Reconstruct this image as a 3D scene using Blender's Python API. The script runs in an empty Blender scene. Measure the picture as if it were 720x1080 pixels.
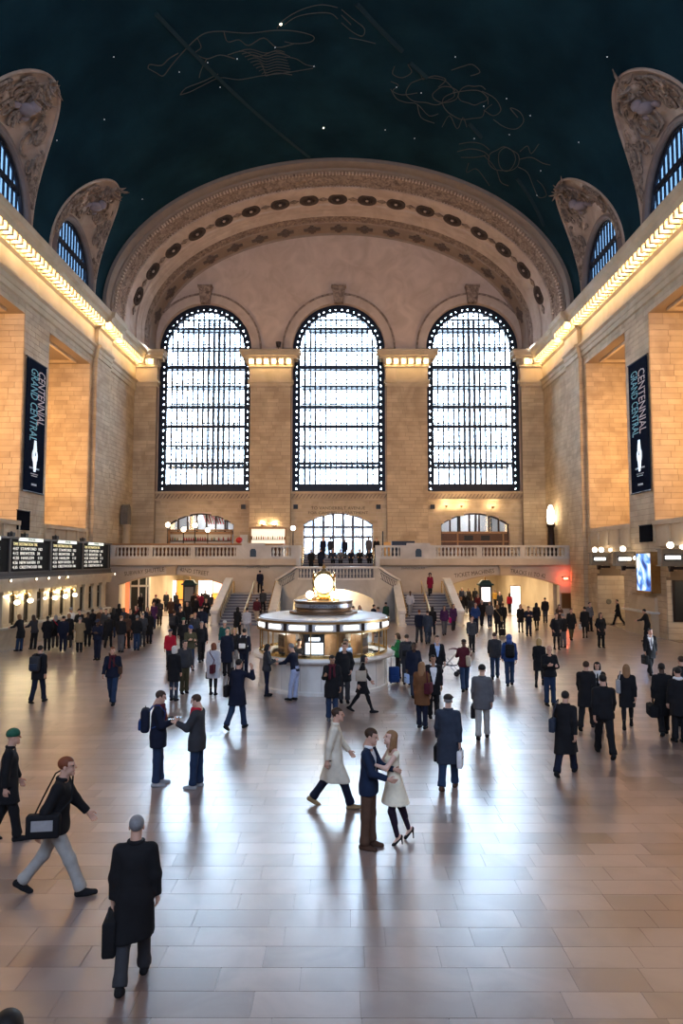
import bpy, bmesh, math, random
import numpy as np
from mathutils import Vector, Matrix
from mathutils.geometry import tessellate_polygon

PI = math.pi
SC = bpy.context.scene
COL = SC.collection

# ---------------------------------------------------------------- camera
CAM = Vector((0.42, 0.0, 4.45))
FPX = 720.0
PITCH = math.atan(50.0 / 720.0)
YAW = math.atan(2.0 / 720.0)          # vanishing point sits a hair right of centre
cam_data = bpy.data.cameras.new('camera')
cam_data.sensor_fit = 'VERTICAL'
cam_data.sensor_height = 36.0
cam_data.lens = 24.0
cam_data.clip_end = 400
cam = bpy.data.objects.new('camera', cam_data)
cam.location = CAM
cam.rotation_euler = (PI / 2 + PITCH, 0, YAW)
COL.objects.link(cam)
SC.camera = cam

# ---------------------------------------------------------------- world: overcast winter sky
world = bpy.data.worlds.new('overcast_sky')
SC.world = world
world.use_nodes = True
wn = world.node_tree
wn.nodes['Background'].inputs['Color'].default_value = (0.66, 0.82, 1.0, 1)
wn.nodes['Background'].inputs['Strength'].default_value = 37.0

SC.view_settings.view_transform = 'Standard'
SC.view_settings.look = 'None'
SC.view_settings.exposure = 0.42
SC.view_settings.gamma = 1.0
SC.view_settings.use_curve_mapping = False
try:
    SC.cycles.max_bounces = 7
    SC.cycles.diffuse_bounces = 4
    SC.cycles.glossy_bounces = 3
    SC.cycles.transparent_max_bounces = 10
    SC.cycles.sample_clamp_indirect = 6.0
    SC.cycles.use_denoising = True
    SC.cycles.caustics_reflective = False
    SC.cycles.caustics_refractive = False
except Exception:
    pass

# hall dimensions (metres). X right, Y away from the camera, Z up
HW = 18.4          # half width of the concourse
DW = 61.0          # far wall
YBACK = -7.0
ZS = 24.3          # springing of the vault
VB = 11.9          # rise of the vault
YARCH = 52.0       # front face of the great end arch

def area_light(name, loc, rot, sx, sy, power, color, spread=None):
    l = bpy.data.lights.new(name, 'AREA')
    l.shape = 'RECTANGLE'; l.size = sx; l.size_y = sy
    l.energy = power; l.color = color
    if spread: l.spread = spread
    o = bpy.data.objects.new(name, l)
    o.location = loc; o.rotation_euler = rot
    COL.objects.link(o)
    return o

def point_light(name, loc, power, color, r=0.15):
    l = bpy.data.lights.new(name, 'POINT')
    l.energy = power; l.color = color; l.shadow_soft_size = r
    o = bpy.data.objects.new(name, l); o.location = loc
    COL.objects.link(o)
    return o

# daylight portals at the three great windows (they only guide the sky light)
for i, x in enumerate((-12.16, 0.0, 12.16)):
    p = area_light('window_daylight', (x, 63.6, 19.2), (-PI / 2, 0, 0), 8.3, 17.4, 1.0, (1, 1, 1))
    p.data.cycles.is_portal = True
    p = area_light('window_daylight', (x, -8.0, 19.2), (PI / 2, 0, 0), 8.3, 17.4, 1.0, (1, 1, 1))
    p.data.cycles.is_portal = True

# ---------------------------------------------------------------- pixel helpers (720x1080 frame)
_R = Matrix.Rotation(YAW, 3, 'Z') @ Matrix.Rotation(PI / 2 + PITCH, 3, 'X')
def ray(x, y):
    return (_R @ Vector(((x - 360.0) / FPX, (540.0 - y) / FPX, -1.0)))
def atY(x, y, Y):
    d = ray(x, y); t = (Y - CAM.y) / d.y
    return CAM + d * t
def atX(x, y, X):
    d = ray(x, y); t = (X - CAM.x) / d.x
    return CAM + d * t
def atZ(x, y, Z=0.0):
    d = ray(x, y); t = (Z - CAM.z) / d.z
    return CAM + d * t
def px_size(p):
    """pixels per metre at a point"""
    v = _R.transposed() @ (Vector(p) - CAM)
    return FPX / max(0.5, -v.z)
def to_px(p):
    v = _R.transposed() @ (Vector(p) - CAM)
    if v.z > -0.2: return None
    return (360 + FPX * v.x / -v.z, 540 - FPX * v.y / -v.z)

# ---------------------------------------------------------------- materials
MATS = {}
def _new(name):
    m = bpy.data.materials.new(name); m.use_nodes = True
    nt = m.node_tree
    b = nt.nodes['Principled BSDF']
    return m, nt, b

def mat(name, col, rough=0.6, metal=0.0, spec=0.4, noise=0.0, scale=8.0, bump=0.0, coat=0.0):
    """plain procedural material: colour with a little noise mottling"""
    if name in MATS: return MATS[name]
    m, nt, b = _new(name)
    b.inputs['Roughness'].default_value = rough
    b.inputs['Metallic'].default_value = metal
    b.inputs['Specular IOR Level'].default_value = spec
    if coat: b.inputs['Coat Weight'].default_value = coat
    c = (*col, 1)
    if noise > 0 or bump > 0:
        tc = nt.nodes.new('ShaderNodeTexCoord')
        n = nt.nodes.new('ShaderNodeTexNoise')
        n.inputs['Scale'].default_value = scale
        n.inputs['Detail'].default_value = 4
        nt.links.new(tc.outputs['Object'], n.inputs['Vector'])
        r = nt.nodes.new('ShaderNodeMix'); r.data_type = 'RGBA'
        r.inputs['A'].default_value = (*[max(0, v * (1 - noise)) for v in col], 1)
        r.inputs['B'].default_value = (*[min(1, v * (1 + noise)) for v in col], 1)
        nt.links.new(n.outputs['Fac'], r.inputs['Factor'])
        nt.links.new(r.outputs['Result'], b.inputs['Base Color'])
        if bump > 0:
            bp = nt.nodes.new('ShaderNodeBump'); bp.inputs['Strength'].default_value = bump
            bp.inputs['Distance'].default_value = 0.02
            nt.links.new(n.outputs['Fac'], bp.inputs['Height'])
            nt.links.new(bp.outputs['Normal'], b.inputs['Normal'])
    else:
        b.inputs['Base Color'].default_value = c
    MATS[name] = m
    return m

def emis(name, col, strength):
    if name in MATS: return MATS[name]
    m, nt, b = _new(name)
    b.inputs['Base Color'].default_value = (*col, 1)
    b.inputs['Emission Color'].default_value = (*col, 1)
    b.inputs['Emission Strength'].default_value = strength
    MATS[name] = m
    return m

def glass(name, tint, gloss=0.08):
    """thin pane: light passes straight through, with a faint mirror reflection"""
    if name in MATS: return MATS[name]
    m, nt, b = _new(name)
    nt.nodes.remove(b)
    out = nt.nodes['Material Output']
    t = nt.nodes.new('ShaderNodeBsdfTransparent'); t.inputs['Color'].default_value = (*tint, 1)
    g = nt.nodes.new('ShaderNodeBsdfGlossy'); g.inputs['Roughness'].default_value = 0.05
    mx = nt.nodes.new('ShaderNodeMixShader'); mx.inputs['Fac'].default_value = gloss
    nt.links.new(t.outputs[0], mx.inputs[1]); nt.links.new(g.outputs[0], mx.inputs[2])
    nt.links.new(mx.outputs[0], out.inputs['Surface'])
    MATS[name] = m
    return m

def stone(name, c1, c2, rough=0.6, scale=0.6, vary=0.16, source='object', spec=0.3, bump=0.08, coat=0.0, tonemix=0.16):
    """stone: broad veining noise times a tone that differs from block to block.
    source 'object' takes the tone from the object, 'attr' from a face attribute, None has none"""
    if name in MATS: return MATS[name]
    m, nt, b = _new(name)
    N = nt.nodes.new; L = nt.links.new
    b.inputs['Roughness'].default_value = rough
    b.inputs['Specular IOR Level'].default_value = spec
    if coat:
        b.inputs['Coat Weight'].default_value = coat; b.inputs['Coat Roughness'].default_value = rough; b.inputs['Coat IOR'].default_value = 1.95
    geo = N('ShaderNodeNewGeometry')
    n = N('ShaderNodeTexNoise'); n.inputs['Scale'].default_value = scale; n.inputs['Detail'].default_value = 6
    n.inputs['Distortion'].default_value = 1.2
    L(geo.outputs['Position'], n.inputs['Vector'])
    ramp = N('ShaderNodeValToRGB')
    ramp.color_ramp.elements[0].position = 0.3; ramp.color_ramp.elements[1].position = 0.7
    ramp.color_ramp.elements[0].color = (*c1, 1); ramp.color_ramp.elements[1].color = (*c2, 1)
    src = n.outputs['Fac']
    if source:
        if source == 'object':
            oi = N('ShaderNodeObjectInfo'); tone = oi.outputs['Random']
        else:
            at = N('ShaderNodeAttribute'); at.attribute_name = 'tone'; tone = at.outputs['Fac']
        mm = N('ShaderNodeMath'); mm.operation = 'MULTIPLY_ADD'
        L(tone, mm.inputs[0]); mm.inputs[1].default_value = tonemix
        L(n.outputs['Fac'], mm.inputs[2])
        ms = N('ShaderNodeMath'); ms.operation = 'SUBTRACT'; L(mm.outputs[0], ms.inputs[0]); ms.inputs[1].default_value = tonemix/2
        src = ms.outputs[0]
        vm = N('ShaderNodeMath'); vm.operation = 'MULTIPLY_ADD'
        frac = N('ShaderNodeMath'); frac.operation = 'FRACT'
        k = N('ShaderNodeMath'); k.operation = 'MULTIPLY'; k.inputs[1].default_value = 7.31
        L(tone, k.inputs[0]); L(k.outputs[0], frac.inputs[0])
        L(frac.outputs[0], vm.inputs[0]); vm.inputs[1].default_value = vary * 2; vm.inputs[2].default_value = 1 - vary
        L(src, ramp.inputs['Fac'])
        mul = N('ShaderNodeMix'); mul.data_type = 'RGBA'; mul.blend_type = 'MULTIPLY'; mul.inputs['Factor'].default_value = 1
        L(ramp.outputs['Color'], mul.inputs['A'])
        L(vm.outputs[0], mul.inputs['B'])
        L(mul.outputs['Result'], b.inputs['Base Color'])
    else:
        L(src, ramp.inputs['Fac']); L(ramp.outputs['Color'], b.inputs['Base Color'])
    if bump:
        bp = N('ShaderNodeBump'); bp.inputs['Strength'].default_value = bump; bp.inputs['Distance'].default_value = 0.05
        L(n.outputs['Fac'], bp.inputs['Height']); L(bp.outputs['Normal'], b.inputs['Normal'])
    MATS[name] = m
    return m

WARM = (1.0, 0.72, 0.40)
WARMW = (1.0, 0.82, 0.58)
SC1, SC2 = (0.42, 0.31, 0.205), (0.60, 0.47, 0.32)
M_BLOCK = stone('limestone_block', SC1, SC2, 0.75, 0.5, 0.06, 'object')
M_BLOCKS = stone('limestone_courses', SC1, SC2, 0.75, 0.5, 0.06, 'attr')
M_STONE = stone('limestone', SC1, SC2, 0.75, 0.35, 0.1, None)
M_JOINT = mat('mortar_joint', (0.27, 0.20, 0.14), 0.9)
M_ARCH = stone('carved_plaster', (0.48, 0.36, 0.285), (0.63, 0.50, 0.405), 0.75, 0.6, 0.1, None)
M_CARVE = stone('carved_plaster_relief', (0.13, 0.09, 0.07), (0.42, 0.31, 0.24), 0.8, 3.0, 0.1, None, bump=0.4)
M_BRONZE_DK = mat('dark_bronze', (0.035, 0.022, 0.018), 0.45, 0.6, noise=0.3, scale=3)
M_IRON = mat('window_steel', (0.012, 0.016, 0.03), 0.5, 0.3)
M_PALE = stone('pale_marble', (0.44, 0.41, 0.37), (0.62, 0.59, 0.54), 0.35, 0.7, 0.1, None, spec=0.5, bump=0.02)
M_WHITE = stone('white_marble', (0.66, 0.63, 0.58), (0.78, 0.75, 0.70), 0.3, 1.2, 0.1, None, spec=0.5, bump=0.0)
M_BRASS = mat('polished_brass', (0.85, 0.58, 0.22), 0.22, 1.0)
M_BRASSD = mat('aged_brass', (0.36, 0.21, 0.08), 0.4, 0.9, noise=0.3, scale=5)
M_BLACK = mat('black_paint', (0.010, 0.011, 0.013), 0.45)
M_EASTGLASS = glass('east_window_glass', (0.42, 0.42, 0.45), 0.05)  # tint cuts the daylight in place of shade from buildings outside
M_SKYGLASS = glass('window_glass', (0.93, 0.97, 1.0), 0.05)
M_DIMGLASS = glass('lunette_dimming_glass', (0.105, 0.136, 0.166), 0.03)  # tint stands in for the dim blue daylight of light wells outside
M_CLEAR = glass('clear_glass', (0.94, 0.97, 0.97), 0.08)
M_BULB = emis('warm_bulb', (1.0, 0.76, 0.42), 28.0)
M_GLOBE = emis('globe_lamp_glass', (1.0, 0.84, 0.60), 8.0)
M_PANELLIGHT = emis('light_panel', (1.0, 0.95, 0.86), 3.0)
M_SCREENW = emis('white_screen', (0.85, 0.92, 1.0), 2.6)

# ---------------------------------------------------------------- mesh building
class MB:
    def __init__(self):
        self.v = []; self.f = []
    def add(self, vs, fs):
        o = len(self.v)
        self.v += [tuple(p) for p in vs]
        self.f += [tuple(i + o for i in f) for f in fs]
        return self
    def box(self, x0, x1, y0, y1, z0, z1):
        x0, x1 = min(x0, x1), max(x0, x1); y0, y1 = min(y0, y1), max(y0, y1); z0, z1 = min(z0, z1), max(z0, z1)
        return self.add([(x0,y0,z0),(x1,y0,z0),(x1,y1,z0),(x0,y1,z0),(x0,y0,z1),(x1,y0,z1),(x1,y1,z1),(x0,y1,z1)],
                        [(0,3,2,1),(4,5,6,7),(0,1,5,4),(1,2,6,5),(2,3,7,6),(3,0,4,7)])
    def cbox(self, c, s):
        return self.box(c[0]-s[0]/2, c[0]+s[0]/2, c[1]-s[1]/2, c[1]+s[1]/2, c[2]-s[2]/2, c[2]+s[2]/2)
    def bar(self, p, q, w, h=None, up=(0, 0, 1)):
        """square bar from p to q"""
        h = h or w
        p = Vector(p); q = Vector(q); d = (q - p)
        if d.length < 1e-6: return self
        d.normalize(); u = Vector(up)
        if abs(d.dot(u)) > 0.97: u = Vector((0, 1, 0)) if abs(d.y) < 0.9 else Vector((1, 0, 0))
        s = d.cross(u).normalized(); u = s.cross(d).normalized()
        vs = []
        for e in (p, q):
            for a, b in ((-1,-1),(1,-1),(1,1),(-1,1)):
                vs.append(e + s * (a * w / 2) + u * (b * h / 2))
        return self.add(vs, [(0,3,2,1),(4,5,6,7),(0,1,5,4),(1,2,6,5),(2,3,7,6),(3,0,4,7)])
    def tube(self, pts, r, n=8, caps=True, flat=1.0):
        pts = [Vector(p) for p in pts]
        rs = r if isinstance(r, (list, tuple)) else [r] * len(pts)
        rings = []; prev = None
        for i, p in enumerate(pts):
            d = (pts[min(i+1, len(pts)-1)] - pts[max(i-1, 0)])
            if d.length < 1e-9: d = Vector((0, 0, 1))
            d.normalize()
            if prev is None:
                ref = Vector((0, 0, 1)) if abs(d.z) < 0.9 else Vector((1, 0, 0))
                s = d.cross(ref).normalized()
            else:
                s = (prev - d * prev.dot(d))
                s = s.normalized() if s.length > 1e-6 else d.orthogonal().normalized()
            prev = s; u = d.cross(s)
            rings.append([p + s * (rs[i]*math.cos(2*PI*k/n)) + u * (flat*rs[i]*math.sin(2*PI*k/n)) for k in range(n)])
        vs = [q for r_ in rings for q in r_]; fs = []
        for i in range(len(rings)-1):
            for k in range(n):
                fs.append((i*n+k, i*n+(k+1)%n, (i+1)*n+(k+1)%n, (i+1)*n+k))
        if caps:
            fs.append(tuple(range(n-1, -1, -1))); fs.append(tuple((len(rings)-1)*n+k for k in range(n)))
        return self.add(vs, fs)
    def lathe(self, prof, c=(0, 0, 0), n=24, a0=0.0, a1=2*PI, axis='Z'):
        """prof: list of (r, h)"""
        full = abs(a1 - a0 - 2*PI) < 1e-6
        m = n if full else n + 1
        vs = []
        for k in range(m):
            a = a0 + (a1 - a0) * k / n
            for r, h in prof:
                if axis == 'Z': p = (c[0]+r*math.cos(a), c[1]+r*math.sin(a), c[2]+h)
                elif axis == 'Y': p = (c[0]+r*math.cos(a), c[1]-h, c[2]+r*math.sin(a))
                else: p = (c[0]+h, c[1]+r*math.cos(a), c[2]+r*math.sin(a))
                vs.append(p)
        L = len(prof); fs = []
        for k in range(n):
            k2 = (k+1) % m
            for j in range(L-1):
                fs.append((k*L+j, k2*L+j, k2*L+j+1, k*L+j+1))
        return self.add(vs, fs)
    def sphere(self, c, r, n=12, m=8, sc=(1, 1, 1)):
        vs = [(c[0], c[1], c[2]-r*sc[2])]
        for i in range(1, m):
            t = -PI/2 + PI*i/m
            for k in range(n):
                a = 2*PI*k/n
                vs.append((c[0]+r*sc[0]*math.cos(t)*math.cos(a), c[1]+r*sc[1]*math.cos(t)*math.sin(a), c[2]+r*sc[2]*math.sin(t)))
        vs.append((c[0], c[1], c[2]+r*sc[2])); fs = []
        for k in range(n):
            fs.append((0, 1+(k+1)%n, 1+k))
            fs.append((len(vs)-1, len(vs)-1-n+k, len(vs)-1-n+(k+1)%n))
        for i in range(m-2):
            for k in range(n):
                fs.append((1+i*n+k, 1+i*n+(k+1)%n, 1+(i+1)*n+(k+1)%n, 1+(i+1)*n+k))
        return self.add(vs, fs)
    def prism(self, poly, f3, d):
        """poly 2-D outline; f3 maps (u,v) to 3-D; d extrusion vector"""
        d = Vector(d)
        a = [Vector(f3(*p)) for p in poly]; n = len(a)
        tri = tessellate_polygon([[Vector((p[0], p[1], 0)) for p in poly]])
        vs = a + [p + d for p in a]
        fs = [tuple(t) for t in tri] + [tuple(i + n for i in reversed(t)) for t in tri]
        fs += [(i, (i+1)%n, (i+1)%n+n, i+n) for i in range(n)]
        return self.add(vs, fs)
    def plate(self, outer, holes, f3, d):
        """plate with holes, extruded by d (reveals included)"""
        d = Vector(d)
        loops = [outer] + holes
        flat = [p for l in loops for p in l]
        tri = tessellate_polygon([[Vector((p[0], p[1], 0)) for p in l] for l in loops])
        a = [Vector(f3(*p)) for p in flat]; n = len(a)
        fs = [tuple(t) for t in tri] + [tuple(i + n for i in reversed(t)) for t in tri]
        o = 0
        for l in loops:
            m = len(l)
            fs += [(o+i, o+(i+1)%m, o+(i+1)%m+n, o+i+n) for i in range(m)]
            o += m
        return self.add(a + [p + d for p in a], fs)
    def grid(self, P):
        """P[i][j] points"""
        n = len(P); m = len(P[0])
        vs = [q for r_ in P for q in r_]
        return self.add(vs, [(i*m+j, i*m+j+1, (i+1)*m+j+1, (i+1)*m+j) for i in range(n-1) for j in range(m-1)])
    def mesh(self, name, mt=None, smooth=False, recalc=True):
        me = bpy.data.meshes.new(name)
        me.from_pydata(self.v, [], self.f)
        if recalc:
            bm = bmesh.new(); bm.from_mesh(me)
            bmesh.ops.recalc_face_normals(bm, faces=bm.faces)
            bm.to_mesh(me); bm.free()
        if mt: me.materials.append(mt)
        if smooth:
            me.shade_smooth()
            if smooth != 'full':
                try: me.set_sharp_from_angle(angle=0.7)
                except Exception: pass
        return me
    def build(self, name, mt, parent=None, smooth=False, recalc=True):
        return link(name, self.mesh(name, mt, smooth, recalc), parent)

def link(name, me, parent=None, loc=None, rotz=0.0, scale=None):
    o = bpy.data.objects.new(name, me)
    COL.objects.link(o)
    if parent: o.parent = parent
    if loc is not None: o.location = loc
    if rotz: o.rotation_euler = (0, 0, rotz)
    if scale is not None: o.scale = scale
    return o

def tag(o, label, cat, group=None):
    o['label'] = label; o['category'] = cat
    if group: o['group'] = group
    return o
def struct(o):
    o['kind'] = 'structure'
    return o
def empty(name, loc=(0, 0, 0), rotz=0.0, parent=None):
    o = bpy.data.objects.new(name, None)
    o.empty_display_size = 0.3
    COL.objects.link(o); o.location = loc; o.rotation_euler = (0, 0, rotz)
    if parent: o.parent = parent
    return o
def thing(name, label, cat, loc=(0, 0, 0), rotz=0.0, group=None):
    return tag(empty(name, loc, rotz), label, cat, group)

def text_mesh(s, size, mt, extrude=0.004, align='CENTER', name='lettering'):
    cu = bpy.data.curves.new('t', 'FONT')
    cu.body = s; cu.size = size; cu.extrude = extrude; cu.align_x = align; cu.align_y = 'CENTER'
    cu.resolution_u = 2
    o = bpy.data.objects.new('t', cu)
    me = bpy.data.meshes.new_from_object(o)
    bpy.data.objects.remove(o); bpy.data.curves.remove(cu)
    me.name = name
    me.materials.clear(); me.materials.append(mt)
    return me
def text_obj(s, size, mt, M, parent=None, name='lettering', width=None, align='CENTER'):
    """M: 4x4 placing the text plane (local x = reading direction, y = up)"""
    me = text_mesh(s, size, mt, align=align, name=name)
    if width:
        xs = [v.co.x for v in me.vertices]
        k = width / max(1e-4, max(xs) - min(xs))
        me.transform(Matrix.Diagonal((k, 1, 1, 1)))
    me.transform(M)
    return link(name, me, parent)
def frame_m(o, x, y):
    """matrix from origin, x axis, y axis"""
    x = Vector(x).normalized(); y = Vector(y).normalized(); z = x.cross(y)
    M = Matrix((x, y, z)).transposed().to_4x4(); M.translation = Vector(o)
    return M

# ---------------------------------------------------------------- stone courses
RNG = random.Random(7)
UNIT = MB().box(0, 1, 0, 1, 0, 1).mesh('stone_block', M_BLOCK)
def courses(o, u, v, n, W, H, ch, ln, holes=(), gap=0.022, proud=0.03, clip=None):
    """blocks of a coursed wall face: returns list of (origin, u, v, n, du, dv, proud)"""
    o = Vector(o); u = Vector(u); v = Vector(v); n = Vector(n)
    out = []
    rows = max(1, round(H / ch)); rh = H / rows
    for r in range(rows):
        v0, v1 = r * rh, (r + 1) * rh
        segs = [(0.0, W)]
        for (a, b, c, d) in holes:
            if c < v1 - 1e-4 and d > v0 + 1e-4:
                ns = []
                for s0, s1 in segs:
                    if b <= s0 or a >= s1: ns.append((s0, s1)); continue
                    if a > s0: ns.append((s0, a))
                    if b < s1: ns.append((b, s1))
                segs = ns
        if clip: segs = clip((v0 + v1) / 2, segs)
        for s0, s1 in segs:
            x = s0
            first = True
            while x < s1 - 0.02:
                l = ln * RNG.uniform(0.75, 1.3)
                if first: l *= RNG.choice((0.5, 1.0)); first = False
                e = min(s1, x + l)
                if s1 - e < ln * 0.35: e = s1
                out.append((o + u * (x + gap/2) + v * (v0 + gap/2), u, v, n, e - x - gap, rh - gap, proud * RNG.uniform(0.7, 1.0)))
                x = e
    return out

def lay(blocks, parent, name, limit, m_single, m_stuff, stuff_name, unit=None):
    """the blocks that show largest become objects, the rest one joined part"""
    def vis(b):
        c = b[0] + b[1] * b[4]/2 + b[2] * b[5]/2
        p = to_px(c)
        if p is None or not (-5 < p[0] < 725 and -5 < p[1] < 1085): return 0
        facing = (CAM - c).normalized().dot(b[3])
        if facing <= 0.01: return 0
        return px_size(c) ** 2 * b[4] * b[5] * facing
    order = sorted(range(len(blocks)), key=lambda i: -vis(blocks[i]))
    single = [i for i in order[:limit] if vis(blocks[i]) > 0]
    rest = order[len(single):]
    for i in single:
        o, u, v, n, du, dv, pr = blocks[i]
        ob = bpy.data.objects.new(name, unit or UNIT)
        COL.objects.link(ob); ob.parent = parent
        M = Matrix((u * du, v * dv, n * pr)).transposed().to_4x4(); M.translation = o
        ob.matrix_local = M
    if rest:
        mb = MB(); tones = []
        for i in rest:
            o, u, v, n, du, dv, pr = blocks[i]
            a, b, c, d = o, o + u*du, o + u*du + v*dv, o + v*dv
            e = n * pr
            mb.add([a, b, c, d, a+e, b+e, c+e, d+e], [(4,5,6,7),(0,1,5,4),(1,2,6,5),(2,3,7,6),(3,0,4,7)])
            tones += [RNG.random()] * 5
        me = mb.mesh(stuff_name, m_stuff, recalc=False)
        bm = bmesh.new(); bm.from_mesh(me); bmesh.ops.recalc_face_normals(bm, faces=bm.faces); bm.to_mesh(me); bm.free()
        at = me.attributes.new('tone', 'FLOAT', 'FACE')
        at.data.foreach_set('value', tones)
        ob = link(stuff_name, me, parent); ob['kind'] = 'stuff'

def arc_pts(cx, hw, zs, rise, n=24, rev=False):
    """segmental / semi-elliptical arch points from left spring to right spring"""
    pts = [(cx - hw*math.cos(PI*i/n), zs + rise*math.sin(PI*i/n)) for i in range(n+1)]
    return pts[::-1] if rev else pts
def seg_arc(cx, hw, zs, rise, n=20):
    """true circular segment"""
    R = (hw*hw + rise*rise) / (2*rise); a = math.asin(min(1, hw/R)); zc = zs + rise - R
    return [(cx + R*math.sin(-a + 2*a*i/n), zc + R*math.cos(-a + 2*a*i/n)) for i in range(n+1)]

# ================================================================ THE HALL
from mathutils import noise as mnoise

# ---------------------------------------------------------------- floor of large marble slabs
M_TILE = stone('pink_marble_slab', (0.185, 0.122, 0.105), (0.335, 0.245, 0.212), 0.29, 0.9, 0.13, 'object', spec=0.9, bump=0.0, coat=1.0, tonemix=0.5)
M_TILES = stone('pink_marble_slabs', (0.185, 0.122, 0.105), (0.335, 0.245, 0.212), 0.29, 0.9, 0.13, 'attr', spec=0.9, bump=0.0, coat=1.0, tonemix=0.5)
M_FJOINT = mat('floor_joint', (0.24, 0.19, 0.165), 0.6)
floor = struct(MB().box(-36, 36, YBACK, 92, -0.4, -0.012).build('floor', M_FJOINT))
TILE = MB().box(0, 1, 0, 1, 0, 1).mesh('floor_tile', M_TILE)
fl = courses((-HW, YBACK, -0.012), (1, 0, 0), (0, 1, 0), (0, 0, 1), 2*HW, 54.2 - YBACK, 0.41, 0.92, gap=0.005, proud=0.012)
fl = [(b[0], b[1], b[2], b[3], b[4], b[5], 0.012) for b in fl]
fl2 = []
for (x0, x1, y0, y1) in ((-18.0, -8.6, 54.2, 80), (8.4, 18.3, 54.2, 80), (HW, 34, 43.5, 49.0), (HW, 34, 33.0, 38.8), (-3.2, 3.2, 47, 54)):
    fl2 += [(b[0], b[1], b[2], b[3], b[4], b[5], 0.012) for b in
            courses((x0, y0, -0.012), (1, 0, 0), (0, 1, 0), (0, 0, 1), x1-x0, y1-y0, 0.6, 1.2, gap=0.006, proud=0.012)]
lay(fl + fl2, floor, 'floor_tile', 300, M_TILE, M_TILES, 'floor_tiles', unit=TILE)

# ---------------------------------------------------------------- side walls
BAYS = [(42.8, 49.8), (32.4, 39.4), (22.0, 29.0)]
LUN = [46.3, 35.9, 25.5]
LW0, PHITIP = 3.9, 0.57
ZTOPOPEN, ZLOW, WD = 18.95, 6.6, 4.2
ARW, ARS, ARR = 2.35, 3.3, 0.85     # side passage arch: half width, spring, rise

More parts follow.
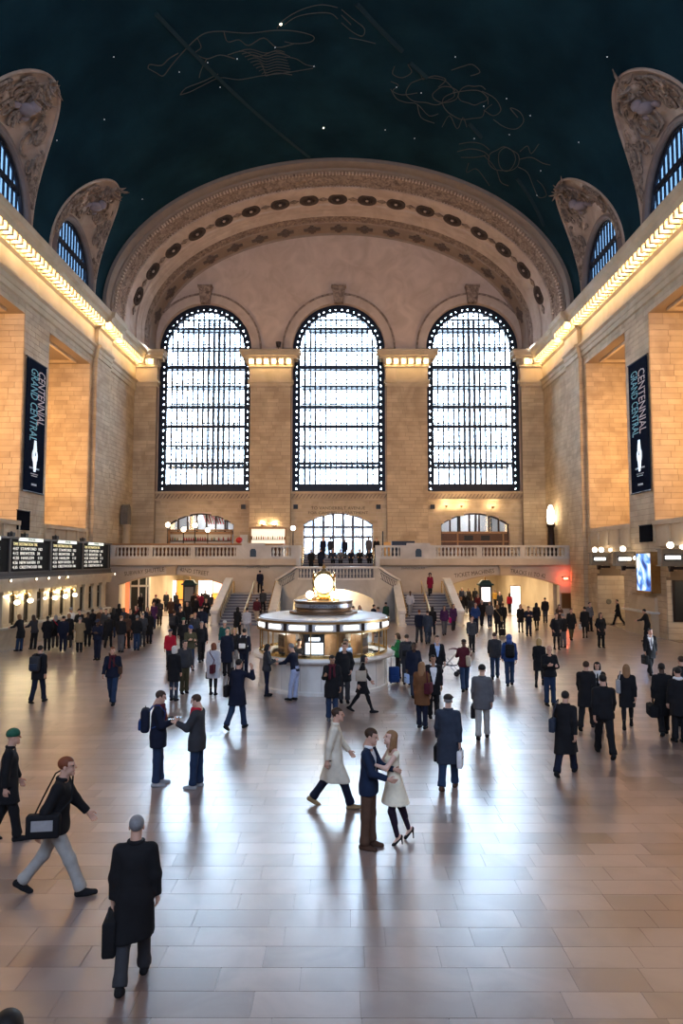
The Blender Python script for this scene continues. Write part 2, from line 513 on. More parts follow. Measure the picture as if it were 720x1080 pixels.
def side_wall(s):
    name = 'wall_left' if s < 0 else 'wall_right'
    mb = MB()
    X0, X1 = s*HW, s*(HW+WD)
    piers = [(49.8, 62.5), (39.4, 42.8), (29.0, 32.4), (YBACK, 22.0)]
    for a, b in piers:
        mb.box(X0, X1, a, b, 0, 23.3)
    blk = []
    for k, (a, b) in enumerate(BAYS):
        c = (a + b) / 2
        outer = [(a, 0.0), (b, 0.0), (b, ZLOW), (a, ZLOW)]
        if s > 0:
            arch = [(c - ARW, 0.02)] + seg_arc(c, ARW, ARS, ARR) + [(c + ARW, 0.02)]
            mb.plate(outer, [arch], lambda u, v: (X0, u, v), (s*WD, 0, 0))
        else:
            mb.prism(outer, lambda u, v: (X0, u, v), (s*WD, 0, 0))
        mb.box(X0, X1, a, b, ZTOPOPEN, 23.3)
        mb.box(X1, s*(HW+WD+0.4), a, b, 0 if s < 0 else ZLOW, 23.3)
    # closed masonry behind the haunch of the great end arch
    mb.box(s*(HW+0.1), s*(HW+0.5), 53.0, 62.5, 23.3, 28.0).box(s*16.5, s*(HW+0.5), 61.05, 61.6, 23.1, 28.0)
    # strip above the cornice between the lunettes
    ys = [YBACK] + [v for c in sorted(LUN) for v in (c - 3.4, c + 3.4)] + [YARCH + 0.4]
    for i in range(0, len(ys), 2):
        mb.box(X0, s*(HW+0.8), ys[i], ys[i+1], 23.3, ZS + 0.05)
    w = struct(mb.build(name, M_JOINT))
    n = (-s, 0, 0)
    CH, LN = 0.34, 1.0
    # pier faces, jambs, lintels
    def face(y0, y1, z0, z1, X=HW, holes=(), clip=None):
        return courses((s*X, y0, z0), (0, 1, 0), (0, 0, 1), n, y1-y0, z1-z0, CH, LN, holes, clip=clip)
    blk += face(39.4, 42.8, 0, 19.6)
    blk += face(49.8, 50.4, 0, 19.6)
    blk += face(53.4, 61.0, 4.5, 19.6)
    blk += face(53.4, 54.0, 0, 4.5)
    blk += face(29.0, 32.4, 0, 19.6)
    for a, b in BAYS[:2]:
        c = (a + b) / 2
        blk += face(a, b, ZTOPOPEN, 19.6)
        blk += courses((s*HW, b, ZLOW), (s, 0, 0), (0, 0, 1), (0, -1, 0), WD, ZTOPOPEN-ZLOW, CH, LN)
        if s > 0:
            R = (ARW**2 + ARR**2) / (2*ARR); zc = ARS + ARR - R
            def clip(vc, segs, R=R, zc=zc, a=a, b=b, c=c):
                if vc < ARS: hw = ARW
                elif vc < ARS + ARR: hw = math.sqrt(max(0, R*R - (vc - zc)**2))
                else: return segs
                return [(0, c - hw - a), (c + hw - a, b - a)]
            blk += face(a, b, 0, 5.2, clip=clip)
            # far reveal of the arch passage
            blk += courses((s*HW, c + ARW, 0), (s, 0, 0), (0, 0, 1), (0, -1, 0), WD, ARS, CH, LN)
    lay(blk, w, 'stone_block', 300, M_BLOCK, M_BLOCKS, 'stone_courses')
    # pilaster under the great arch
    pm = MB().box(s*HW, s*(HW-0.30), 50.4, 53.4, 0, 19.6)
    p = pm.build('pilaster', M_JOINT, w)
    pb = courses((s*(HW-0.30), 50.4, 0), (0, 1, 0), (0, 0, 1), n, 3.0, 19.6, CH, LN)
    pb += courses((s*(HW-0.30), 50.4, 0), (s, 0, 0), (0, 0, 1), (0, -1, 0), 0.30, 19.6, CH, 0.4)
    lay(pb, w, 'stone_block', 60, M_BLOCK, M_BLOCKS, 'stone_courses')
    # recess ceiling frame, parapet with sunk panels, band over the arch
    for a, b in BAYS[:2]:
        MB().box(s*(HW+0.7), s*(HW+0.9), a+0.8, b-0.8, 18.78, 18.97).box(s*(HW+3.2), s*(HW+3.4), a+0.8, b-0.8, 18.78, 18.97)\
            .box(s*(HW+0.9), s*(HW+3.2), a+0.8, a+1.0, 18.78, 18.97).box(s*(HW+0.9), s*(HW+3.2), b-1.0, b-0.8, 18.78, 18.97).build('ceiling_moulding', M_STONE, w)
        par = MB().box(s*HW, s*(HW-0.18), a, b, 5.2, 5.42).box(s*HW, s*(HW-0.18), a, b, 6.42, 6.68)
        k = 4
        for i in range(k + 1):
            y = a + (b - a) * i / k
            par.box(s*HW, s*(HW-0.14), max(a, y-0.16), min(b, y+0.16), 5.42, 6.42)
        par.box(s*HW, s*(HW-0.04), a, b, 5.42, 6.42)
        par.build('parapet', M_STONE, w)
    # plinth of the pier with a pale ledge
    for a, b in ((39.4, 42.8), (29.0, 32.4)):
        MB().box(s*HW, s*(HW-0.45), a-0.15, b+0.15, 0, 1.35).build('plinth', M_STONE, w)
        MB().box(s*HW, s*(HW-0.62), a-0.3, b+0.3, 1.35, 1.45).build('ledge', M_PALE, w)
        MB().box(s*HW, s*(HW-0.2), a-0.08, b+0.08, 1.45, 2.25).build('dado', M_STONE, w)
    return w

wall_left = side_wall(-1)
wall_right = side_wall(1)

# passages behind the arches of the right wall
M_PASS = stone('passage_plaster', (0.50, 0.40, 0.26), (0.66, 0.55, 0.38), 0.7, 0.4, 0.1, None)
for k, (a, b) in enumerate(BAYS[:2]):
    c = (a + b) / 2
    pm = MB().box(HW+WD, 33.0, c+ARW, c+ARW+0.4, 0, 4.6).box(HW+WD, 33.0, c-ARW-0.4, c-ARW, 0, 4.6)
    pm.box(HW+WD, 33.0, c-ARW-0.4, c+ARW+0.4, 4.2, 4.6).box(32.6, 33.0, c-ARW, c+ARW, 0, 4.2)
    w = struct(pm.build('wall_passage', M_PASS))
    MB().box(32.5, 32.6, c-1.2, c+1.2, 0, 2.6).build('doorway_panel', M_BRONZE_DK, w)
    point_light('passage_lamp_light', (21.6, c + 0.2, 3.75), 260, WARMW, 0.2)
    lamp = MB().lathe([(0.0, 0.0), (0.10, 0.02), (0.16, 0.12), (0.05, 0.2), (0.02, 0.42)], (21.6, c + 0.2, 3.80), 12)
    tag(lamp.build('ceiling_lamp', M_BRASSD, smooth=True), 'small brass lamp under the %s track arch in the right wall' % ('farther' if k == 0 else 'nearer'), 'lamp')

# ---------------------------------------------------------------- entablature with its rows of bulbs
PROF = [(0, 19.55), (0.14, 19.62), (0.14, 19.95), (0.20, 20.0), (0.20, 20.3), (0.36, 20.42), (0.36, 20.55), (0.12, 20.66), (0.12, 21.75),
        (0.30, 21.9), (0.34, 22.3), (1.02, 22.36), (1.06, 22.22), (1.10, 22.6), (1.28, 22.75), (1.34, 23.05), (1.34, 23.12), (0.4, 23.22), (0.4, 23.3), (0, 23.3)]
BULB = MB().sphere((0, 0, 0), 0.155, 10, 6, (1, 1, 1.15)).mesh('bulb', M_BULB, smooth='full')
SOCK = MB().lathe([(0.0, 0.0), (0.10, 0.0), (0.12, 0.1), (0.0, 0.1)], (0, 0, 0.12), 8).mesh('socket', M_BRASSD)
def add_bulb(parent, p):
    b = link('bulb', BULB, parent, p)
    return b
M_CORN = stone('cornice_stone', (0.46, 0.36, 0.23), (0.60, 0.48, 0.33), 0.7, 0.5, 0.1, None)
def side_entablature(s, k):
    mb = MB()
    f = lambda e: (lambda o, z: (s*(HW - o - e), 0, z))
    def seg(y0, y1, e):
        mb.prism([(o + e if o > 0 else 0, z) for o, z in PROF], lambda o, z: (s*(HW - o), y0, z), (0, y1-y0, 0))
    seg(YBACK, 50.4, 0.0); seg(50.4, 53.4, 0.26); seg(53.4, 61.0, 0.0)
    t = struct(mb.build('trim_%d' % k, M_CORN))
    br = MB()
    y = 20.0
    while y < 60.2:
        e = 0.26 if 50.4 < y < 53.4 else 0.0
        if y > 50.0 and y < 50.5 or 53.2 < y < 53.7: y += 0.5; continue
        add_bulb(t, (s*(HW - 0.68 - e), y, 22.16))
        br.box(s*(HW - 0.36 - e), s*(HW - 1.0 - e), y + 0.17, y + 0.38, 21.92, 22.34)
        y += 0.55
    br.build('brackets', M_CORN, t)['kind'] = 'stuff'
    return t
trim_left = side_entablature(-1, 1)
trim_right = side_entablature(1, 2)

# added unseen fill lights on the end-bay cornice, brightening arch and tympanum
for s in (-1, 1):
    area_light('cornice_fill_light', (s*(HW - 0.55), 55.3, 23.4), (PI, s*-0.55, 0), 0.4, 4.0, 420, (1.0, 0.82, 0.70))
# warm up-lights standing in the tall wall recesses
for s in (-1, 1):
    for a, b in BAYS[:2]:
        area_light('recess_floodlight', (s*(HW + 2.3), a + 0.25, 12.4), (PI/2, 0, 0), 2.6, 9.5, 800, (1.0, 0.58, 0.25))

# ---------------------------------------------------------------- vault with lunettes
def vpt(phi, y):
    return Vector((-HW*math.cos(phi), y, ZS + VB*math.sin(phi)))
def w_at(phi):
    q = min(phi, PI - phi)
    return LW0*math.sqrt(max(0, 1 - (q/PHITIP)**2)) if q < PHITIP else 0.0

M_SKYC = None
def ceiling_material():
    m, nt, b = _new('painted_sky_ceiling')
    N = nt.nodes.new; L = nt.links.new
    geo = N('ShaderNodeNewGeometry')
    n = N('ShaderNodeTexNoise'); n.inputs['Scale'].default_value = 0.25; n.inputs['Detail'].default_value = 6
    L(geo.outputs['Position'], n.inputs['Vector'])
    r = N('ShaderNodeValToRGB')
    r.color_ramp.elements[0].color = (0.0055, 0.0205, 0.031, 1); r.color_ramp.elements[1].color = (0.012, 0.042, 0.060, 1)
    r.color_ramp.elements[0].position = 0.35; r.color_ramp.elements[1].position = 0.7
    L(n.outputs['Fac'], r.inputs['Fac']); L(r.outputs['Color'], b.inputs['Base Color'])
    b.inputs['Roughness'].default_value = 1.0; b.inputs['Specular IOR Level'].default_value = 0.05
    return m
M_SKYC = ceiling_material()
mb = MB()
cs = sorted(LUN)
phis = sorted(set([PI*i/72 for i in range(73)] + [PHITIP*math.sin(PI/2*i/14) for i in range(15)] + [PI - PHITIP*math.sin(PI/2*i/14) for i in range(15)]))
edges = [(YBACK, None, cs[0])] + [(None, cs[i], cs[i+1]) for i in range(len(cs)-1)] + [(None, cs[-1], YARCH)]
for ei in range(len(cs) + 1):
    P = []
    for ph in phis:
        w = w_at(ph)
        y0 = YBACK if ei == 0 else cs[ei-1] + w
        y1 = YARCH + 0.2 if ei == len(cs) else cs[ei] - w
        m = 8
        P.append([vpt(ph, y0 + (y1-y0)*j/m) for j in range(m+1)])
    mb.grid(P)
ceiling = struct(mb.build('ceiling', M_SKYC, smooth='full'))

# constellation drawings in gold paint on the vault: thin raised strokes
M_GOLDP = mat('faded_gold_paint', (0.085, 0.085, 0.08), 0.9, spec=0.05)
M_BAND = mat('faint_gold_band', (0.022, 0.042, 0.050), 0.9, spec=0.05)
def on_vault(x, y, off=0.03):
    d = ray(x, y)
    A, B = HW - off, VB - off
    # (X/A)^2 + ((Z-ZS)/B)^2 = 1
    ox, oz = CAM.x, CAM.z - ZS
    a = (d.x/A)**2 + (d.z/B)**2; b = 2*(ox*d.x/A**2 + oz*d.z/B**2); c = (ox/A)**2 + (oz/B)**2 - 1
    t = (-b + math.sqrt(max(0, b*b - 4*a*c))) / (2*a)
    return CAM + d*t
def strokes(name, lines, w=0.035, mt=M_GOLDP):
    mb = MB()
    for ln in lines:
        pts = [on_vault(x, y) for x, y in ln]
        # smooth the trace a little
        q = []
        for i in range(len(pts)-1):
            p0 = pts[max(0, i-1)]; p1 = pts[i]; p2 = pts[i+1]; p3 = pts[min(len(pts)-1, i+2)]
            for k in range(4):
                t = k/4
                q.append(0.5*((2*p1) + (p2-p0)*t + (2*p0-5*p1+4*p2-p3)*t*t + (3*p1-p0-3*p2+p3)*t**3))
        q.append(pts[-1])
        mb.tube(q, w, 4, caps=True)
    return mb.build(name, mt, ceiling)
def blob(cx, cy, rx, ry, n=10, a0=0, a1=2*PI, seed=0, jit=0.12):
    r = random.Random(seed)
    return [(cx + rx*math.cos(a0+(a1-a0)*i/n)*(1+r.uniform(-jit, jit)), cy + ry*math.sin(a0+(a1-a0)*i/n)*(1+r.uniform(-jit, jit))) for i in range(n+1)]
# hunter-like figure, upper left
hunter = [[(156,72),(165,77),(172,80),(180,70),(192,56),(208,40),(220,34),(236,33)], [(156,72),(158,68),(170,69),(178,62),(188,56)],
          [(236,33),(262,35),(290,32),(312,33),(330,38),(328,44),(312,46),(300,44)], [(208,40),(212,50),(206,56),(218,62),(232,58),(248,62)],
          [(190,100),(200,97),(214,90),(232,82),(252,84),(275,80),(300,77),(330,72)], [(190,100),(196,93),(214,86),(230,78)],
          [(218,62),(212,74),(210,82)], [(236,33),(240,44),(252,42),(262,48),(278,40),(292,50),(310,46)], [(300,60),(312,62),(322,68),(331,70)],
          [(240,58),(256,54),(272,60),(290,54),(306,60)], [(292,30),(298,22),(310,14),(324,8),(340,5),(356,8)], [(300,26),(312,18),(330,14),(348,14),(356,20)]]
for k in range(9):
    y = 54 + k*3
    hunter.append([(252+k*3, y), (264+k*2, y-2), (280, y+2), (292, y-1), (300+k, y+1)])
strokes('constellation', hunter, 0.03)
twins = [blob(454, 96, 26, 14, 14, seed=1), blob(492, 110, 24, 16, 14, seed=2), blob(500, 100, 16, 10, 12, 0.2, 5.6, seed=3), blob(470, 100, 14, 8, 10, seed=4),
         [(412,94),(418,104),(428,108),(440,110),(452,122),(462,120)], [(412,86),(420,90),(414,96),(424,100),(440,98)], [(416,70),(414,78),(424,82),(434,76),(430,68),(440,74),(446,84)],
         [(476,74),(488,70),(498,68),(506,76),(496,80)], [(520,126),(532,134),(544,136),(552,128),(548,118),(538,114),(546,124)], [(466,134),(474,122),(482,136),(488,124),(492,134)],
         [(440,110),(444,124),(458,130)], [(446,84),(458,80),(470,84),(462,92)], [(508,96),(522,104),(528,116),(520,122),(510,116)]]
strokes('constellation', twins, 0.03)
crab = [blob(531, 168, 16, 12, 12, seed=5), blob(534, 168, 9, 12, 10, seed=6), [(484,152),(496,150),(508,152),(516,158)], [(482,160),(496,157),(510,160),(516,166)], [(486,166),(500,166),(512,164)],
        [(494,172),(492,182),(502,178),(512,190),(516,196)], [(548,160),(556,154),(560,162),(568,152)], [(548,168),(560,166),(572,172),(580,174)], [(546,176),(556,182),(562,196),(568,208),(576,206),(572,196),(566,190)],
        [(524,180),(528,192),(536,196)], [(510,164),(518,172),(524,180)]]
strokes('constellation', crab, 0.03)
strokes('constellation', [[(360,10),(372,20),(384,30),(382,38),(372,34),(360,24)], [(360,16),(370,26)], [(368,40),(380,42),(396,46)]], 0.03)
for pts in ([(164,14),(200,52),(240,92),(282,130),(326,166)], [(376,4),(398,28),(424,54)], [(432,66),(450,82)], [(494,130),(508,145)], [(545,188),(560,210),(574,238)]):
    strokes('zodiac_band', [pts], 0.16, M_BAND)
M_STAR = emis('star_light', (1.0, 0.85, 0.6), 9.0)
M_STAR2 = emis('small_star_light', (0.8, 0.85, 0.9), 1.0)
for (x, y, r) in ((296, 25.5, 0.065), (341, 135, 0.045)):
    MB().sphere(on_vault(x, y, 0.06), r, 8, 6).build('star', M_STAR, ceiling)
rr = random.Random(3)
for (x, y) in [(189,76),(250,62),(232,92),(331,70),(219,66),(290,50),(418,92),(444,98),(510,112),(534,104),(537,142),(559,122),(570,180),(406,137),(437,146),(500,146),(60,148),(110,126),(150,210),(610,150),(640,60),(120,60),(566,206),(480,60)]:
    MB().sphere(on_vault(x, y, 0.05), 0.028, 6, 4).build('star', M_STAR2, ceiling)

# lunettes
M_LUN = stone('lunette_plaster', (0.40, 0.29, 0.225), (0.54, 0.41, 0.33), 0.75, 0.9, 0.1, None, bump=0.1)
M_ROLL = mat('lunette_roll_moulding', (0.23, 0.17, 0.15), 0.7, noise=0.2, scale=2)
def lunette(s, yc, idx):
    def sx(p): return Vector((-s*p[0], p[1], p[2]))          # built for the left (s=-1), mirrored for the right
    def G(t):
        ph = PHITIP*math.sin(t)
        return Vector((-HW*math.cos(ph), yc + LW0*math.cos(t), ZS + VB*math.sin(ph)))
    def Wn(t, r=3.35, off=0.0):
        return Vector((-HW - off, yc + r*math.cos(t), 23.3 + (r + 1.3)*max(0, math.sin(t))**0.75))
    root = struct(empty('window_%d' % idx))
    NT, NU = 88, 26
    P = []
    for i in range(NT+1):
        t = PI*i/NT
        a, b = Wn(t), G(t)
        row = []
        for j in range(NU+1):
            u = j/NU
            p = a.lerp(b, u)
            p.z += 0.35*math.sin(PI*u)*math.sin(t)               # the soffit swells a little
            e = min(1, max(0, (u-0.14)/0.08))*min(1, max(0, (0.86-u)/0.08))*min(1, math.sin(t)*6)
            wd = (b-a).length
            if e > 0 and wd > 0.6:
                nv = mnoise.turbulence(Vector((p.x*0.8, p.y*0.8 + idx*17, p.z*0.8)), 4, False)
                rd = abs(mnoise.noise(Vector((p.x*1.6, p.y*1.6 + idx*9, p.z*1.6))))
                d = e*(0.42*nv + 0.30*(0.35 - rd))
                p += Vector((0.45, 0.0, -0.9)).normalized()*max(0, d)
            row.append(sx(p))
        P.append(row)
    MB().grid(P).build('relief_soffit', M_LUN, root, smooth='full')
    # raised border along the groin
    MB().tube([sx(G(PI*i/48)) for i in range(49)], 0.10, 6).build('groin_moulding', M_LUN, root, smooth=True)
    MB().tube([sx(Wn(PI*i/48, 3.42, -0.02)) for i in range(49)], 0.24, 8).build('roll_moulding', M_ROLL, root, smooth=True)
    # garlands and scrolls in relief
    r = random.Random(idx*5 + 1)
    orn = MB()
    for k in range(64):
        t0 = r.uniform(0.10, 0.90)*PI; u0 = r.uniform(0.22, 0.8)
        a0 = r.uniform(0, 6.28); rad = r.uniform(0.18, 0.5); turns = r.uniform(0.7, 1.4)
        pts = []
        for q in range(12):
            f = q/11; rr_ = rad*(1 - 0.75*f); an = a0 + turns*2*PI*f
            t = min(PI*0.96, max(PI*0.04, t0 + rr_*math.cos(an)*0.33)); u = min(0.88, max(0.12, u0 + rr_*math.sin(an)*0.42))
            p = Wn(t).lerp(G(t), u); p.z += 0.35*math.sin(PI*u)*math.sin(t) - 0.16; p.x += 0.08
            pts.append(sx(p))
        orn.tube(pts, [0.11 - 0.07*q/11 for q in range(12)], 5)
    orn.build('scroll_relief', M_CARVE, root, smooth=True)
    # shield over the crown and the leafy tip
    sh = []
    t = PI/2
    c = Wn(t).lerp(G(t), 0.48); c.z -= 0.12
    MB().sphere(sx(c), 0.62, 14, 8, (0.9, 0.7, 0.45)).sphere(sx(c + Vector((-0.5, 0.55, -0.1))), 0.4, 12, 6, (1.2, 0.5, 0.5)).sphere(sx(c + Vector((-0.5, -0.55, -0.1))), 0.4, 12, 6, (1.2, 0.5, 0.5)).sphere(sx(c + Vector((0.5, 0.0, 0.15))), 0.3, 10, 6).build('cartouche', mat('bluish_plaster', (0.30, 0.24, 0.25), 0.8, noise=0.25, scale=3), root, smooth=True)  # shield in one mottled bluish plaster tone
    tip = G(PI/2)
    lf = MB()
    for k in range(22):
        a = r.uniform(0, 2*PI); el = r.uniform(-0.9, 0.3); ln = r.uniform(0.35, 0.85)
        d = Vector((math.cos(a)*math.cos(el)*0.8 + 0.25, math.sin(a)*math.cos(el), math.sin(el)))
        b0 = tip + Vector((r.uniform(-1.0, 0.1), r.uniform(-0.5, 0.5), -0.15))
        b0.z = min(b0.z, ZS + VB*math.sqrt(max(0, 1-(b0.x/HW)**2)) - 0.1)
        pts = [sx(b0 + d*(ln*q/4) + Vector((0, 0, -0.10*math.sin(q*0.9)))) for q in range(5)]
        lf.tube(pts, [0.05, 0.09, 0.08, 0.05, 0.015], 5)
    lf.build('leaf_crest', M_CARVE, root, smooth=True)
    # glazing
    MB().prism([(yc - 3.4, 23.35)] + [(yc + 3.4*math.cos(PI - PI*i/24), 23.3 + 4.7*math.sin(PI*i/24)**0.75) for i in range(1, 24)] + [(yc + 3.4, 23.35)],
               lambda u, v: (s*(HW + 0.30), u, v), (s*0.03, 0, 0)).build('pane', M_DIMGLASS, root)
    fr = MB()
    for i in range(-6, 7):
        y = yc + i*0.5
        h = 23.3 + 4.6*math.sqrt(max(0.0, 1 - (i*0.5/3.3)**2))**0.75
        if h > 23.5: fr.box(s*(HW+0.20), s*(HW+0.3), y-0.055, y+0.055, 23.3, h)
    fr.build('mullion', M_IRON, root)['kind'] = 'stuff'
    MB().box(s*(HW+0.18), s*(HW+0.32), yc-2.9, yc+2.9, 25.75, 26.1).build('transom', M_IRON, root)
    MB().tube([(s*(HW+0.25), yc + 3.25*math.cos(PI*i/32), 23.3 + 4.5*math.sin(PI*i/32)**0.75 if 0 < i < 32 else 23.3) for i in range(33)], 0.14, 6).build('window_frame', M_IRON, root)
    MB().box(s*(HW-0.05), s*(HW+0.7), yc-3.3, yc+3.3, 23.15, 23.35).build('window_sill', M_STONE, root)
    # reveal of the window between roll moulding and glass
    Pr = [[sx(Wn(PI*i/32, 3.38, o)) for o in (0.0, 0.32)] for i in range(33)]
    MB().grid(Pr).build('reveal', M_ROLL, root, smooth='full')
wi = 4
for s in (-1, 1):
    for yc in LUN:
        lunette(s, yc, wi); wi += 1

# ---------------------------------------------------------------- great end arch
def ring_pt(t, i, y):
    """t in [-e, PI+e]; below the spring the ring drops straight to the cornice"""
    X = (HW - i)*math.cos(min(PI, max(0, t))); Z = ZS + (VB - i)*math.sin(min(PI, max(0, t)))
    if t < 0: Z -= -t*8; X = (HW - i)
    if t > PI: Z -= (t - PI)*8; X = -(HW - i)
    return Vector((X, y, Z))
TS = [-0.14] + [PI*k/160 for k in range(161)] + [PI + 0.14]
def ring_band(name, prof, mt, parent, smooth=True, disp=0.0, freq=3.0):
    P = []
    for t in TS:
        row = []
        for (y, i) in prof:
            if disp and i != prof[0][1] and i != prof[-1][1]:
                p = ring_pt(t, i, y)
                i = i + disp*mnoise.noise(p*freq)
            row.append(ring_pt(t, i, y))
        P.append(row)
    return MB().grid(P).build(name, mt, parent, smooth=smooth)
arch = struct(empty('trim_3'))
ring_band('outer_rim', [(52.0, -0.1), (52.0, 0.28), (52.25, 0.36), (52.6, 0.38), (52.85, 0.34), (52.9, 0.46), (53.1, 0.5)], mat('rim_plaster', (0.24, 0.185, 0.15), 0.75, noise=0.2, scale=1.5), arch)
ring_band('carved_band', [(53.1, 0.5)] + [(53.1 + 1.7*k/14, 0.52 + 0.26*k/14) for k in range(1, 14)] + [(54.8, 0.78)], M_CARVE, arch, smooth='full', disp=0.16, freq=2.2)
ring_band('plain_band', [(54.8, 0.78), (54.85, 0.88), (55.7, 1.0), (55.75, 0.96)], M_ARCH, arch)
ring_band('rosette_band', [(55.75, 0.96), (55.8, 0.88), (57.0, 1.06), (57.05, 1.18)], M_ARCH, arch)
ring_band('fluted_band', [(57.05, 1.18), (57.4, 1.24), (57.42, 1.19), (57.46, 1.25), (57.9, 1.31), (57.92, 1.26), (57.96, 1.33), (58.4, 1.42), (58.42, 1.36), (58.5, 1.42)], M_ARCH, arch)
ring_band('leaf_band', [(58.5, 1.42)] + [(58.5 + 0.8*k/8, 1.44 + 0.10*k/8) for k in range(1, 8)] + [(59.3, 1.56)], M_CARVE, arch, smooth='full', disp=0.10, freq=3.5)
ring_band('inner_band', [(59.3, 1.56), (59.35, 1.64), (60.8, 1.80), (60.85, 1.74), (61.0, 1.95), (61.3, 1.95)], mat('inner_arch_plaster', (0.30, 0.22, 0.17), 0.75, noise=0.2, scale=1.2), arch)
def ring_table(i, y, n=800):
    pts = [ring_pt(PI*k/n, i, y) for k in range(n+1)]
    L = [0.0]
    for k in range(n): L.append(L[-1] + (pts[k+1]-pts[k]).length)
    return L
def ring_t(L, f):
    import bisect
    k = bisect.bisect_left(L, L[-1]*f)
    return PI*min(k, len(L)-1)/(len(L)-1)
def ring_frame(t, i, y, slope):
    """matrix: z axis = into the room, x = along the arch"""
    p = ring_pt(t, i, y)
    tx = (ring_pt(t+0.002, i, y) - ring_pt(t-0.002, i, y)).normalized()
    q = (ring_pt(t, i+slope, y+1.0) - p).normalized()
    nz = tx.cross(q).normalized()
    if nz.z > 0 or (abs(nz.z) < 0.3 and nz.x*p.x > 0): nz = -nz
    M = Matrix((tx, nz.cross(tx), nz)).transposed().to_4x4(); M.translation = p
    return M
# rosettes
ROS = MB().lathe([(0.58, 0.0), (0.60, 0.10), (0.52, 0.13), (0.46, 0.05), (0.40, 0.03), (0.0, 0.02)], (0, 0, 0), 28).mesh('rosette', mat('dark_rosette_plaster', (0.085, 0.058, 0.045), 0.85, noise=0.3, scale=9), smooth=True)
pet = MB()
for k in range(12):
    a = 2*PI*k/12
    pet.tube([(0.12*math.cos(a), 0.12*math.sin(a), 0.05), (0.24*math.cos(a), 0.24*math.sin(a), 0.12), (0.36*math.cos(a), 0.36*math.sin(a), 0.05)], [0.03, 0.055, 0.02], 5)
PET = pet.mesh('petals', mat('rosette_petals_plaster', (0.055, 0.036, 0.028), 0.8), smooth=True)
BTN = MB().sphere((0, 0, 0.10), 0.10, 10, 6, (1, 1, 0.7)).mesh('boss', M_ARCH, smooth=True)
L = ring_table(0.98, 56.4)
for k in range(17):
    f = 0.055 + (1 - 0.11)*k/16
    M = ring_frame(ring_t(L, f), 0.97, 56.4, 0.15)
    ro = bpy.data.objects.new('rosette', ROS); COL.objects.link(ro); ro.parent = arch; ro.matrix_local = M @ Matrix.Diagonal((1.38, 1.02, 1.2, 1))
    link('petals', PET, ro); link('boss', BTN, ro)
    # carved diamond between the rosettes
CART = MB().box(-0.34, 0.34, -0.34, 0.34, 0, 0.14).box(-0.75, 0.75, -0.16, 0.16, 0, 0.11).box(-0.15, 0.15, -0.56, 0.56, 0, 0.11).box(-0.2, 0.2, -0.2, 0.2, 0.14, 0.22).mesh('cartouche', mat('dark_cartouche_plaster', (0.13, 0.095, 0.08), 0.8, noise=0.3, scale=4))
DIAM = MB().prism([(-0.42, 0), (0, -0.22), (0.42, 0), (0, 0.22)], lambda u, v: (u, v, 0.0), (0, 0, 0.09)).mesh('lozenge', M_CARVE)
L2 = ring_table(1.72, 60.1)
for k in range(17):
    f = 0.05 + 0.9*k/16
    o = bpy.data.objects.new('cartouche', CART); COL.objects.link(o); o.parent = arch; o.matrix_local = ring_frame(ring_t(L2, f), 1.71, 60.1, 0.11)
for k in range(18):
    f = 0.055 + 0.89*(k-0.5)/16
    if not 0.01 < f < 0.99: continue
    o = bpy.data.objects.new('lozenge', DIAM); COL.objects.link(o); o.parent = arch; o.matrix_local = ring_frame(ring_t(L, f), 0.97, 56.4, 0.15)
# dentil courses on both edges of the carved band
for (ii, yy) in ((0.52, 53.22), (0.80, 54.78)):
    dm = MB(); Ld = ring_table(ii, yy)
    for k in range(170):
        M = ring_frame(ring_t(Ld, 0.005 + 0.99*k/169), ii, yy, 0.15)
        c = [M @ Vector(p) for p in ((-0.06,-0.11,-0.02),(0.06,-0.11,-0.02),(0.06,0.11,-0.02),(-0.06,0.11,-0.02),(-0.06,-0.11,0.14),(0.06,-0.11,0.14),(0.06,0.11,0.14),(-0.06,0.11,0.14))]
        dm.add(c, [(0,3,2,1),(4,5,6,7),(0,1,5,4),(1,2,6,5),(2,3,7,6),(3,0,4,7)])
    dm.build('dentils', M_ARCH, arch)['kind'] = 'stuff'

# ---------------------------------------------------------------- far wall with the three great windows
WC = [-12.16, 0.0, 12.16]; WHW = 4.2; WZ0, WZS = 10.5, 23.6
def win_outline(c, hw, z0, zs, r, n=32):
    return [(c - hw, z0)] + [(c - hw*math.cos(PI*i/n), zs + r*math.sin(PI*i/n)) for i in range(n+1)] + [(c + hw, z0)]
LOWER = [(-12.35, 2.95, 4.42, 7.6, 0.98), (-0.05, 3.1, 4.42, 7.6, 0.98), (12.2, 3.06, 4.42, 7.6, 0.98)]
outer = [(-HW, 4.3), (HW, 4.3), (HW, 24.0)] + [((HW-1.6)*math.cos(PI*i/60), ZS + (VB-1.6)*math.sin(PI*i/60)) for i in range(61)] + [(-HW, 24.0)]
holes = [win_outline(c, WHW, WZ0, WZS, WHW) for c in WC]
holes += [[(c-h, z0)] + seg_arc(c, h, zs, r) + [(c+h, z0)] for c, h, z0, zs, r in LOWER]
M_TYMP = stone('tympanum_stone', (0.52, 0.385, 0.30), (0.68, 0.525, 0.425), 0.8, 0.55, 0.1, None, bump=0.25)
wall_far = struct(MB().plate(outer, holes, lambda u, v: (u, DW, v), (0, 1.4, 0)).build('wall_far', M_TYMP))
blk = []
PIL = [(-7.95, -4.3), (4.3, 7.95), (-18.4, -16.4), (16.4, 18.4)]
pm = MB()
for a, b in PIL:
    pm.box(a, b, DW-0.5, DW+0.02, 4.45, 21.0)
pm.build('pilasters', M_JOINT, wall_far)['kind'] = 'stuff'
for a, b in PIL:
    blk += courses((a, DW-0.5, 4.5), (1, 0, 0), (0, 0, 1), (0, -1, 0), b-a, 16.4, 0.34, 1.0)
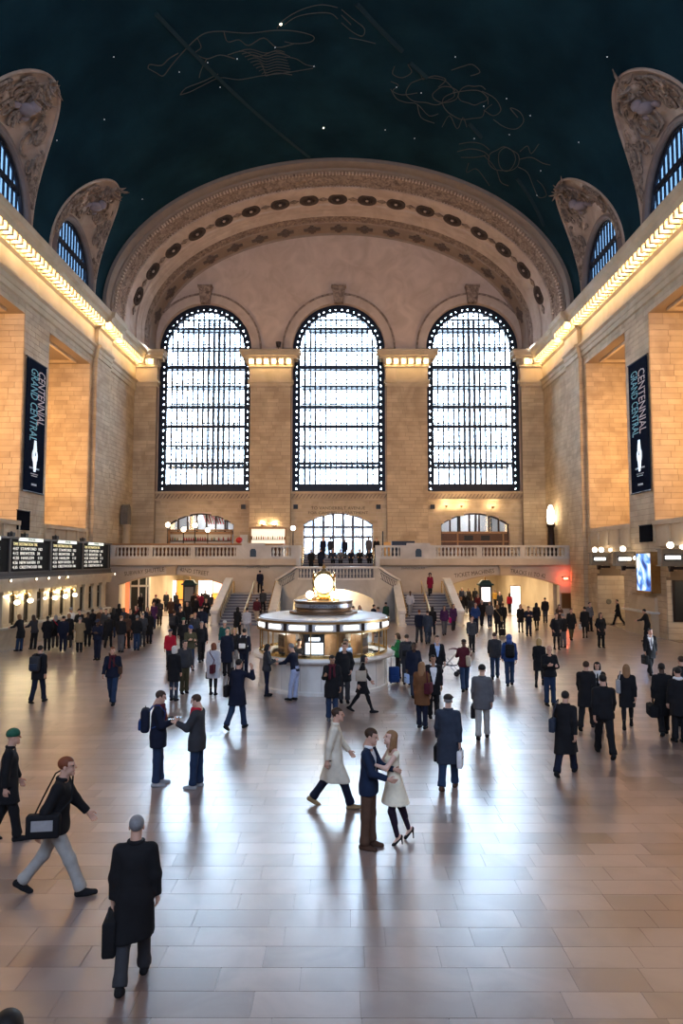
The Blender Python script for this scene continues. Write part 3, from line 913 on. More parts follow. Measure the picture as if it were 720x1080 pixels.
for c, h, z0, zs, r in LOWER:
    a, b = {0: (-16.4, -7.95), 1: (-4.3, 4.3), 2: (7.95, 16.4)}[LOWER.index((c, h, z0, zs, r))]
    R = (h*h + r*r)/(2*r); zc = zs + r - R
    def clip(vc, segs, R=R, zc=zc, a=a, b=b, c=c, h=h, zs=zs, r=r):
        z = vc + 4.5
        if z < zs: hw = h
        elif z < zs + r: hw = math.sqrt(max(0, R*R - (z-zc)**2))
        else: return segs
        return [(0, c-hw-a), (c+hw-a, b-a)]
    blk += courses((a, DW, 4.5), (1, 0, 0), (0, 0, 1), (0, -1, 0), b-a, 5.2, 0.34, 1.0, clip=clip)
lay(blk, wall_far, 'stone_block', 300, M_BLOCK, M_BLOCKS, 'stone_courses')
# pilaster capitals: stacked mouldings with lamps
def capital(a, b, n, k):
    mb = MB()
    for o, z0, z1 in ((0.12, 20.0, 20.3), (0.22, 20.3, 20.55), (0.06, 20.55, 21.75), (0.2, 21.75, 21.95), (0.28, 21.95, 22.36), (0.62, 22.36, 22.62), (0.8, 22.62, 22.9), (0.9, 22.9, 23.15)):
        mb.box(a-o, b+o, DW-0.5-o, DW, z0, z1)
    t = struct(mb.build('trim_%d' % k, M_CORN))
    for i in range(n):
        add_bulb(t, (a - 0.18 + (b-a+0.36)*(i+0.5)/n if n > 2 else a + (b-a)*(i+0.5)/n, DW-1.0, 22.15))
    br = MB()
    for i in range(n + 1):
        x = a - 0.18 + (b-a+0.36)*i/n if n > 2 else a + (b-a)*i/n
        br.box(x-0.12, x+0.12, DW-1.22, DW-0.78, 21.9, 22.37)
    br.build('brackets', M_CORN, t)['kind'] = 'stuff'
    return t
capital(-7.95, -4.3, 6, 4); capital(4.3, 7.95, 6, 5); capital(-18.3, -16.4, 2, 6); capital(16.4, 18.3, 2, 7)
# floodlight standing on a capital
for k, x in enumerate((-5.4,)):
    f = thing('floodlight', 'small dark floodlight on the pilaster capital %s of the middle window' % ('left' if k == 0 else 'right'), 'floodlight', (x, DW-0.95, 23.15))
    MB().box(-0.2, 0.2, -0.12, 0.12, 0, 0.08).box(-0.03, 0.03, -0.03, 0.03, 0.08, 0.3).build('stand', M_BRONZE_DK, f)
    MB().lathe([(0, 0), (0.16, 0.02), (0.26, 0.45), (0.22, 0.45), (0.0, 0.2)], (0, 0, 0.3), 14).build('reflector', M_BRONZE_DK, f, smooth=True)
# window surrounds
def great_window(c, k):
    root = struct(empty('window_%d' % k))
    # archivolt
    ring = [(c - 5.05*math.cos(PI*i/32), WZS + 5.05*math.sin(PI*i/32)) for i in range(33)] + [(c + 4.22*math.cos(PI*i/32), WZS + 4.22*math.sin(PI*i/32)) for i in range(33)]
    MB().prism(ring, lambda u, v: (u, DW-0.16, v), (0, 0.17, 0)).build('archivolt', M_ARCH, root)
    ring = [(c - 5.15*math.cos(PI*i/32), WZS + 5.15*math.sin(PI*i/32)) for i in range(33)] + [(c + 4.98*math.cos(PI*i/32), WZS + 4.98*math.sin(PI*i/32)) for i in range(33)]
    MB().prism(ring, lambda u, v: (u, DW-0.24, v), (0, 0.25, 0)).build('archivolt_bead', M_CARVE, root)
    z = WZS + WHW
    MB().prism([(c-0.42, z-0.05), (c+0.42, z-0.05), (c+0.55, z+1.15), (c+0.6, z+1.4), (c-0.6, z+1.4), (c-0.55, z+1.15)], lambda u, v: (u, DW-0.55, v), (0, 0.55, 0))\
        .box(c-0.66, c+0.66, DW-0.68, DW, z+1.4, z+1.55).box(c-0.4, c+0.4, DW-0.62, DW, z+0.35, z+0.5).build('keystone', M_CARVE, root)
    # sill with fretwork
    MB().box(c-4.3, c+4.3, DW-0.25, DW+0.3, 9.72, 9.85).box(c-4.3, c+4.3, DW-0.32, DW+0.3, 10.32, 10.52).box(c-4.3, c+4.3, DW-0.1, DW, 9.85, 10.32).build('window_sill', M_STONE, root)
    fm = MB(); x = c - 4.2
    while x < c + 4.2:
        fm.bar((x, DW-0.12, 9.9), (x+0.28, DW-0.12, 10.28), 0.07, 0.08); x += 0.33
    fm.build('fretwork', M_CARVE, root)['kind'] = 'stuff'
    # dark lattice border
    yf = DW + 0.55
    def outl(r_in):
        hw = WHW - r_in
        return [(c-hw, WZ0+0.02)] + [(c - hw*math.cos(PI*i/40), WZS + hw*math.sin(PI*i/40)) for i in range(41)] + [(c+hw, WZ0+0.02)]
    def ribbon(r_in, w, yy, dep):
        mb = MB()
        pts = [(c-(WHW-r_in), yy, WZ0)] + [(c - (WHW-r_in)*math.cos(PI*i/40), yy, WZS + (WHW-r_in)*math.sin(PI*i/40)) for i in range(41)] + [(c+(WHW-r_in), yy, WZ0)]
        for i in range(len(pts)-1): mb.bar(pts[i], pts[i+1], w, dep, up=(0, 1, 0))
        return mb
    ribbon(0.10, 0.22, yf, 0.4).build('window_frame', M_IRON, root)
    ribbon(0.62, 0.12, yf, 0.35).build('inner_frame', M_IRON, root)
    def bp2(s_, rin):
        hw = WHW - rin
        if s_ < 1: return (c-hw, WZ0 + (WZS-WZ0)*s_)
        if s_ < 2: return (c - hw*math.cos(PI*(s_-1)), WZS + hw*math.sin(PI*(s_-1)))
        return (c+hw, WZS - (WZS-WZ0)*(s_-2))
    outer_ = [(c-WHW+0.1, WZ0)] + [(c - (WHW-0.1)*math.cos(PI*i/40), WZS + (WHW-0.1)*math.sin(PI*i/40)) for i in range(41)] + [(c+WHW-0.1, WZ0)]
    inner_ = [(c-WHW+0.62, WZ0+0.05)] + [(c - (WHW-0.62)*math.cos(PI*i/40), WZS + (WHW-0.62)*math.sin(PI*i/40)) for i in range(41)] + [(c+WHW-0.62, WZ0+0.05)]
    dia = []
    for i in range(66):
        s0 = 3*(i+0.5)/66; ds = 3*0.20/66
        dia.append([bp2(s0-ds, 0.36), bp2(s0, 0.30), bp2(s0+ds, 0.36), bp2(s0, 0.42)])
    MB().plate(outer_, [inner_] + dia, lambda u, v: (u, yf-0.02, v), (0, 0.06, 0)).build('pierced_border', M_IRON, root)
    lat = MB()
    # zig-zag ornament in the border
    path = []
    zz = WZ0
    n = 34
    for i in range(n): path.append(((c-WHW), WZ0 + (WZS-WZ0)*i/n, 0))
    def bpt(s, rin):
        """s along border: 0..1 left leg, 1..2 arch, 2..3 right leg"""
        hw = WHW - rin
        if s < 1: return (c-hw, yf, WZ0 + (WZS-WZ0)*s)
        if s < 2: a = PI*(s-1); return (c - hw*math.cos(a), yf, WZS + hw*math.sin(a))
        return (c+hw, yf, WZS - (WZS-WZ0)*(s-2))
    n = 96
    for i in range(n):
        s0, s1 = 3*i/n, 3*(i+1)/n
        lat.bar(bpt(s0, 0.16), bpt(s1, 0.58), 0.055, 0.06); lat.bar(bpt(s0, 0.58), bpt(s1, 0.16), 0.055, 0.06)
    lat.build('frame_lattice', M_IRON, root)['kind'] = 'stuff'
    # transoms
    def half(z, rin=0.62):
        hw = WHW - rin
        return hw if z <= WZS else math.sqrt(max(0, hw*hw - (z-WZS)**2))
    tz = [(10.9, 0.75), (13.15, 0.20), (14.75, 0.14), (16.5, 0.24), (18.3, 0.24), (20.2, 0.14), (22.0, 0.34), (23.8, 0.14), (25.6, 0.22), (26.45, 0.10)]
    ts = []
    for z, th in tz:
        h = half(z)
        if h < 0.3: continue
        MB().box(c-h, c+h, yf-0.14, yf+0.22, z-th/2, z+th/2).build('transom', M_IRON, root)
        ts.append(z)
    # thin doubled rails above each transom
    rails = MB()
    for z, th in tz[1:]:
        for dz in (0.34, -0.28):
            h = half(z + dz)
            if h > 0.4: rails.box(c-h, c+h, yf-0.03, yf+0.05, z+dz-0.05, z+dz+0.05)
    z = 12.7; h = half(z)
    rails.box(c-h, c+h, yf-0.03, yf+0.05, z-0.04, z+0.04)
    rails.build('glazing_rail', M_IRON, root)['kind'] = 'stuff'
    # little cusped heads over the bottom lights
    cus = MB(); ncol = 15; iw = 2*(WHW-0.62)/ncol
    for i in range(ncol):
        x0 = c - (WHW-0.62) + iw*i
        cus.tube([(x0 + iw/2 - (iw/2)*math.cos(PI*k/6), yf, 12.72 + 0.30*math.sin(PI*k/6)) for k in range(7)], 0.045, 4)
        cus.sphere((x0, yf, 12.95), 0.09, 6, 4)
    cus.build('tracery', M_IRON, root)['kind'] = 'stuff'
    for i in range(1, ncol):
        x = c - (WHW-0.62) + iw*i
        h2 = WZS + math.sqrt(max(0.0, (WHW-0.62)**2 - (x-c)**2))
        MB().box(x-0.075, x+0.075, yf-0.06, yf+0.10, 11.2, h2).build('mullion', M_IRON, root)
    # panes
    zs_ = [11.28] + [z for z, th in tz[1:7]]
    for r_ in range(len(zs_)-1):
        for i in range(ncol):
            x0 = c - (WHW-0.62) + iw*i
            link('pane', PANE, root, (x0, yf + 0.02, zs_[r_]), 0, (iw, 0.02, zs_[r_+1]-zs_[r_]))
    top = [(c-(WHW-0.62), 22.0)] + [(c - (WHW-0.62)*math.cos(PI*i/32), WZS + (WHW-0.62)*math.sin(PI*i/32)) for i in range(33)] + [(c+(WHW-0.62), 22.0)]
    MB().prism(top, lambda u, v: (u, yf+0.02, v), (0, 0.02, 0)).build('pane', M_SKYGLASS, root)
    # the second, outer glazing a gangway's width behind
    y2 = yf + 1.9
    out2 = MB()
    for i in range(1, 2*ncol, 1):
        x = c - (WHW-0.62) + iw*i/2
        h2 = WZS + math.sqrt(max(0.0, (WHW-0.62)**2 - (x-c)**2))
        out2.box(x-0.04, x+0.04, y2, y2+0.08, 10.4, h2)
    z = 10.6
    while z < 27.2:
        h = half(z)
        if h > 0.3: out2.box(c-h, c+h, y2, y2+0.08, z-0.035, z+0.035)
        z += 0.6
    for z in (12.9, 14.9, 16.8, 18.6, 20.4, 22.3, 24.1, 25.8):
        out2.box(c-half(z), c+half(z), y2-1.2, y2+0.05, z-0.05, z+0.05)     # glass-floored gangways
    out2.build('outer_glazing_bars', M_IRON, root)['kind'] = 'stuff'
    return root
PANE = MB().box(0, 1, 0, 1, 0, 1).mesh('pane', M_SKYGLASS)
for k, c in enumerate(WC): great_window(c, k + 1)
# black grilles on the far wall
for k, x in enumerate((-8.55, -3.85, 3.55, 8.4)):
    yy = DW - 0.10
    MB().box(x-0.2, x+0.2, yy, DW+0.02, 8.95, 9.35).build('loudspeaker_grille', M_BLACK, wall_far)

# chandeliers in the galleries nearer the viewer (outside the picture, they light the hall)
def chandelier(x, y, z, label):
    t = thing('chandelier', label, 'chandelier', (x, y, z))
    MB().lathe([(0, -1.2), (0.5, -1.0), (1.1, -0.3), (1.25, 0.1), (1.0, 0.25), (0.4, 0.5), (0.1, 1.2), (0.0, 1.2)], (0, 0, 0), 24).build('bowl', M_BRASS, t, smooth=True)
    MB().tube([(0, 0, 1.2), (0, 0, ZTOPOPEN - z)], 0.05, 6).build('chain', M_BRASSD, t)
    for k in range(16):
        a = 2*PI*k/16
        MB().sphere((1.42*math.cos(a), 1.42*math.sin(a), 0.1), 0.13, 8, 6).build('globe', M_BULB, t)
    point_light('chandelier_light', (x, y, z - 1.9), 1000, (1.0, 0.76, 0.48), 0.7)
for s in (-1, 1):
    chandelier(s*20.2, 25.5, 14.0, 'gilt chandelier with ring of globes in the %s gallery' % ('left' if s < 0 else 'right'))
# ---------------------------------------------------------------- closing wall behind the viewer
struct(MB().plate([(-HW-4, 0), (HW+4, 0), (HW+4, 40), (-HW-4, 40)], [win_outline(c, WHW, WZ0, WZS, WHW, 16) for c in WC], lambda u, v: (u, YBACK, v), (0, -0.8, 0)).build('wall_back', M_STONE))
for k, c in enumerate(WC):
    root = struct(empty('window_%d' % (13 + k)))
    for i in range(1, 8): MB().box(c-WHW+i*WHW/4-0.06, c-WHW+i*WHW/4+0.06, YBACK-0.5, YBACK-0.35, WZ0, WZS+2.6).build('mullion', M_IRON, root)
    for z in (12.6, 15.0, 17.4, 19.8, 22.2, 24.6): MB().box(c-WHW+0.1, c+WHW-0.1, YBACK-0.5, YBACK-0.35, z-0.1, z+0.1).build('transom', M_IRON, root)
    MB().prism(win_outline(c, WHW, WZ0, WZS, WHW, 16), lambda u, v: (u, YBACK-0.45, v), (0, 0.02, 0)).build('pane', M_EASTGLASS, root)

# ================================================================ WEST BALCONY AND STAIRS
YB = 54.2
def bx(x, Y=54.0, y=580): return atY(x, y, Y).x
M_WALLB = stone('balcony_wall_stone', (0.46, 0.38, 0.29), (0.60, 0.51, 0.40), 0.6, 0.4, 0.1, None, spec=0.4)
PAS = [(-13.15, 4.15, 2.45, 0.75), (13.15, 4.3, 2.40, 0.80)]
outer = [(-HW, 0.0), (HW, 0.0), (HW, 4.12), (-HW, 4.12)]
holes = [[(c-h, 0.02)] + seg_arc(c, h, zs, r) + [(c+h, 0.02)] for c, h, zs, r in PAS]
wall_balcony = struct(MB().plate(outer, holes, lambda u, v: (u, YB, v), (0, 0.7, 0)).build('wall_balcony', M_WALLB))
# archivolt lip and brackets
for c, h, zs, r in PAS:
    a0 = seg_arc(c, h, zs, r); a1 = seg_arc(c, h + 0.18, zs, r + 0.10)
    MB().prism(a1 + a0[::-1], lambda u, v: (u, YB-0.05, v), (0, 0.06, 0)).build('arch_moulding', M_STONE, wall_balcony)
    MB().box(c-0.38, c+0.38, YB-0.22, YB, zs+r+0.02, 4.0).box(c-0.48, c+0.48, YB-0.3, YB, 3.78, 4.0).build('keystone', M_STONE, wall_balcony)
# engraved names over the arches
M_CUT = mat('engraved_lettering', (0.10, 0.075, 0.055), 0.9)
def wall_text(s, x0, y0, x1, y1, hpx, Y=YB-0.012):
    a = atY(x0, y0, Y); b = atY(x1, y1, Y)
    c = (a + b)/2; d = b - a
    text_obj(s, hpx/px_size(c)*1.35, M_CUT, frame_m(c, d, Vector((-d.z, 0, d.x))), wall_balcony, 'engraved_lettering', width=d.length)
wall_text('SUBWAY SHUTTLE', 131, 605.5, 173, 600.5, 4.6)
wall_text('42ND STREET', 189.5, 600.8, 220, 605.2, 4.6)
wall_text('TICKET MACHINES', 479, 607.5, 521, 602, 4.6)
wall_text('TRACKS 11 TO 42', 538, 602.3, 575, 607.8, 4.6)
wall_text('DINING CONCOURSE', 260, 598.5, 284, 598.5, 2.2)
wall_text('DINING CONCOURSE', 423, 599.5, 448, 599.5, 2.2)
def far_text(s, x0, y0, x1, y1, hpx):
    a = atY(x0, y0, DW-0.05); b = atY(x1, y1, DW-0.05); c = (a+b)/2; d = b-a
    text_obj(s, hpx/px_size(c)*1.35, M_CUT, frame_m(c, d, Vector((-d.z, 0, d.x))), wall_far, 'engraved_lettering', width=d.length)
far_text('TO VANDERBILT AVENUE', 328, 536.0, 385, 536.0, 3.4)
far_text('FOR CAMPBELL APARTMENT', 325, 541.0, 388, 541.0, 3.0)

# balcony slab, cornice band and balustrade
slab = MB().box(-HW, -2.9, 53.9, DW, 4.12, 4.5).box(2.9, HW, 53.9, DW, 4.12, 4.5).box(-2.9, 2.9, 55.2, DW, 4.12, 4.5)
slab.box(-HW, -2.9, 53.75, 53.9, 4.0, 4.32).box(2.9, HW, 53.75, 53.9, 4.0, 4.32)
balcony = struct(slab.build('floor_balcony', M_WALLB))
def bal_profile():
    return [(0.0, 0), (0.09, 0), (0.09, 0.06), (0.05, 0.10), (0.10, 0.26), (0.085, 0.36), (0.045, 0.52), (0.08, 0.56), (0.08, 0.62), (0.0, 0.62)]
BALU = MB().lathe(bal_profile(), (0, 0, 0), 8).mesh('baluster', M_PALE, smooth=True)
def balustrade(label, groups, x_from, x_to, plaque=None, Y=54.1):
    """groups: pixel ranges of the open baluster runs"""
    t = thing('balustrade', label, 'balustrade', ((x_from + x_to)/2, Y, 4.5))
    ox = (x_from + x_to)/2
    def B(mb): return mb
    L_ = lambda x: x - ox
    MB().box(L_(x_from), L_(x_to), -0.22, 0.22, 0.0, 0.2).build('base', M_PALE, t)
    MB().box(L_(x_from), L_(x_to), -0.24, 0.24, 0.9, 1.06).build('handrail', M_PALE, t)
    prev = x_from
    ped = []
    for g0, g1 in groups:
        a, b = bx(g0), bx(g1)
        ped.append((prev, a)); prev = b
        n = max(3, round((b-a)/0.30))
        for i in range(n):
            link('baluster', BALU, t, (L_(a + (b-a)*(i+0.5)/n), 0, 0.2), 0, (1, 1, 1.13))
    ped.append((prev, x_to))
    for a, b in ped:
        if b - a > 0.05: MB().box(L_(a), L_(b), -0.2, 0.2, 0.2, 0.9).build('pedestal', M_PALE, t)
    if plaque:
        x = L_(bx(plaque))
        MB().prism([(x-0.24, 0.15), (x+0.24, 0.15), (x+0.24, 0.62), (x+0.14, 0.78), (x-0.14, 0.78), (x-0.24, 0.62)], lambda u, v: (u, -0.25, v), (0, 0.06, 0)).build('plaque', mat('slate_blue_plaque', (0.03, 0.05, 0.075), 0.4), t)
        MB().box(x-0.9, x+0.9, -0.26, 0.26, 1.06, 1.24).build('parapet_cap', M_PALE, t)
    return t
balustrade('pale stone balustrade of the far balcony left of the middle steps', [(100, 118), (122, 157), (161, 201), (206, 249), (286, 307)], -HW+0.02, -2.95, 267)
balustrade('pale stone balustrade of the far balcony right of the middle steps', [(402, 422), (459.5, 502.5), (508, 548), (553, 595)], 2.95, HW-0.02, 441)

# ---------------------------------------------------------------- stairs
M_STEP = stone('grey_marble_step', (0.33, 0.31, 0.32), (0.46, 0.44, 0.44), 0.4, 0.8, 0.1, None, spec=0.5, bump=0.0)
M_NOSE = mat('dark_step_riser', (0.15, 0.14, 0.16), 0.6)
def stair_flight(label, s):
    t = thing('staircase', label, 'stairs', (s*6.3, 46.6, 0))
    x0, x1 = -1.72, 1.72
    n, tr, rs = 11, 0.47, 0.17
    for i in range(n):
        st = MB().box(x0, x1, i*tr, 7.6, i*rs, (i+1)*rs - 0.035).build('riser', M_NOSE, t)
        MB().box(x0, x1, i*tr - 0.03, (i+1)*tr + 0.02, (i+1)*rs - 0.035, (i+1)*rs).build('tread', M_STEP, t)
    MB().box(x0, x1, n*tr, 7.6, n*rs - 0.035, n*rs).build('landing', M_STEP, t)
    # outer parapet (white marble, sloping)
    for side in (-1, 1):
        xx = side*1.95
        prof = [(-0.5, 0.0), (-0.5, 0.95), (0.1, 1.05), (4.9, 2.78), (5.6, 2.95), (5.6, 0.0)]
        MB().prism(prof, lambda u, v: (xx-0.22, u, v), (0.44, 0, 0)).build('parapet', M_PALE, t)
        cap = MB()
        pr = [(-0.58, 0.98), (0.1, 1.10), (4.9, 2.83), (5.65, 3.0)]
        for i in range(len(pr)-1):
            cap.bar((xx, pr[i][0], pr[i][1]), (xx, pr[i+1][0], pr[i+1][1]), 0.56, 0.14)
        cap.build('parapet_cap', M_WHITE, t)
        # newel scroll
        MB().lathe([(0, 0), (0.3, 0), (0.3, 0.12), (0.22, 0.18), (0.22, 0.8), (0.3, 0.86), (0.3, 1.02), (0.0, 1.1)], (xx, -0.42, 0), 14).build('newel', M_WHITE, t, smooth=True)
        # brass handrail with its loop at the foot
        xr = xx - side*0.36
        MB().tube([(xr, 0.1, 0.55), (xr, -0.1, 0.7), (xr, 0.0, 0.9), (xr, 0.3, 1.05), (xr, 5.1, 2.77), (xr, 5.6, 2.8), (xr, 5.6, 1.9)], 0.035, 6).build('wall_handrail', M_BRASS, t, smooth=True)
    hr = MB().tube([(0, 0.0, 0.9), (0, 5.2, 2.8)], 0.07, 8)
    hr.build('middle_handrail', mat('pale_brass_rail', (0.78, 0.66, 0.42), 0.3, 0.6), t, smooth=True)
    posts = []
    for i in range(4):
        y = 0.25 + 1.6*i
        MB().tube([(0, y, 0.17*int(y/0.47)), (0, y, 0.9 + y*0.365)], 0.03, 6).build('rail_post', M_BRASSD, t)
    return t
stair_flight('grey marble staircase with pale parapets, left of the clock booth', -1)
stair_flight('grey marble staircase with pale parapets, right of the clock booth', 1)

# curved wall between the stairs with its niche, and the upper steps
def bow(x):
    """plan of the bowed front"""
    return 47.9 + 2.9*(abs(x)/4.45)**2
def top_z(x):
    a = abs(x)
    if a < 2.9: return 3.82
    return 3.82 - 0.95*min(1, (a-2.9)/1.5)**0.8
NX = [-4.4 + 8.8*i/56 for i in range(57)]
def niche_z(x):
    c, h, zs, r = -0.25, 2.9, 1.55, 0.85
    R = (h*h + r*r)/(2*r); zc = zs + r - R
    if abs(x-c) >= h: return 0.0
    return zc + math.sqrt(R*R - (x-c)**2)
fw = MB()
lo, hi = [], []
for x in NX:
    zb = niche_z(x)
    lo.append((x, zb)); hi.append((x, top_z(x)))
P0 = [[Vector((x, bow(x), zb)) for x, zb in lo], [Vector((x, bow(x), zt)) for x, zt in hi]]
P1 = [[p + Vector((0, 0.45, 0)) for p in P0[0]], [p + Vector((0, 0.45, 0)) for p in P0[1]]]
fw.grid([[P0[0][j], P0[1][j]] for j in range(57)]); fw.grid([[P1[0][j], P1[1][j]] for j in range(57)])
fw.grid([[P0[1][j], P1[1][j]] for j in range(57)]); fw.grid([[P0[0][j], P1[0][j]] for j in range(57)])
bowed = struct(fw.build('wall_bowed', M_PALE, smooth=True))
cap = MB()
for j in range(56):
    a, b = P0[1][j] + Vector((0, 0.22, 0.06)), P0[1][j+1] + Vector((0, 0.22, 0.06))
    cap.bar(a, b, 0.62, 0.14)
cap.build('parapet_cap', M_WHITE, bowed)
BALS = MB().lathe([(r*0.95, h) for r, h in bal_profile()], (0, 0, 0), 8).mesh('baluster', M_PALE, smooth=True)
for i in range(22):
    x = -2.6 + 4.9*i/21
    link('baluster', BALS, bowed, (x, bow(x)-0.02, 3.16), 0, (1, 1, 1.0))
MB().grid([[Vector((-2.75 + 5.3*i/30, bow(-2.75+5.3*i/30) - 0.012, z)) for z in (3.14, 3.80)] for i in range(31)]).build('baluster_shade', mat('painted_recess_shade', (0.10, 0.11, 0.14), 0.9), bowed)  # flat dark sheet, shade between the balusters put into its colour
MB().grid([[Vector((-2.85 + 5.5*i/30, bow(-2.85+5.5*i/30) - 0.06, z)) for z in (3.02, 3.14)] for i in range(31)]).build('string_course', M_WHITE, bowed)
# iron scroll panels on the curved shoulders
M_RAIL = mat('grey_iron', (0.14, 0.15, 0.17), 0.5, 0.5)
for s in (-1, 1):
    r = MB()
    for i in range(6):
        xa = s*(3.1 + 0.2*i); xb = s*(3.3 + 0.2*i)
        for dz in (-0.12, -0.55):
            r.bar((xa, bow(xa)-0.04, top_z(xa)+dz), (xb, bow(xb)-0.04, top_z(xb)+dz), 0.03)
        r.bar((xa, bow(xa)-0.04, top_z(xa)-0.12), (xb, bow(xb)-0.04, top_z(xb)-0.55), 0.025)
    r.build('scroll_panel', M_RAIL, bowed)
# niche interior: ramp hall behind, warm lit
M_NICHE = stone('niche_plaster', (0.60, 0.47, 0.30), (0.72, 0.58, 0.40), 0.7, 0.3, 0.1, None)
nm = MB().box(-3.4, 3.0, 52.2, 52.4, 0, 2.7).box(-3.4, -3.2, 49.75, 52.2, 0, 2.7).box(2.75, 3.0, 49.5, 52.2, 0, 2.7).box(-3.4, 3.0, 49.75, 52.4, 2.55, 2.7).box(-2.0, 1.6, 48.75, 49.8, 2.55, 2.7)
niche = struct(nm.build('wall_niche', M_NICHE))
MB().prism([(0.6, 0.0), (2.6, 0.0), (2.6, 1.0)] + [(2.6 - 2.0*i/8, 1.0 + 0.55*math.sin(PI*i/8*0.9)) for i in range(1, 8)] + [(0.6, 1.0)], lambda u, v: (u, 52.15, v), (0, 0.08, 0)).build('doorway_panel', mat('grey_green_door', (0.16, 0.19, 0.18), 0.6), niche)
point_light('niche_lamp_light', (-0.2, 50.3, 2.2), 520, (1.0, 0.80, 0.52), 0.3)
# upper landing and steps to the balcony doors
mid = thing('staircase', 'short upper flight of steps below the balcony doors', 'stairs', (0, 51.2, 0))
MB().box(-4.0, 4.0, 0.0, 1.2, 0.0, 2.7).build('landing', M_STEP, mid)
for i in range(9):
    MB().box(-2.9, 2.9, 0.9 + i*0.34, 4.0, 2.7 + i*0.2, 2.7 + (i+1)*0.2 - 0.04).build('riser', M_NOSE, mid)
    MB().box(-2.9, 2.9, 0.87 + i*0.34, 0.9 + (i+1)*0.34, 2.7 + (i+1)*0.2 - 0.04, 2.7 + (i+1)*0.2).build('tread', M_STEP, mid)
for s in (-1, 1):
    MB().box(s*2.9, s*3.2, 1.2, 2.55, 2.0, 4.6).build('side_wall', M_PALE, mid)
    MB().tube([(s*2.75, 1.0, 3.5), (s*2.75, 3.6, 5.4), (s*2.75, 4.0, 5.4)], 0.03, 6).build('handrail', M_BRASS, mid)

# ---------------------------------------------------------------- passages under the balcony
M_PASSW = stone('passage_wall', (0.56, 0.46, 0.31), (0.70, 0.59, 0.42), 0.65, 0.3, 0.1, None)
for s, nm_ in ((-1, 'left'), (1, 'right')):
    xa, xb = s*8.5, s*18.2
    pm = MB().box(xa, s*8.2, YB+0.7, 80, 0, 3.9).box(xb, s*18.5, YB+0.7, 80, 0, 3.9).box(s*8.2, s*18.5, 80, 80.4, 0, 3.9).box(s*8.2, s*18.5, YB+0.7, 80.4, 3.75, 4.1)
    w = struct(pm.build('wall_passage_%s' % nm_, M_PASSW))
    for k, yy in enumerate((58, 65, 73)):
        area_light('passage_ceiling_light', (s*13.2, yy, 3.68), (0, 0, 0), 6.0, 3.0, 500 if s < 0 else 420, (1.0, 0.80, 0.52))
# shop fronts at the end of the left passage
M_SHOPR = emis('pink_lit_shop_panel', (1.0, 0.45, 0.36), 1.5)
M_SHOPW = emis('white_lit_shop_panel', (1.0, 0.93, 0.84), 2.6)
M_SHOPO = emis('orange_lit_shop_sign', (1.0, 0.36, 0.06), 0.62)
def on_plane(x0, y0, x1, y1, Y):
    a = atY(x0, y1, Y); b = atY(x1, y0, Y)
    return a.x, b.x, a.z, b.z
def lit_panel(name, lab, cat, x0, y0, x1, y1, Y, mt, dep=0.12):
    a, b, c, d = on_plane(x0, y0, x1, y1, Y)
    t = thing(name, lab, cat, ((a+b)/2, Y, c))
    w, h = (b-a), (d-c)
    MB().box(-w/2, w/2, -0.02, 0.0, 0.03, h-0.03).build('lit_face', mt, t)
    MB().box(-w/2-0.05, w/2+0.05, 0, dep, -0.02, h+0.05).build('casing', M_BRASSD, t)
    return t
lit_panel('shop_window', 'bright white shop window deep in the 42nd Street passage', 'shop window', 209, 612, 224, 640, 76, M_SHOPW)
lit_panel('shop_window', 'white lit shop window beside the orange panel in the left passage', 'shop window', 174, 612, 186, 636, 75, M_SHOPW)
lit_panel('shop_sign', 'pink glowing shop panel at the right end of the left passage', 'sign', 224.5, 612, 234, 630, 75.5, M_SHOPR)
lit_panel('shop_sign', 'orange shop sign left of the dark kiosk in the left passage', 'sign', 186.5, 612, 193, 632, 75.2, M_SHOPO)
lit_panel('shop_sign', 'orange shop sign low beside the left stair parapet', 'sign', 224, 626, 231, 632, 74.5, M_SHOPO)
# glazed shop door at the left of the left passage
def shop_door():
    a, b, c, d = on_plane(136, 612, 158, 656, 57.5)
    t = thing('shop_entrance', 'glazed shop door with transom lights left inside the subway passage', 'shop front', ((a+b)/2, 57.5, 0))
    w = b-a; h = 3.1
    for x in (-w/2, -w/2+0.7, -w/2+1.35, w/2-0.1):
        MB().box(x, x+0.12, -0.06, 0.06, 0, h).build('post', M_WHITE, t)
    MB().box(-w/2, w/2, -0.06, 0.06, 2.15, 2.32).build('transom', M_WHITE, t)
    MB().box(-w/2, w/2, -0.06, 0.06, h-0.1, h).build('head', M_WHITE, t)
    for x, x2 in ((-w/2+0.12, -w/2+0.7), (-w/2+0.82, -w/2+1.35), (-w/2+1.47, w/2-0.1)):
        MB().box(x, x2, -0.01, 0.01, 0.1, 2.15).build('pane', mat('dark_shop_glass', (0.03, 0.035, 0.035), 0.1), t)
        MB().box(x, x2, -0.01, 0.01, 2.32, h-0.1).build('pane', mat('dark_shop_glass', (0.03, 0.035, 0.035), 0.1), t)
    MB().box(-w/2-0.35, -w/2, -0.1, 0.1, 0, h).build('lit_red_jamb', emis('red_lit_jamb', (1.0, 0.25, 0.10), 0.6), t)
shop_door()
lit_panel('poster_case', 'tall white lit poster case on the wall of the right passage', 'poster', 539, 618, 548, 646, 62, M_SHOPW)
MB().box(17.2, 17.7, YB+0.8, 56.2, 0, 3.75).build('column', M_STONE, wall_balcony)

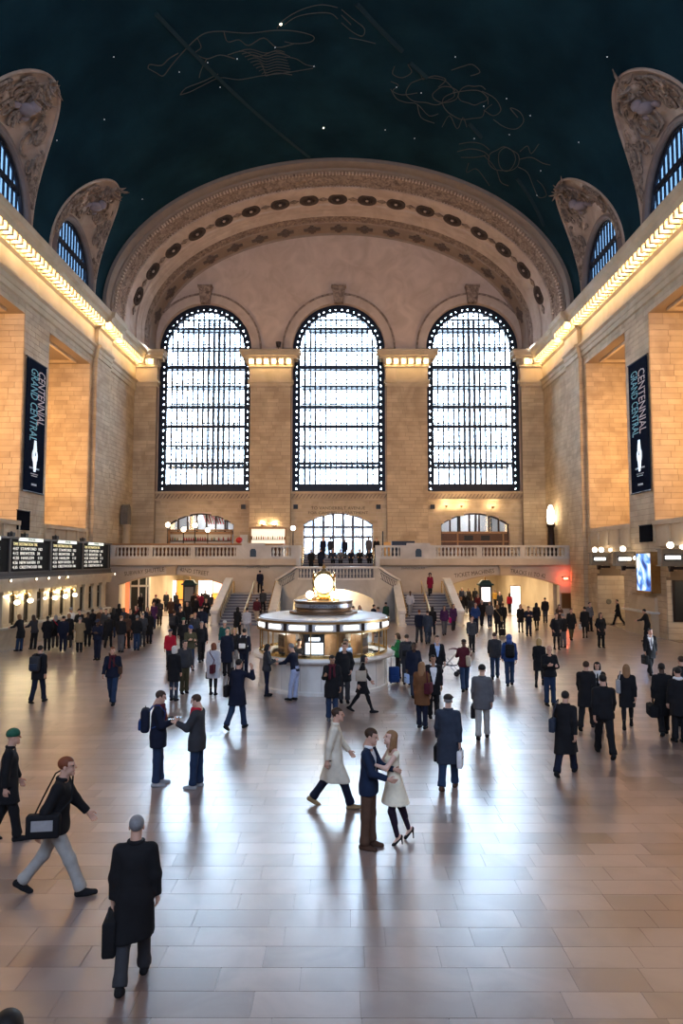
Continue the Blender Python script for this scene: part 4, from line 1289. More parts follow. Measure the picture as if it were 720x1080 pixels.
# information kiosks standing in the passages
def kiosk(label, x, yfoot, poster, Y):
    p = atY(x, yfoot, Y)
    t = thing('kiosk', label, 'kiosk', (p.x, Y, 0))
    MB().box(-0.5, 0.5, -0.3, 0.3, 0, 0.9).box(-0.56, 0.56, -0.36, 0.36, 0, 0.12).build('base', M_BLACK, t)
    MB().box(-0.5, 0.5, -0.25, 0.25, 0.9, 2.35).build('body', M_BLACK, t)
    MB().box(-0.36, 0.36, -0.28, -0.25, 1.05, 2.2).build('poster', poster, t)
    MB().box(-0.62, 0.62, -0.4, 0.4, 2.35, 2.5).prism([(-0.5, 2.5), (0.5, 2.5), (0.3, 2.78), (-0.3, 2.78)], lambda u, v: (u, -0.3, v), (0, 0.6, 0)).build('roof', mat('dark_green_paint', (0.012, 0.045, 0.035), 0.5), t)
    MB().lathe([(0, 0), (0.1, 0), (0.05, 0.1), (0.08, 0.18), (0, 0.28)], (0, 0, 2.78), 8).build('finial', M_BRASSD, t)
    return t
kiosk('black kiosk with small green roof standing in the left subway passage', 199.5, 656, mat('dull_poster', (0.20, 0.20, 0.19), 0.5), 56.3)
kiosk('black kiosk with white poster standing before the ticket machine passage', 512, 656, emis('white_poster', (0.95, 0.95, 0.9), 0.9), 55.8)

# ---------------------------------------------------------------- things on the balcony
M_WOOD = mat('dark_wood', (0.10, 0.045, 0.022), 0.45, noise=0.3, scale=6)
M_WOODL = mat('warm_wood', (0.33, 0.17, 0.07), 0.45, noise=0.25, scale=6)
# centre doors (kind structure)
def centre_doors():
    c, h, z0, zs, r = LOWER[1]
    root = struct(empty('door_1'))
    y = DW + 0.5
    M = mat('bronze_door_frame', (0.10, 0.085, 0.085), 0.4, 0.5)
    fr = MB()
    pts = [(c-h, y, z0)] + [(a, y, b) for a, b in seg_arc(c, h, zs, r)] + [(c+h, y, z0)]
    for i in range(len(pts)-1): fr.bar(pts[i], pts[i+1], 0.16, 0.2, up=(0, 1, 0))
    fr.build('door_frame', M, root)
    R = (h*h + r*r)/(2*r); zc = zs + r - R
    for i in range(1, 7):
        x = c - h + 2*h*i/7
        MB().box(x-0.11, x+0.11, y-0.08, y+0.08, z0, zc + math.sqrt(R*R-(x-c)**2)).build('mullion', M, root)
    for z, th in ((7.35, 0.2), (6.45, 0.22)):
        MB().box(c-h, c+h, y-0.1, y+0.1, z-th/2, z+th/2).build('transom', M, root)
    for i in range(7):
        x0 = c - h + 2*h*i/7
        MB().box(x0+0.06, x0+2*h/7-0.06, y-0.04, y+0.04, 4.5, 4.95).build('kick_plate', M, root)
        MB().box(x0+0.04, x0+2*h/7-0.04, y-0.01, y+0.01, 4.95, 6.4).build('pane', M_SKYGLASS, root)
        MB().box(x0+0.04, x0+2*h/7-0.04, y-0.01, y+0.01, 6.5, 7.3).build('pane', M_SKYGLASS, root)
    cap_ = [(a, b) for a, b in seg_arc(c, h, zs, r)]
    MB().prism([(c-h, 7.4)] + cap_ + [(c+h, 7.4)], lambda u, v: (u, y-0.01, v), (0, 0.02, 0)).build('pane', M_SKYGLASS, root)
centre_doors()
# street beyond the doors: a pale building front opposite
M_FACADE = stone('street_facade', (0.40, 0.42, 0.45), (0.52, 0.54, 0.57), 0.8, 0.15, 0.1, None)
t = thing('office_building', 'pale building front across the street, seen through the balcony doors', 'building', (0, 86, 0))
MB().box(-16, 16, 0, 4, -2, 11.2).build('wall', M_FACADE, t)
MB().box(-16.2, 16.2, -0.4, 0, 10.6, 11.2).build('cornice', M_FACADE, t)
for r_ in range(2):
    for q in range(9):
        x = -8 + 2*q
        w_ = MB().box(x-0.6, x+0.6, -0.02, 0.05, 4.9 + 2.7*r_, 6.7 + 2.7*r_).build('window', mat('street_window_glass', (0.10, 0.13, 0.17), 0.15), t)
        MB().box(x-0.7, x+0.7, -0.15, 0.0, 4.75 + 2.7*r_, 4.9 + 2.7*r_).build('sill', M_FACADE, w_)

# restaurant fronts behind the two side arches
def restaurant(idx, k, panel_mat, label_bits):
    c, h, z0, zs, r = LOWER[idx]
    root = struct(empty('window_%d' % k))
    y = DW + 0.5
    R = (h*h + r*r)/(2*r); zc = zs + r - R
    fr = MB()
    pts = [(c-h, y, z0)] + [(a, y, b) for a, b in seg_arc(c, h, zs, r)] + [(c+h, y, z0)]
    for i in range(len(pts)-1): fr.bar(pts[i], pts[i+1], 0.2, 0.25, up=(0, 1, 0))
    fr.build('window_frame', M_BRONZE_DK, root)
    for i in range(1, 7):
        x = c - h + 2*h*i/7
        MB().box(x-0.07, x+0.07, y-0.08, y+0.08, 6.8, zc + math.sqrt(R*R-(x-c)**2)).build('mullion', M_BRONZE_DK, root)
    MB().box(c-h, c+h, y-0.12, y+0.12, 6.7, 6.95).build('transom', M_WOODL, root)
    MB().prism([(c-h, 6.95)] + seg_arc(c, h, zs, r) + [(c+h, 6.95)], lambda u, v: (u, y-0.01, v), (0, 0.02, 0)).build('pane', M_CLEAR, root)
    MB().box(c-h-0.3, c+h+0.3, DW+4.4, DW+4.6, 4.3, 9.2).box(c-h-0.4, c-h-0.2, DW+1.4, DW+4.6, 4.3, 9.2).box(c+h+0.2, c+h+0.4, DW+1.4, DW+4.6, 4.3, 9.2)\
        .box(c-h-0.4, c+h+0.4, DW+1.4, DW+4.6, 9.0, 9.2).box(c-h-0.4, c+h+0.4, DW+1.4, DW+4.6, 4.2, 4.4).build('back_room', panel_mat, root)
    return root
r1 = restaurant(0, 11, mat('grey_blue_room', (0.42, 0.43, 0.46), 0.8), '')
r2 = restaurant(2, 12, mat('grey_blue_room', (0.42, 0.43, 0.46), 0.8), '')
point_light('restaurant_light', (-12.3, DW+2.6, 8.4), 330, (0.95, 0.92, 0.9), 0.3)
point_light('restaurant_light', (12.2, DW+2.6, 8.4), 300, (0.95, 0.92, 0.9), 0.3)
for (x, w_) in ((-13.6, 0.7), (-10.3, 0.5), (11.0, 0.5), (12.6, 0.6), (14.0, 0.5)):
    cu = MB()
    cu.tube([(x, DW+1.9, 9.0), (x, DW+1.9, 7.0)], w_*0.5, 8, flat=0.4)
    tag(cu.build('curtain', mat('dark_curtain', (0.05, 0.05, 0.065), 0.9)), {-13.6: 'dark curtain behind the leftmost panes of the left restaurant arch', -10.3: 'dark curtain right of the flags in the left restaurant arch',
        11.0: 'narrow dark curtain behind the left panes of the right bar arch', 12.6: 'dark curtain in the middle panes of the right bar arch', 14.0: 'dark curtain behind the right panes of the right bar arch'}[x], 'curtain')
# two striped flags in the left arch
for k, (x0, x1) in enumerate(((217, 226.5), (227, 236.5))):
    a, b, c_, d_ = on_plane(x0, 542, x1, 553, DW + 0.9)
    t = thing('flag', 'red and white striped flag in the left restaurant arch, %s of the pair' % ('left' if k == 0 else 'right'), 'flag', ((a+b)/2, DW+0.9, c_))
    w_, h_ = b-a, d_-c_
    for i in range(7):
        MB().prism([(-w_/2 + w_*i/7, 0.1*(i % 2)), (-w_/2 + w_*(i+1)/7, 0.1*(i % 2)), (-w_/2 + w_*(i+1)/7 - 0.3, h_), (-w_/2 + w_*i/7 - 0.3, h_)], lambda u, v: (u, 0.03*math.sin(i), v), (0, 0.02, 0))\
            .build('stripe', mat('flag_red', (0.55, 0.03, 0.04), 0.8) if i % 2 == 0 else mat('flag_white', (0.8, 0.78, 0.76), 0.8), t)
    MB().tube([(-w_/2-0.3, 0, h_+0.02), (w_/2, 0, h_+0.02)], 0.025, 6).build('pole', M_BRASSD, t)
# lower fronts: wooden bar with bottle shelves
def shelf_unit(label, x0, y0, x1, y1, Y, rows, body, bottles, seed, gap=2.1):
    a, b, c_, d_ = on_plane(x0, y0, x1, y1, Y)
    t = thing('bottle_shelf', label, 'shelf', ((a+b)/2, Y, 4.5))
    w_ = b-a; z1 = d_-4.5
    MB().box(-w_/2, w_/2, 0.25, 0.32, 0, z1).build('back_panel', body, t)
    for s in (-1, 1): MB().box(s*w_/2-0.05, s*w_/2+0.05, -0.05, 0.3, 0, z1).build('side_post', M_WOODL, t)
    MB().box(-w_/2-0.1, w_/2+0.1, -0.1, 0.34, z1-0.06, z1+0.05).build('top', M_WOODL, t)
    r = random.Random(seed)
    zz = [0.9 + (z1-1.1)*i/rows for i in range(rows)]
    for z in zz:
        MB().box(-w_/2, w_/2, -0.02, 0.25, z-0.03, z).build('shelf', M_WOOD, t)
    cols = [mat('bottle_green', (0.05, 0.12, 0.05), 0.15), mat('bottle_amber', (0.30, 0.13, 0.03), 0.15), mat('bottle_clear', (0.7, 0.72, 0.7), 0.1), mat('bottle_red', (0.35, 0.03, 0.03), 0.2)]
    nb = int(w_/0.2)
    for ri, z in enumerate(zz):
        for i in range(nb):
            x = -w_/2 + w_*(i+0.5)/nb
            bm_ = BOT[r.randrange(4)]
            o = link('bottle', bm_, None, (t.location.x + x, Y + 0.10, 4.5 + z + 0.002), 0, (1, 1, r.uniform(0.85, 1.1)))
            o['label'] = bottles; o['category'] = 'bottle'; o['group'] = bottles
    return t
BOT = [MB().lathe([(0, 0), (0.055, 0), (0.055, 0.2), (0.02, 0.27), (0.02, 0.34), (0, 0.34)], (0, 0, 0), 8).mesh('bottle', m_, smooth=True) for m_ in
       (mat('bottle_green', (0.05, 0.12, 0.05), 0.15), mat('bottle_amber', (0.30, 0.13, 0.03), 0.15), mat('bottle_clear', (0.7, 0.72, 0.7), 0.1), mat('bottle_red', (0.35, 0.03, 0.03), 0.2))]
shelf_unit('lit bottle shelf against the pilaster left of the balcony doors', 264, 557, 301, 575, 60.0, 2, emis('backlit_bottle_panel', (1.0, 0.86, 0.66), 0.7), 'one of the bottles on the lit shelf left of the balcony doors', 5)
shelf_unit('long bottle shelf inside the left restaurant arch', 178, 559, 244, 575, 61.2, 2, mat('cream_bar_back', (0.55, 0.50, 0.42), 0.6), 'one of the bottles on the long shelf in the left arch', 6)
# dark panelled bar front in the right arch
a, b, c_, d_ = on_plane(466, 557, 536, 576, 61.3)
t = thing('bar_cabinet', 'dark panelled bar front filling the right balcony arch', 'bar', ((a+b)/2, 61.3, 4.5))
w_ = b-a
MB().box(-w_/2, w_/2, 0, 0.3, 0, 2.25).build('panel', M_WOOD, t)
MB().box(-w_/2-0.1, w_/2+0.1, -0.1, 0.3, 1.5, 1.6).build('shelf', M_WOODL, t)
for x in (-w_/2+1.4, w_/2-0.5): MB().box(x-0.06, x+0.06, -0.12, 0.0, 0, 2.25).build('post', M_WOODL, t)
for x in (-0.6, 0.9): MB().box(x-0.4, x+0.4, -0.04, 0.0, 1.65, 2.1).build('dark_inset', M_BLACK, t)
# long brown screen / bar rail along the left balcony
a, b, c_, d_ = on_plane(119, 568, 300, 575, 55.6)
t = thing('bar_counter', 'long low brown bar counter behind the left balustrade', 'counter', ((a+b)/2, 55.6, 4.5))
w_ = b-a
MB().box(-w_/2, w_/2, -0.3, 0.3, 1.12, 1.24).build('counter_top', M_WOODL, t)
MB().box(-w_/2+0.1, w_/2-0.1, -0.2, 0.2, 0, 1.12).build('front', M_WOOD, t)
for i in range(8):
    MB().box(-w_/2+0.2+(w_-0.4)*i/7-0.05, -w_/2+0.2+(w_-0.4)*i/7+0.05, -0.26, -0.2, 0, 1.12).build('post', M_WOODL, t)
# reddish parcel and white cabinet by the bar
tag(MB().sphere((bx(252, 55.6), 55.6, 5.74 + 0.275), 0.29, 10, 8, (1, 0.8, 0.9)).build('red_vase', mat('red_glaze', (0.5, 0.03, 0.03), 0.3), smooth=True), 'round red vase at the right end of the left bar', 'vase')
tag(MB().box(bx(253, 59.6), bx(261, 59.6), 59.5, 60.1, 4.5, 6.6).build('cabinet', mat('pale_cabinet', (0.55, 0.53, 0.5), 0.6)), 'pale cabinet between left restaurant arch and lit bottle shelf', 'cabinet')
# globe lamps on posts
def globe_post(x, y, Y, label):
    p = atY(x, y, Y)
    t = thing('globe_lamp', label, 'lamp', (p.x, Y, 4.5))
    h = p.z - 4.5
    MB().lathe([(0, 0), (0.18, 0), (0.16, 0.08), (0.05, 0.15), (0.04, h-0.24), (0.1, h-0.2), (0, h-0.18)], (0, 0, 0), 10).build('post', M_BRONZE_DK, t, smooth=True)
    MB().sphere((0, 0, h), 0.21, 12, 8).build('globe', M_GLOBE, t, smooth='full')
for x, y, Y, lb in ((177, 553.5, 58, 'globe lamp on post at the left end of the left balcony arch'), (193.5, 558.5, 60.2, 'low globe lamp behind the left balcony bar'), (205.5, 554, 57, 'globe lamp on post in the middle of the left balcony'),
                    (219, 559, 60.2, 'small globe lamp below the flags on the left balcony'), (309, 557, 57, 'globe lamp on post left of the balcony doors')):
    globe_post(x, y, Y, lb)
for x, y in ((276.5, 553), (289, 553.5), (471, 533), (487, 533), (520, 534)):
    p = atY(x, y, DW-0.75)
    t = thing('wall_lamp', {276.5: 'left small up-light over the lit bottle shelf', 289: 'right small up-light over the lit bottle shelf', 471: 'leftmost up-light above the right balcony arch',
                            487: 'middle up-light above the right balcony arch', 520: 'rightmost up-light above the right balcony arch'}[x], 'lamp', (p.x, DW-0.6, p.z))
    MB().lathe([(0, -0.2), (0.1, -0.12), (0.14, 0.0), (0.12, 0.0), (0.0, -0.1)], (0, 0.0, 0), 10).build('bowl', M_BRASSD, t, smooth=True)
    MB().box(-0.03, 0.03, 0, 0.6, -0.16, -0.1).build('arm', M_BRASSD, t)
    point_light('wall_lamp_light', (p.x, DW-0.62, p.z + 0.12), 60, (1.0, 0.75, 0.42), 0.08)
# cafe chairs on the right balcony
CHAIR = {}
def cafe_chair(x, Y, rz, label, group=None):
    t = thing('cafe_chair', label, 'chair', (x, Y, 4.5), rz, group)
    if not CHAIR:
        CHAIR['seat'] = MB().box(-0.22, 0.22, -0.22, 0.22, 0.43, 0.47).mesh('seat', M_WOOD)
        CHAIR['leg'] = MB().box(-0.02, 0.02, -0.02, 0.02, 0, 0.45).mesh('leg', M_BLACK)
        CHAIR['backrest'] = MB().box(-0.22, -0.18, 0.19, 0.23, 0.45, 1.0).box(0.18, 0.22, 0.19, 0.23, 0.45, 1.0).box(-0.22, 0.22, 0.19, 0.23, 0.92, 1.0).box(-0.22, 0.22, 0.19, 0.23, 0.7, 0.74).mesh('backrest', M_BLACK)
    link('seat', CHAIR['seat'], t); link('backrest', CHAIR['backrest'], t)
    for a_, b_ in ((-0.2, -0.2), (0.2, -0.2), (-0.2, 0.2), (0.2, 0.2)): link('leg', CHAIR['leg'], t, (a_, b_, 0))
    return t
def cafe_table(x, Y, label):
    t = thing('cafe_table', label, 'table', (x, Y, 4.5))
    MB().lathe([(0, 0), (0.24, 0), (0.24, 0.03), (0.04, 0.06), (0.04, 0.98), (0.1, 1.0), (0, 1.0)], (0, 0, 0), 10).build('pedestal', M_BLACK, t)
    MB().lathe([(0, 1.0), (0.36, 1.0), (0.36, 1.04), (0, 1.04)], (0, 0, 0), 16).build('tabletop', M_WOOD, t)
for i, x in enumerate((452.5, 460.5, 468.5)):
    cafe_chair(bx(x, 57.0), 57.0, 0.3*i, ('dark stool-height chair at the far left of the right balcony', 'second dark chair from the left on the right balcony', 'third dark chair from the left on the right balcony')[i])
for i, x in enumerate((541, 551, 561, 571)):
    cafe_chair(bx(x, 57.4), 57.4, 0.5*i, ('dark chair just right of the bar arch on the right balcony', 'second dark chair right of the bar arch', 'third dark chair right of the bar arch', 'rightmost dark chair on the right balcony')[i])
cafe_table(bx(546, 56.4), 56.2, 'small dark pedestal table right of the bar arch'); cafe_table(bx(464.5, 56.2), 56.0, 'small dark pedestal table at the left of the right balcony')
tag(MB().box(bx(413, 56), bx(437, 56), 55.8, 56.3, 4.5, 5.95).build('menu_screen', mat('navy_panel', (0.012, 0.014, 0.03), 0.4)), 'dark low screen board behind the balustrade right of the doors', 'screen')
tag(MB().box(bx(404.5, 55.6), bx(412.5, 55.6), 55.4, 55.7, 4.5, 5.85).build('host_stand', mat('orange_wood', (0.75, 0.42, 0.14), 0.5)), 'small orange host stand right of the balcony doors', 'stand')
tag(MB().lathe([(0, 0), (0.25, 0), (0.25, 0.05), (0.05, 0.1), (0.05, 2.3), (0, 2.3)], (bx(403.5, 57), 57, 4.5), 10).build('bollard', M_BLACK), 'dark slim post just right of the balcony doors', 'post')
# lamp niches at the balcony ends
def niche_lamp(s, lit, label):
    x = s*(HW-0.48); Y = 57.6
    t = thing('lamp_pedestal', label, 'lamp', (x, Y, 4.5))
    MB().box(-0.4, 0.4, -0.55, 0.55, 0, 0.9).build('pedestal', M_STONE if not lit else M_BRONZE_DK, t)
    MB().lathe([(0, 0.9), (0.35, 0.9), (0.3, 1.3), (0.26, 2.6), (0.36, 2.75), (0.36, 2.9), (0, 2.9)], (0, 0, 0), 12).build('shaft', M_BRONZE_DK if lit else M_STONE, t, smooth=True)
    if lit:
        MB().lathe([(0, 2.9), (0.26, 2.95), (0.34, 3.5), (0.28, 4.1), (0.14, 4.5), (0, 4.55)], (0, 0, 0), 12).build('lamp_shade', M_GLOBE, t, smooth='full')
        for k in range(6):
            a_ = 2*PI*k/6
            MB().bar((0.33*math.cos(a_), 0.33*math.sin(a_), 2.9), (0.30*math.cos(a_), 0.30*math.sin(a_), 4.3), 0.035).build('rib', M_BRONZE_DK, t)
        point_light('niche_lamp_light', (x - s*0.6, Y-0.3, 8.6), 55, (1.0, 0.78, 0.45), 0.15)
    else:
        MB().prism([(-0.5, 2.9), (0.5, 2.9), (0.5, 3.9), (0.3, 4.4), (0, 4.6), (-0.3, 4.4), (-0.5, 3.9)], lambda u, v: (0.25, u, v), (-0.6, 0, 0)).build('lantern_hood', mat('grey_stone_hood', (0.16, 0.13, 0.105), 0.8, noise=0.3, scale=3), t)
niche_lamp(-1, False, 'unlit stone lantern pedestal at the left end of the far balcony')
niche_lamp(1, True, 'glowing lamp on dark pedestal at the right end of the far balcony')
# red lamp and bronze plaque at the right end below the balcony
t = thing('exit_light', 'small red glowing lamp under the right end of the balcony', 'light', (17.9, 54.0, 2.95))
MB().box(-0.16, 0.16, -0.1, 0.1, -0.08, 0.08).build('lens', emis('red_lamp', (1.0, 0.16, 0.08), 8.0), t)
MB().box(-0.2, 0.2, 0.05, 0.2, -0.12, 0.12).build('housing', M_BLACK, t)
point_light('exit_light_glow', (17.8, 53.7, 2.95), 30, (1.0, 0.12, 0.05), 0.08)
a, b, c_, d_ = on_plane(593, 626, 602.5, 641, 54.1)
t = thing('bronze_plaque', 'square bronze plaque on the wall right of the ticket machine arch', 'plaque', ((a+b)/2, 54.12, c_))
MB().box(-(b-a)/2, (b-a)/2, -0.02, 0.06, 0, d_-c_).build('plate', mat('bronze_plate', (0.17, 0.095, 0.035), 0.4, 0.6), t)
MB().box(-(b-a)/2-0.05, (b-a)/2+0.05, 0.0, 0.08, -0.05, d_-c_+0.05).build('rim', M_BRASSD, t)

# ================================================================ INFORMATION BOOTH WITH CLOCK
BX, BY, BR = -0.30, 24.85, 2.32
booth = thing('information_booth', 'round marble and brass information booth in the middle of the floor', 'booth', (BX, BY, 0))
MB().lathe([(BR-0.4, 0), (BR, 0), (BR, 0.10), (BR-0.05, 0.14), (BR-0.05, 1.02), (BR, 1.06), (BR-0.4, 1.06), (BR-0.4, 0)], (0, 0, 0), 64).build('base', M_WHITE, booth, smooth=True)
for k in range(20):                       # slab joints of the drum
    a = 2*PI*k/20
    MB().bar(((BR-0.052)*math.cos(a), (BR-0.052)*math.sin(a), 0.14), ((BR-0.052)*math.cos(a), (BR-0.052)*math.sin(a), 1.02), 0.012).build('joint', mat('booth_joint', (0.36, 0.34, 0.32), 0.6), booth)
MB().lathe([(BR-0.5, 1.06), (BR+0.16, 1.06), (BR+0.19, 1.12), (BR+0.16, 1.20), (BR-0.5, 1.20)], (0, 0, 0), 64).build('counter', M_WHITE, booth, smooth=True)
MB().lathe([(BR-0.06, 1.20), (BR-0.02, 1.20), (BR-0.02, 1.30), (BR-0.06, 1.30)], (0, 0, 0), 64).build('brass_kerb', M_BRASS, booth, smooth=True)
MB().lathe([(0, 2.02), (BR-0.05, 2.02), (BR+0.02, 2.06), (BR+0.02, 2.36), (BR-0.04, 2.40), (BR-0.04, 2.44), (BR-0.3, 2.50), (0, 2.54)], (0, 0, 0), 64).build('roof', mat('booth_roof', (0.62, 0.62, 0.64), 0.35, 0.2, noise=0.1, scale=2), booth, smooth=True)
for z in (2.05, 2.36):
    MB().lathe([(BR+0.01, z-0.035), (BR+0.05, z-0.035), (BR+0.05, z+0.035), (BR+0.01, z+0.035)], (0, 0, 0), 64).build('brass_band', M_BRASSD, booth, smooth=True)
NP = 16
for k in range(NP):
    a = 2*PI*(k+0.5)/NP + 0.04
    MB().bar(((BR-0.05)*math.cos(a), (BR-0.05)*math.sin(a), 1.2), ((BR-0.05)*math.cos(a), (BR-0.05)*math.sin(a), 2.04), 0.05).build('post', M_BRASSD, booth)
    a0, a1 = 2*PI*(k-0.46)/NP + 0.04, 2*PI*(k+0.46)/NP + 0.04
    MB().grid([[Vector(((BR-0.05)*math.cos(a0+(a1-a0)*i/4), (BR-0.05)*math.sin(a0+(a1-a0)*i/4), z)) for z in (1.30, 2.03)] for i in range(5)]).build('glass_panel', M_CLEAR, booth)
    am = 2*PI*k/NP + 0.04; hw_ = 0.27
    c_, s_ = math.cos(am), math.sin(am)
    mb = MB()
    q = []
    for zz in (2.12, 2.29):
        for e in (-hw_, hw_):
            q.append(((BR+0.005)*c_ - e*s_, (BR+0.005)*s_ + e*c_, zz))
    mb.bar(((BR-0.01)*c_ + hw_*s_, (BR-0.01)*s_ - hw_*c_, 2.205), ((BR-0.01)*c_ - hw_*s_, (BR-0.01)*s_ + hw_*c_, 2.205), 0.10, 0.125)
    mb.build('lit_panel', M_PANELLIGHT, booth)
    MB().bar(((BR)*math.cos(am+PI/NP), (BR)*math.sin(am+PI/NP), 2.09), ((BR)*math.cos(am+PI/NP), (BR)*math.sin(am+PI/NP), 2.32), 0.12).build('roof_block', M_BRONZE_DK, booth)
# inner core: curtain cylinder, brass drum, clock
MB().lathe([(0.85, 0.0), (0.9, 0.0), (0.9, 2.02), (0.85, 2.02)], (0, 0, 0), 24).build('core', mat('brown_curtain', (0.16, 0.09, 0.045), 0.8, noise=0.3, scale=12), booth, smooth=True)
point_light('booth_light', (BX, BY - 1.5, 1.92), 60, (1.0, 0.92, 0.75), 0.12); point_light('booth_light', (BX - 1.4, BY + 0.4, 1.92), 40, (1.0, 0.92, 0.75), 0.12); point_light('booth_light', (BX + 1.4, BY + 0.4, 1.92), 40, (1.0, 0.92, 0.75), 0.12)
MB().lathe([(0, 2.53), (1.22, 2.53), (1.22, 2.60), (1.0, 2.62), (0.98, 2.70), (1.02, 2.72), (1.02, 2.92), (1.06, 2.94), (1.06, 2.98), (0, 3.0)], (0, 0, 0), 40).build('drum', mat('pierced_bronze', (0.17, 0.10, 0.055), 0.4, 0.5, noise=0.5, scale=14), booth, smooth=True)
MB().lathe([(1.03, 2.76), (1.04, 2.76), (1.04, 2.88), (1.03, 2.88)], (0, 0, 0), 40).build('drum_lettering_band', mat('silver_band', (0.45, 0.47, 0.52), 0.3, 0.7), booth)
text_obj('INFORMATION', 0.13, M_BLACK, frame_m((0.02, -1.047, 2.82), (1, 0, 0), (0, 0, 1)), booth, 'lettering', width=0.95)
DZ = 3.0
clock = thing('clock', 'brass four-faced clock with glowing dials on top of the information booth', 'clock', (BX + 0.02, BY, DZ - 0.005))
MB().lathe([(0, 0), (0.42, 0), (0.42, 0.05), (0.26, 0.10), (0.20, 0.2), (0.12, 0.28), (0.10, 0.36), (0.2, 0.40), (0.22, 0.44), (0, 0.46)], (0, 0, 0), 24).build('pedestal', M_BRASS, clock, smooth=True)
CZ = 0.60
M_DIAL = emis('opal_dial', (1.0, 0.90, 0.70), 3.2)
MB().sphere((0, 0, CZ), 0.40, 24, 16, (1, 1, 0.98)).build('case', M_BRASS, clock, smooth='full')
for k in range(4):
    a = PI/2*k
    dx, dy = math.sin(a), -math.cos(a)
    M = frame_m((dx*0.30, dy*0.30, CZ), (math.cos(a), math.sin(a), 0), (0, 0, 1))
    d = MB().lathe([(0, 0.11), (0.20, 0.10), (0.335, 0.06), (0.335, 0.0)], (0, 0, 0), 32)
    me = d.mesh('dial', M_DIAL, smooth=True); me.transform(M); dial = link('dial', me, clock)
    me = MB().lathe([(0.335, 0.03), (0.40, 0.03), (0.41, 0.07), (0.375, 0.10), (0.335, 0.085)], (0, 0, 0), 32).mesh('bezel', M_BRASS, smooth=True); me.transform(M); link('bezel', me, clock)
    hm = MB().box(-0.012, 0.012, -0.04, 0.16, 0.115, 0.122).bar((0, 0, 0.118), (0.19, 0.13, 0.118), 0.014, 0.008).sphere((0, 0, 0.118), 0.022, 8, 6)
    me = hm.mesh('hands', M_BLACK); me.transform(M); link('hands', me, dial)
    nums = MB()
    for q in range(12):
        b_ = PI/6*q; nums.bar((0.25*math.sin(b_), 0.25*math.cos(b_), 0.10), (0.29*math.sin(b_), 0.29*math.cos(b_), 0.088), 0.014, 0.008)
    me = nums.mesh('hour_marks', mat('pale_brown_marks', (0.35, 0.22, 0.10), 0.6)); me.transform(M); link('hour_marks', me, dial)
MB().lathe([(0, 0), (0.24, 0), (0.22, 0.06), (0.12, 0.10), (0.08, 0.14), (0.05, 0.16), (0.075, 0.22), (0.03, 0.28), (0.0, 0.36)], (0, 0, CZ + 0.36), 16).build('finial', mat('dark_brass', (0.30, 0.22, 0.11), 0.35, 0.9), clock, smooth=True)
for s in (-1, 1):
    p = (BX + s*0.47, BY - 0.45, DZ)
    t = thing('table_lamp', 'glowing globe lamp on the booth roof %s of the clock' % ('left' if s < 0 else 'right'), 'lamp', p)
    MB().lathe([(0, 0), (0.1, 0), (0.08, 0.03), (0.03, 0.05), (0.03, 0.1), (0, 0.1)], (0, 0, 0), 10).build('base', M_BRASS, t)
    MB().sphere((0, 0, 0.2), 0.14, 12, 8).build('globe', M_GLOBE, t, smooth='full')
# screen in the booth window, papers on counter
t = thing('display_screen', 'black display with a blank white screen behind the booth glass', 'screen', (BX - 0.24, BY - BR + 0.28, 1.21))
MB().box(-0.34, 0.34, 0, 0.08, 0, 0.78).build('bezel', M_BLACK, t)
MB().box(-0.29, 0.29, -0.012, 0, 0.12, 0.48).build('screen', M_SCREENW, t)
MB().box(-0.18, 0.18, -0.012, 0, 0.55, 0.66).build('header_light', M_SCREENW, t)
rb = random.Random(12)
for k in range(14):
    a = -PI/2 + (-1.2 + 2.4*k/13)
    r_ = BR - 0.35
    t = tag(MB().box(-0.11, 0.11, -0.06, 0.06, 0, rb.choice((0.05, 0.09, 0.14))).build('leaflet_box', [M_BLACK, mat('cream_paper', (0.75, 0.7, 0.6), 0.7), M_BRASSD][k % 3]),
            'one of the small leaflet boxes along the booth counter', 'box', 'leaflet boxes on the booth counter')
    t.location = (BX + (BR-0.16)*math.cos(a), BY + (BR-0.16)*math.sin(a), 1.202); t.rotation_euler = (0, 0, a + PI/2)
# cabinets inside the booth
for k, a in enumerate((-2.55, -0.55)):
    t = thing('cabinet', 'tall brown cabinet inside the booth near its %s edge' % ('left' if k == 0 else 'right'), 'cabinet', (BX + 1.5*math.cos(a), BY + 1.5*math.sin(a), 0.0), a)
    MB().box(-0.22, 0.22, -0.22, 0.22, 0, 1.86).build('body', M_WOODL, t)
    for z in (1.1, 1.45): MB().box(-0.235, -0.22, -0.2, 0.2, z, z+0.28).box(0.22, 0.235, -0.2, 0.2, z, z+0.28).build('door', M_WOOD, t)

# ================================================================ TICKET OFFICE AND DEPARTURE BOARD (left)
TX = -16.05
M_TICK = stone('ticket_marble', (0.40, 0.33, 0.24), (0.54, 0.46, 0.34), 0.4, 0.8, 0.1, None, spec=0.5, bump=0.0)
M_GRILL = mat('bronze_grille', (0.05, 0.038, 0.028), 0.4, 0.6)
M_TGLASS = mat('dark_ticket_glass', (0.045, 0.035, 0.025), 0.12, noise=0.4, scale=1.5)
TY0, TY1 = 14.0, 48.4
office = struct(MB().box(-HW, TX-0.45, TY0, TY1, 0, 3.5).build('wall_ticket_office', M_TICK))
MB().box(TX-0.45, TX, TY0, TY1, 0, 1.02).box(TX-0.45, TX+0.03, TY0, TY1, 0, 0.16).build('counter_base', M_TICK, office)
MB().box(TX-0.45, TX+0.1, TY0, TY1+0.05, 1.02, 1.12).build('counter_ledge', M_PALE, office)
